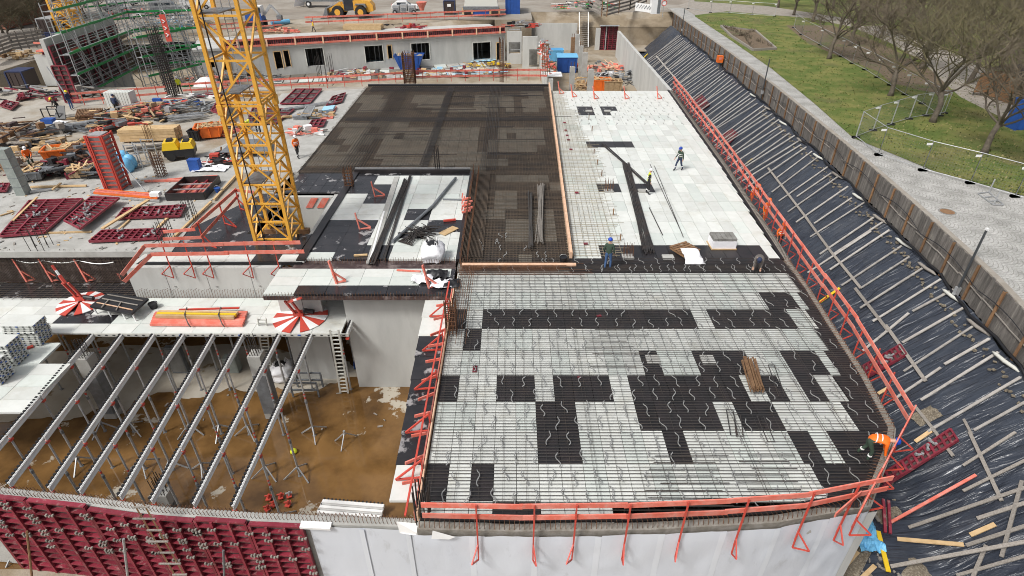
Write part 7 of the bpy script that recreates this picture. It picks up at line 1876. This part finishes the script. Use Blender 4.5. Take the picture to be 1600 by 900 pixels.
# hoses and sand bags along the timber wall
mb = MB(); pts = []
for i in range(90): y = 18+i*.95; pts.append(V(XF(y)-.3+.12*math.sin(i*.9)+.08*math.sin(i*2.3), y, tarpz(XF(y)-.3, y)+.3+.1*math.sin(i*.7)))
mb.path(pts, .07, 6); single('hose', 'black hose snaking along the foot of the timber wall', 'hose', mb, 'black', smooth=True)
mb = MB(); pts = [V(XF(y)-.16, y, .35+.35*abs(math.sin((y-18)*.55))) for y in [18+.5*k for k in range(150)]]; mb.path(pts, .022, 4); single('cable', 'thin black cable looped along the timber wall', 'cable', mb, 'black')
k = 0
for y in (19.5, 22, 24.6, 27.4, 30.3, 33.6, 37, 41, 45, 49, 54, 59, 64):
    k += 1; x = XF(y)-.42; c = V(x, y, tarpz(x, y)+.24); mb = MB(); mb.path([c+V(.1, -.7, 0), c+V(.08, -.45, .02), c, c+V(-.05, .5, .02), c+V(-.05, .7, 0)], [.03, .08, .09, .08, .03], 8)
    single('sandbag', 'pale elongated sandbag at the top of the tarp, %s from the near end' % nth(k), 'sandbag', mb, 'panel_edge' if k % 2 else 'timber_grey', 'sandbags along the timber wall', True)
y = 17; mb = MB(); k = 0
while y < 60:
    x = XF(y)-.7+R.uniform(-.2, .2); c = V(x, y, tarpz(x, y)+.12); mb.box(c, (R.uniform(.06, .22), R.uniform(.05, .16), R.uniform(.04, .1)), R.uniform(0, 3)); y += R.uniform(.1, .35)
o = mb.build('rubble', 'gravel'); o['kind'] = 'stuff'
mb = MB()
for i in range(240): mb.box((R.uniform(10.6, 14.2), R.uniform(10, 16), ZT+.06), (R.uniform(.03, .16), R.uniform(.03, .12), R.uniform(.03, .09)), R.uniform(0, 3))
o = mb.build('loose_stones', 'timber_grey'); o['kind'] = 'stuff'
def lamp(lb, bx_, by_, top, m='lamp_post', head=True, z=None):
    p = P(bx_, by_, z if z is not None else ZS); h = PY(top[0], top[1], p.y).z; t = thing('lamp_post', lb, 'pole', p)
    MB().tube(p, V(p.x, p.y, h), .06, 8, .045).build('pole', m, t)
    if head: MB().lathe([(.09, 0), (.1, .05), (.06, .1)], V(p.x, p.y, h-.03), 10).build('cap', 'white', t)
    MB().lathe([(.14, 0), (.12, .1), (.07, .14)], p, 10).build('base', m, t)
p = on_tarp(1491, 463, .1)
t = thing('lamp_post', 'dark slim pole standing beside the timber wall at right', 'pole', p); h = PY(1528, 358, p.y).z
MB().tube(p, V(p.x, p.y, h), .06, 8, .05).build('pole', 'lamp_post', t); MB().box(V(p.x, p.y, p.z+.3), (.2, .2, .5)).build('socket', 'galv', t); MB().box(V(p.x, p.y, h), (.13, .13, .1)).build('cap', 'white', t)
for i, (a, b, c_, d) in enumerate(((1188, 158, 1195, 92), (1064, 56, 1068, 12))):
    p = on_tarp(a, b, .1); h = PY(c_, d, p.y).z; t = thing('lamp_post', ('slim pole with cable loop by the timber wall, nearer of the far two', 'slim pole by the timber wall near the far end')[i], 'pole', p)
    MB().tube(p, V(p.x, p.y, h), .06, 7).build('pole', 'lamp_post', t); MB().box(V(p.x, p.y, p.z+.9), (.2, .2, .35)).build('socket', 'galv', t)
c = V(XF(78)-.6, 78, .3); t = thing('warning_box', 'small orange box on the far end of the timber wall', 'box', c); MB().box(c, (.7, .6, .8)).build('body', 'orange', t); MB().beam(c-V(0, 0, 1.2), c-V(0, 0, .4), .12, .12).build('post', 'timber_grey', t); MB().box(c+V(0, -.31, .1), (.4, .02, .3)).build('plate', 'red_paint', t)
# manhole
c = P(1480, 331, ZS); t = thing('manhole_cover', 'round rusty manhole cover in the cobbled street', 'manhole', c); MB().lathe([(.46, 0), (.46, .012), (.38, .014)], c, 20).build('ring', 'concrete_dark', t); MB().lathe([(.37, 0), (.37, .022), (.02, .024)], c, 20).build('lid', 'timber_brown', t)
# site fence panels in the park
def fence_panel(lb, p, q, g='mobile fence panels'):
    t = thing('mesh_fence', lb, 'fence', (p+q)/2, g); H = 2.0; d = (q-p).normalized()
    for e in (p, q): MB().tube(e+V(0, 0, .1), e+V(0, 0, H), .028, 6).build('post', 'galv', t); MB().box(e+V(0, 0, .07), (.5, .24, .14)).build('foot_block', 'rubber', t)
    for z in (.15, H): MB().tube(p+V(0, 0, z), q+V(0, 0, z), .024, 6).build('rail', 'galv', t)
    mb = MB(); L_ = (q-p).length
    for i in range(1, int(L_/.16)): a = p+d*.16*i; mb.beam(a+V(0, 0, .15), a+V(0, 0, H), .004, .004)
    for i in range(1, 9): mb.beam(p+V(0, 0, .15+i*.21), q+V(0, 0, .15+i*.21), .004, .004)
    mb.build('wire_mesh', 'steel_grey', t, kind='stuff')
    MB().box(q+V(-.2, 0, H-.18), (.35, .03, .14)).build('sign_plate', 'white', t)
FA = [(1337, 216), (1372, 243), (1441, 267), (1515, 287), (1585, 308), (1660, 330)]
for i, (a, b) in enumerate(zip(FA, FA[1:])): fence_panel('mobile wire fence panel along the lawn and cobbles, %s from the left' % nth(i+1), P(*a, ZS), P(*b, ZS))
FB = [(1337, 216), (1364, 205), (1392, 196), (1420, 187), (1446, 182), (1475, 178)]
for i, (a, b) in enumerate(zip(FB, FB[1:])): fence_panel('mobile wire fence panel across the lawn, %s from the cobbles' % nth(i+1), P(*a, ZS)+V(0, .05, 0), P(*b, ZS))
FD = [(1240, 44), (1252, 55), (1281, 71), (1314, 89), (1331, 100), (1351, 110), (1370, 122), (1390, 134), (1413, 149), (1440, 163), (1468, 182)]
for i, (a, b) in enumerate(zip(FD, FD[1:])): fence_panel('mobile wire fence panel under the park trees, %s from the far end' % nth(i+1), P(*a, ZS), P(*b, ZS))
FE = [(1075, 14), (1110, 20), (1140, 21), (1175, 24), (1210, 26)]
for i, (a, b) in enumerate(zip(FE, FE[1:])): fence_panel('mobile wire fence panel beside the far park path, %s from the left' % nth(i+1), P(*a, ZS), P(*b, ZS))
# trestle on the cobbles
t = thing('fence_trestle', 'fallen white steel fence stand on the cobbled street', 'trestle', P(1548, 305, ZS)); q = [P(1528, 302, ZS+.05), P(1552, 320, ZS+.05), P(1568, 320, ZS+.05), P(1545, 300, ZS+.05)]
for a, b in ((0, 1), (1, 2), (2, 3), (3, 0)): MB().beam(q[a], q[b], .05, .05).build('frame_tube', 'galv', t)
for f in (.35, .7): MB().beam(q[0].lerp(q[1], f), q[3].lerp(q[2], f), .06, .06).build('cross_tube', 'galv', t)
for k in (1, 3): MB().beam(q[k], q[k]+V(.1, .1, .8), .05, .05).build('upright', 'galv', t)
# flower bed with timber border
t = thing('flower_bed', 'planted bed with timber edging on the lawn', 'flower bed', P(1168, 62, ZS)); q = [P(1126, 42, ZS), P(1141, 45, ZS), P(1180, 50, ZS), P(1212, 78, ZS), P(1176, 80, ZS), P(1142, 58, ZS)]
for i in range(6): MB().beam(q[i]+V(0, 0, .15), q[(i+1) % 6]+V(0, 0, .15), .2, .3).build('edging', 'timber_grey', t)
MB().prism([(p.x, p.y) for p in q], ZS+.04, ZS+.16).build('soil', 'leaf_litter', t)
mb = MB(); c0 = sum(q, Vector())/6
for i in range(260):
    p = c0+(q[R.randrange(6)]-c0)*R.uniform(0, .9)+V(0, 0, .15); a = R.uniform(0, 6.3); mb.beam(p, p+V(math.cos(a)*.25, math.sin(a)*.25, R.uniform(.15, .6)), .05, .03)
mb.build('plants', 'twig', t, kind='stuff')

# ================================================================ TREES
def make_tree(seed, H=9.5, mt='twig', spread=1.0, density=1.0, trunk=2.0):
    r_ = random.Random(seed); tm = MB(); tw = MB(); cnt = [0]
    def branch(p, d, L_, rad, lev):
        n_ = 4 if lev < 3 else 3; pts = [p]; rs = [rad]; q = p; dd = d.copy()
        for i in range(n_):
            dd = (dd+V(r_.uniform(-.42, .42), r_.uniform(-.42, .42), r_.uniform(-.16, .3))).normalized(); q = q+dd*L_/n_; pts.append(q); rs.append(max(.008, rad*(1-.5*(i+1)/n_)))
        (tm if lev < 2 else tw).path(pts, rs, 6 if lev < 2 else (4 if lev < 3 else 3), cap=False)
        cnt[0] += 1
        if lev >= 5: return
        k = [0, 4, 4, 4, 4, 0][lev+1] if lev+1 < 6 else 0
        k = {0: 5, 1: 5, 2: 5, 3: 5, 4: 5}[lev]
        if lev >= 3: k = int(k*density)
        for j in range(k):
            f = r_.uniform(.35, 1.0) if lev else r_.uniform(.75, 1.0); i = min(n_-1, int(f*n_)); s_ = pts[i].lerp(pts[i+1], f*n_-i)
            a = r_.uniform(0, 6.283); up = .35 if lev < 2 else .12
            nd = (dd*.55+V(math.cos(a)*spread, math.sin(a)*spread, up+r_.uniform(-.35, .35))*.75).normalized()
            branch(s_, nd, L_*r_.uniform(.55, .85), max(.009, rad*.58), lev+1)
    pts = [V(0, 0, -.05), V(0, 0, .35), V(r_.uniform(-.1, .1), r_.uniform(-.1, .1), trunk*.6), V(r_.uniform(-.15, .15), r_.uniform(-.15, .15), trunk)]
    tm.path(pts, [.26, .18, .155, .15], 9, cap=True)
    for j in range(6):
        a = j*1.05+r_.uniform(-.3, .3); branch(pts[-1]-V(0, 0, r_.uniform(0, .5)), V(math.cos(a)*.75*spread, math.sin(a)*.75*spread, r_.uniform(.45, 1.1)).normalized(), H*.34*r_.uniform(.8, 1.15), .07, 1)
    branch(pts[-1], V(.05, .05, 1), H*.36, .10, 1)
    return tm.mesh('trunk', 'bark', smooth=True), tw.mesh('crown', mt)
TP = [make_tree(11, 9.5, 'twig', 1.05, .45), make_tree(23, 10, 'twig_moss', .95, .45), make_tree(5, 9, 'twig', 1.15, .45)]
def tree(lb, p, k, s=1.0, rz=0, g='bare park trees', mt=None):
    t = thing('bare_tree', lb, 'tree', p, g)
    for nme, me in (('trunk', TP[k][0]), ('crown', TP[k][1])): inst(nme, me, t, p, rz, (s, s, s))
    return t
for i, (a, b, k, s, lb) in enumerate(((1295, 92, 0, 1.25, 'bare park tree farthest along the lawn beside the wire fence'), (1391, 150, 2, 1.2, 'bare spreading park tree standing in the wire fence line'), (1457, 191, 1, 1.25, 'bare mossy park tree at the corner of the wire fences'), (1537, 240, 0, 1.15, 'nearest bare park tree at the right beside the blue container'))): tree(lb, P(a, b, ZS), k, s, i*1.9)
for i, (a, b, k, s) in enumerate(((1328, 72, 1, 1.0), (1440, 108, 2, 1.05), (1376, 60, 0, 1.0), (1515, 130, 1, 1.05), (1575, 150, 2, 1.0), (1270, 34, 2, 1.05), (1340, 38, 1, 1.0), (1430, 62, 0, 1.1), (1500, 84, 2, 1.1), (1570, 95, 1, 1.1), (1215, 12, 0, 1.0), (1610, 190, 1, 1.0), (1300, 14, 1, 1.0), (1380, 22, 2, 1.1), (1460, 38, 0, 1.1), (1535, 60, 1, 1.1), (1600, 70, 0, 1.1), (1240, 24, 2, .9))):
    s *= 1.3; tree('bare park tree of the second row, %s counted from the left front' % nth(i+1), P(a, b, ZS), k, s, i*1.3+.5, 'second row of bare park trees')
# hut roof in the park
t = thing('park_hut', 'dark-roofed hut behind the branches at the right edge', 'hut', P(1590, 150, ZS)); c = P(1625, 165, ZS)
MB().box(c+V(0, 2, 1.1), (5, 3.5, 2.2)).build('wall', 'timber_brown', t); MB().slab([c+V(-2.9, -.2, 2.25), c+V(2.9, -.2, 2.25), c+V(2.9, 2.1, 3.1), c+V(-2.9, 2.1, 3.1)], .1).build('roof', 'panel_black', t); MB().slab([c+V(-2.9, 2.1, 3.1), c+V(2.9, 2.1, 3.1), c+V(2.9, 4.3, 2.25), c+V(-2.9, 4.3, 2.25)], .1).build('roof', 'panel_black', t)
c = P(1530, 150, ZS); t = thing('notice_board', 'rust-orange notice board standing in the park', 'board', c)
MB().box(c+V(0, 0, 1.2), (1.3, .12, 1.7)).build('panel', 'timber_brown', t)
for d in (-.55, .55): MB().beam(c+V(d, .1, 0), c+V(d, .1, 2.1), .1, .1).build('post', 'lamp_post', t)

# ================================================================ FAR LEFT: brick house, trees, timber fence
t = thing('brick_house', 'red brick house with white windows behind bushes at top left', 'house', P(0, 30, 1)); A_ = P(0, 46, .6)
MB().box(A_+V(-16, 6, 6), (34, 12, 12)).build('wall', 'brick_wall', t)
for i in range(5):
    for j in range(3):
        c = A_+V(-1.5-i*4, -.05, 3+j*3.4); f = MB().box(c, (1.7, .2, 1.9)).build('window', 'white', t); MB().box(c+V(0, -.12, 0), (1.4, .06, 1.6)).build('pane', 'glass', f)
k = 0
FC = []
for _, me in TP: me2 = me.copy(); me2.materials[0] = M['twig_far']; FC.append(me2)
for (px, py, kk, s) in ((-5, 74, 0, .8), (18, 66, 1, .8), (40, 60, 2, .75), (60, 52, 0, .8), (5, 52, 1, .9), (35, 44, 2, .9), (62, 38, 1, .9), (-20, 58, 2, 1.0), (135, 30, 2, .8), (160, 22, 0, .8), (105, 26, 1, .8), (185, 12, 0, .8), (80, 26, 2, .9), (20, 30, 0, 1.0), (50, 24, 1, 1.0), (240, 3, 1, .8)):
    k += 1; x, y, _z = P(px, py, .5); t = thing('bare_tree', 'bare bushy tree of the far left thicket, %s from the house' % nth(k), 'tree', (x, y, .6), 'far thicket trees')
    inst('trunk', TP[kk][0], t, (x, y, .6), k, (s, s, s)); inst('crown', FC[kk], t, (x, y, .6), k, (s*1.15, s*1.15, s))
t = thing('board_fence', 'grey timber board fence at the far left below the bushes', 'fence', P(30, 80, .8)); a, b, c = P(-20, 96, .8), P(22, 80, .8), P(58, 74, .8)
for u, v in ((a, b), (b, c), (c, P(76, 70, .8))):
    for z in (.3, .7, 1.1, 1.5, 1.9): MB().beam(u+V(0, 0, z), v+V(0, 0, z), .06, .26).build('board', 'timber_grey', t)
    for f in (0, .33, .66): p = u.lerp(v, f); MB().beam(p, p+V(0, 0, 2.3), .14, .14).build('post', 'timber_grey', t)
t = thing('board_fence', 'timber rail fence behind the courtyard stairs', 'fence', P(960, 24, 1.2)); 
for u, v in ((P(900, 2, 1.3), P(940, 24, 1.3)), (P(948, 24, 1.3), P(984, 14, 1.3)), (P(984, 14, 1.3), P(1010, 2, 1.3))):
    for z in (.1, .7, 1.3, 1.9): MB().beam(u+V(0, 0, z), v+V(0, 0, z), .08, .3).build('board', 'timber_grey', t)
    for f in (0, .5, 1): p = u.lerp(v, f); MB().beam(p+V(0, 0, -.2), p+V(0, 0, 2.3), .16, .16).build('post', 'timber_brown', t)
c = P(1005, 20, 1.2); t = thing('site_banner', 'white printed banner on the fence behind the tarp end', 'banner', c); MB().beam(P(992, 18, 1.2)+V(0, 0, .8), P(1020, 22, 1.2)+V(0, 0, .8), .08, 1.3).build('sheet', 'white', t)
mb = MB()
for i in range(18): p = P(994+i*1.35, 18.3+i*.2, 1.2)+V(0, -.08, .75+.2*(i % 3)); mb.box(p, (.12, .03, .22))
mb.build('print', 'steel_grey', t, kind='stuff')
c = P(1024, 22, 1.2); t = thing('portable_toilet', 'white portable cabin at the far end of the timber wall', 'cabin', c); MB().box(c+V(0, .8, 1.25), (1.6, 1.6, 2.5)).build('body', 'white', t); MB().box(c+V(0, .8, 2.56), (1.75, 1.75, .14)).build('roof', 'galv', t); MB().box(c+V(.45, -.03, 1.2), (.5, .06, 2.1)).build('door', 'steel_grey', t)
c = P(1035, 26, 1.2); t = thing('round_sign', 'small round red and white road sign by the far timber wall', 'sign', c); MB().tube(c, c+V(0, 0, 2.4), .05, 6).build('pole', 'galv', t); MB().tube(c+V(0, -.08, 2.1), c+V(0, -.04, 2.1), .45, 18).build('plate', 'white', t)
mb = MB(); mb.path([c+V(.4*math.cos(a), -.1, 2.1+.4*math.sin(a)) for a in [2*pi*k/18 for k in range(19)]], .06, 4); mb.build('red_ring', 'red_steel', t)
for (m, lb, a, b) in (('red and white hanging sign board on the tall dark rebar cage', None, 259, 45),):
    c = PY(259, 44, 60.5); t = thing('hanging_sign', m, 'sign', c); MB().box(c, (.55, .06, 2.4)).build('plate', 'red_steel', t)
    for k in range(3): mb = MB(); mb.path([c+V(-.12, -.05, .75-k*.6), c+V(.12, -.05, .6-k*.6), c+V(-.1, -.05, .45-k*.6)], .05, 4); mb.build('mark', 'white', t)

# ================================================================ VEHICLES
def wheel(t, c, r, w_, rim='crane_yellow'):
    o = MB().tube(c-V(0, w_/2, 0), c+V(0, w_/2, 0), r, 18).build('wheel', 'rubber', t); MB().tube(c-V(0, w_/2+.03, 0), c+V(0, w_/2+.03, 0), r*.5, 14).build('rim', rim, o)
def loader():
    c = P(550, 27, YZ); s = 1.25; t = thing('wheel_loader', 'yellow wheel loader with lowered bucket in the yard', 'loader', c)
    def w_(x, y, z): return c+V(x*s, y*s, z*s)
    for x in (-1.6, 1.6):
        for y in (-1.05, 1.05): wheel(t, w_(x, y, .8), .8*s, .6*s)
    def prof(pts, y0, y1, m, nme):
        n_ = len(pts); mb = MB(); mb.add([w_(x, y0, z) for x, z in pts]+[w_(x, y1, z) for x, z in pts], [tuple(range(n_)), tuple(range(n_, 2*n_))[::-1]]+[(i, i+n_, (i+1) % n_+n_, (i+1) % n_) for i in range(n_)]); mb.build(nme, m, t)
    prof([(.6, .9), (.6, 2.2), (1.2, 2.35), (2.9, 2.1), (3.3, 1.6), (3.3, .9), (2.7, .75)], -.85, .85, 'crane_yellow', 'engine_hood')
    prof([(-2.3, .8), (-2.2, 1.5), (-.7, 1.7), (-.4, .8)], -.6, .6, 'crane_yellow', 'front_frame')
    prof([(-.75, .9), (-.75, 1.9), (-.55, 3.2), (.7, 3.2), (.75, 1.0)], -.75, .75, 'glass', 'cab'); prof([(-.7, 3.2), (-.65, 3.35), (.8, 3.35), (.8, 3.2)], -.85, .85, 'steel_grey', 'cab_roof')
    prof([(.9, 1.65), (1.0, 1.85), (2.3, 1.85), (2.5, 1.4), (2.3, 1.4), (2.1, 1.7), (1.1, 1.7)], -1.4, -.86, 'steel_grey', 'fender')
    prof([(1.0, 2.25), (.9, 2.7), (1.6, 2.6), (1.7, 2.3)], -.5, .5, 'white', 'filter_box')
    for y in (-.5, .5): MB().beam(w_(-1.2, y, 1.9), w_(-3.1, y, .8), .25*s, .4*s).build('lift_arm', 'crane_yellow', t)
    MB().beam(w_(-1.0, 0, 2.2), w_(-2.8, 0, 1.5), .2, .3).build('tilt_cylinder', 'galv', t)
    prof([(-3.0, .1), (-4.1, .05), (-3.6, .45), (-3.2, 1.35), (-2.95, 1.3)], -1.4, 1.4, 'steel_grey', 'bucket')
loader()
def van(lb, px, py, z, m='white', rz=0, s=1.0, name='parked_van', cat='van', car=False):
    c = P(px, py, z); t = thing(name, lb, cat, (0, 0, 0))
    pts = [(-2.4, .4), (-2.4, 1.9), (-2.2, 2.1), (1.0, 2.1), (1.7, 1.3), (2.4, 1.1), (2.5, .4)] if not car else [(-2.2, .35), (-2.2, .85), (-1.9, 1.0), (-1.3, 1.45), (.3, 1.45), (1.0, .95), (2.1, .8), (2.2, .35)]
    n_ = len(pts); mb = MB(); wd = .9; mb.add([(x*s, -wd*s, zz*s) for x, zz in pts]+[(x*s, wd*s, zz*s) for x, zz in pts], [tuple(range(n_)), tuple(range(n_, 2*n_))[::-1]]+[(i, i+n_, (i+1) % n_+n_, (i+1) % n_) for i in range(n_)]); mb.build('body', m, t)
    for x in (-1.5, 1.55):
        for y in (-.85, .85): wheel(t, V(x*s, y*s, .36*s), .36*s, .24, 'galv')
    zt_ = 1.75 if not car else 1.2
    for sy in (-1, 1):
        MB().box((.55*s if not car else -.5*s, sy*(wd+.01)*s, (zt_-.08)*s), (.9*s if not car else 1.5*s, .02, .38*s)).build('side_window', 'glass', t)
        if not car: MB().box((-.8*s, sy*(wd+.01)*s, (zt_-.08)*s), (1.3*s, .02, .38*s)).build('side_window', 'glass', t)
    a, b = (pts[3], pts[4]) if not car else (pts[4], pts[5]); mb = MB(); mb.slab([(a[0]*s*1.0+.04, -.75*s, a[1]*s-.05), (b[0]*s+.03, -.75*s, b[1]*s+.06), (b[0]*s+.03, .75*s, b[1]*s+.06), (a[0]*s+.04, .75*s, a[1]*s-.05)], .02); mb.build('windscreen', 'glass', t)
    for y in (-.65, .65): MB().box((pts[-1][0]*s, y*s, .8*s), (.06, .3, .2)).build('headlight', 'reflect', t); MB().box((pts[0][0]*s, y*s, .9*s), (.05, .2, .25)).build('tail_light', 'red_steel', t)
    t.location = c; t.rotation_euler.z = rz
van('white van parked in the yard left of the crane mast', 309, 14, .9, rz=.3, s=1.1)
van('white van farther back at the top left of the scaffold', 196, 8, .9, rz=.2, s=1.1)
van('white car parked behind the grey machine in the yard', 633, 16, YZ, rz=.1, s=1.1, name='parked_car', cat='car', car=True)
van('dark van parked by the scaffold at the top left', 262, 22, .9, 'steel_grey', .25, 1.0)
van('grey car parked behind the left fence below the site office', 185, 18, .9, 'galv', .2, 1.0, 'parked_car', 'car', True)
# dumper seen from behind, trailer, mixer pump
c = P(752, 26, YZ); t = thing('dump_truck', 'dump truck seen from behind with raised pale bed', 'truck', c)
mb = MB(); mb.hexa([c+V(-3.0, 0, 1.5), c+V(3.0, 0, 1.5), c+V(2.8, 6, 1.6), c+V(-2.8, 6, 1.6)], [c+V(-2.6, .4, 4.2), c+V(2.6, .4, 4.2), c+V(2.6, 6, 4.2), c+V(-2.6, 6, 4.2)]); mb.build('bed', 'panel_edge', t)
MB().box(c+V(0, -.1, 1.4), (6.4, .3, .5)).build('bumper', 'steel_grey', t); MB().box(c+V(0, .2, .7), (3.4, .4, 1.1)).build('underbody', 'blue', t)
for x in (-2.4, 2.4): MB().tube(c+V(x-.6, .5, .7), c+V(x+.6, .5, .7), .75, 16).build('wheel', 'rubber', t); MB().box(c+V(x, -.1, .95), (1.9, .12, 1.0)).build('mud_flap', 'timber_new', t)
c = P(505, 10, YZ); t = thing('trailer', 'low trailer with green beam and white sheet behind the wheel loader', 'trailer', c)
MB().box(c+V(1.0, 0, 1.1), (9, 2.2, .25)).build('bed', 'steel_grey', t); MB().box(c+V(1.5, -1.0, 1.45), (8, .2, .35)).build('green_beam', 'green', t); MB().box(c+V(2.5, .2, 1.9), (5, 1.6, .9)).build('cargo', 'black', t)
for x in (-2.5, 3.5): wheel(t, c+V(x, -1.0, .55), .55, .35, 'white')
mb = MB(); mb.grid(lambda u, v: c+V(-4.6+1.6*u-.9*(1-v), -1+1.6*u, .1+1.9*v+.2*noise.noise(V(u*4, v*4, 1))), 8, 8); mb.build('white_sheet', 'white_bag', t)
c = P(634, 22, YZ); t = thing('site_mixer', 'grey mixing machine with orange hopper in front of the white car', 'mixer', c)
for k in range(3): MB().box(c+V(-1.6+k*1.4, 0, .9+.2*(k % 2)), (1.2, 1.4, 1.1)).build('unit', 'galv', t); MB().box(c+V(-1.6+k*1.4, -.75, .8), (.8, .1, .6)).build('panel', 'steel_grey', t)
MB().lathe([(.35, 0), (.5, .5), (.95, 1.3), (1.0, 1.4)], c+V(3.0, 0, .6), 14).build('hopper', 'red_paint', t)
for x in (-1.8, 1.6): wheel(t, c+V(x, -.8, .4), .4, .25, 'galv')
MB().beam(c+V(-2.4, -.3, .3), c+V(2.4, -.3, .3), .1, .15).build('drawbar', 'galv', t)
c = P(402, 40, .6); t = thing('mini_excavator', 'blue and white small excavator behind the crane mast', 'excavator', c)
MB().box(c+V(0, 0, 1.4), (2.6, 1.9, 1.1)).build('body', 'blue', t); MB().box(c+V(.8, -.2, 2.3), (1.2, 1.4, 1.4)).build('cab', 'white', t); MB().box(c+V(1.1, -.92, 2.4), (.5, .04, .8)).build('cab_window', 'glass', t)
for y in (-.8, .8): MB().box(c+V(0, y, .4), (2.8, .5, .8)).build('track', 'rubber', t)
MB().beam(c+V(1.4, 0, 1.6), c+V(2.8, 0, 3.0), .3, .4).build('boom', 'galv', t); MB().beam(c+V(2.8, 0, 3.0), c+V(3.9, 0, 1.6), .25, .3).build('stick', 'galv', t); MB().box(c+V(3.9, 0, 1.2), (.7, .9, .7)).build('bucket', 'steel_grey', t)
for i, (a, b, c_, d) in enumerate(((424, 36, 452, 33),)): single('blue_pipe', 'pale blue pipes lying behind the small excavator', 'pipe', MB().tube(P(a, b, .7), P(c_, d, .7), .35, 10), 'sky_blue')
c = P(566, 46, 0); t = thing('timber_stack', 'pale timber formwork stack on the building roof', 'timber stack', V(c.x, c.y, -.1))
for k in range(5): MB().box((c.x, c.y+.5*k, .25+.1*(k % 2)), (6.2, .4, .6)).build('timber', 'timber_new', t)
heap('red boards piled on the building roof left of the yellow worker', 438, 50, 6, 3, .6, ['red_paint', 'red_paint', 'timber_pink'], 50, z=-.1)
heap('red steel parts on the right part of the building roof', 644, 43, 4, 2, .5, ['red_steel', 'crimson'], 30, z=-.1)
heap('dark offcuts on the middle of the building roof', 612, 40, 5, 1.5, .3, ['timber_brown', 'black'], 26, z=-.1)
heap('site clutter with red barriers above the courtyard stairs', 915, 14, 12, 3, 1.6, ['white', 'red_paint', 'steel_grey', 'green', 'black'], 70, z=1.1)
heap('sheets and bags on the yard behind the scaffold', 285, 40, 12, 5, 1.5, ['white_bag', 'galv', 'timber_grey', 'sky_blue', 'cardboard'], 80, z=.3)
heap('grey machines and materials behind the scaffold top', 215, 28, 12, 4, 1.6, ['steel_grey', 'galv', 'black', 'red_paint'], 70, z=.6)
heap('yellowish plywood heap beside the far left fence', 30, 88, 8, 2, .7, ['timber_new', 'cardboard', 'timber_brown'], 36, z=.5)

# small debris on the pit floor and the concrete slab
mb = MB()
for i in range(34):
    x = R.uniform(-20, -4.2); y = R.uniform(13.4, 14.2) if i % 2 else R.uniform(21, 24); mb.box((x, y, ZG-.03), (R.uniform(.04, .3), R.uniform(.03, .1), .04), R.uniform(0, 3))
o = mb.build('floor_debris', 'timber_grey'); o['kind'] = 'stuff'
mb = MB()
for i in range(220):
    p = P(R.uniform(0, 330), R.uniform(275, 390), 0); 
    if Q(p)[0] > 268+(393-Q(p)[1])*.75: continue
    mb.box((p.x, p.y, .02), (R.uniform(.05, .35), R.uniform(.03, .12), .04), R.uniform(0, 3), R.randrange(3))
o = mb.build('slab_debris', ['timber_grey', 'timber_new', 'concrete_dark']); o['kind'] = 'stuff'
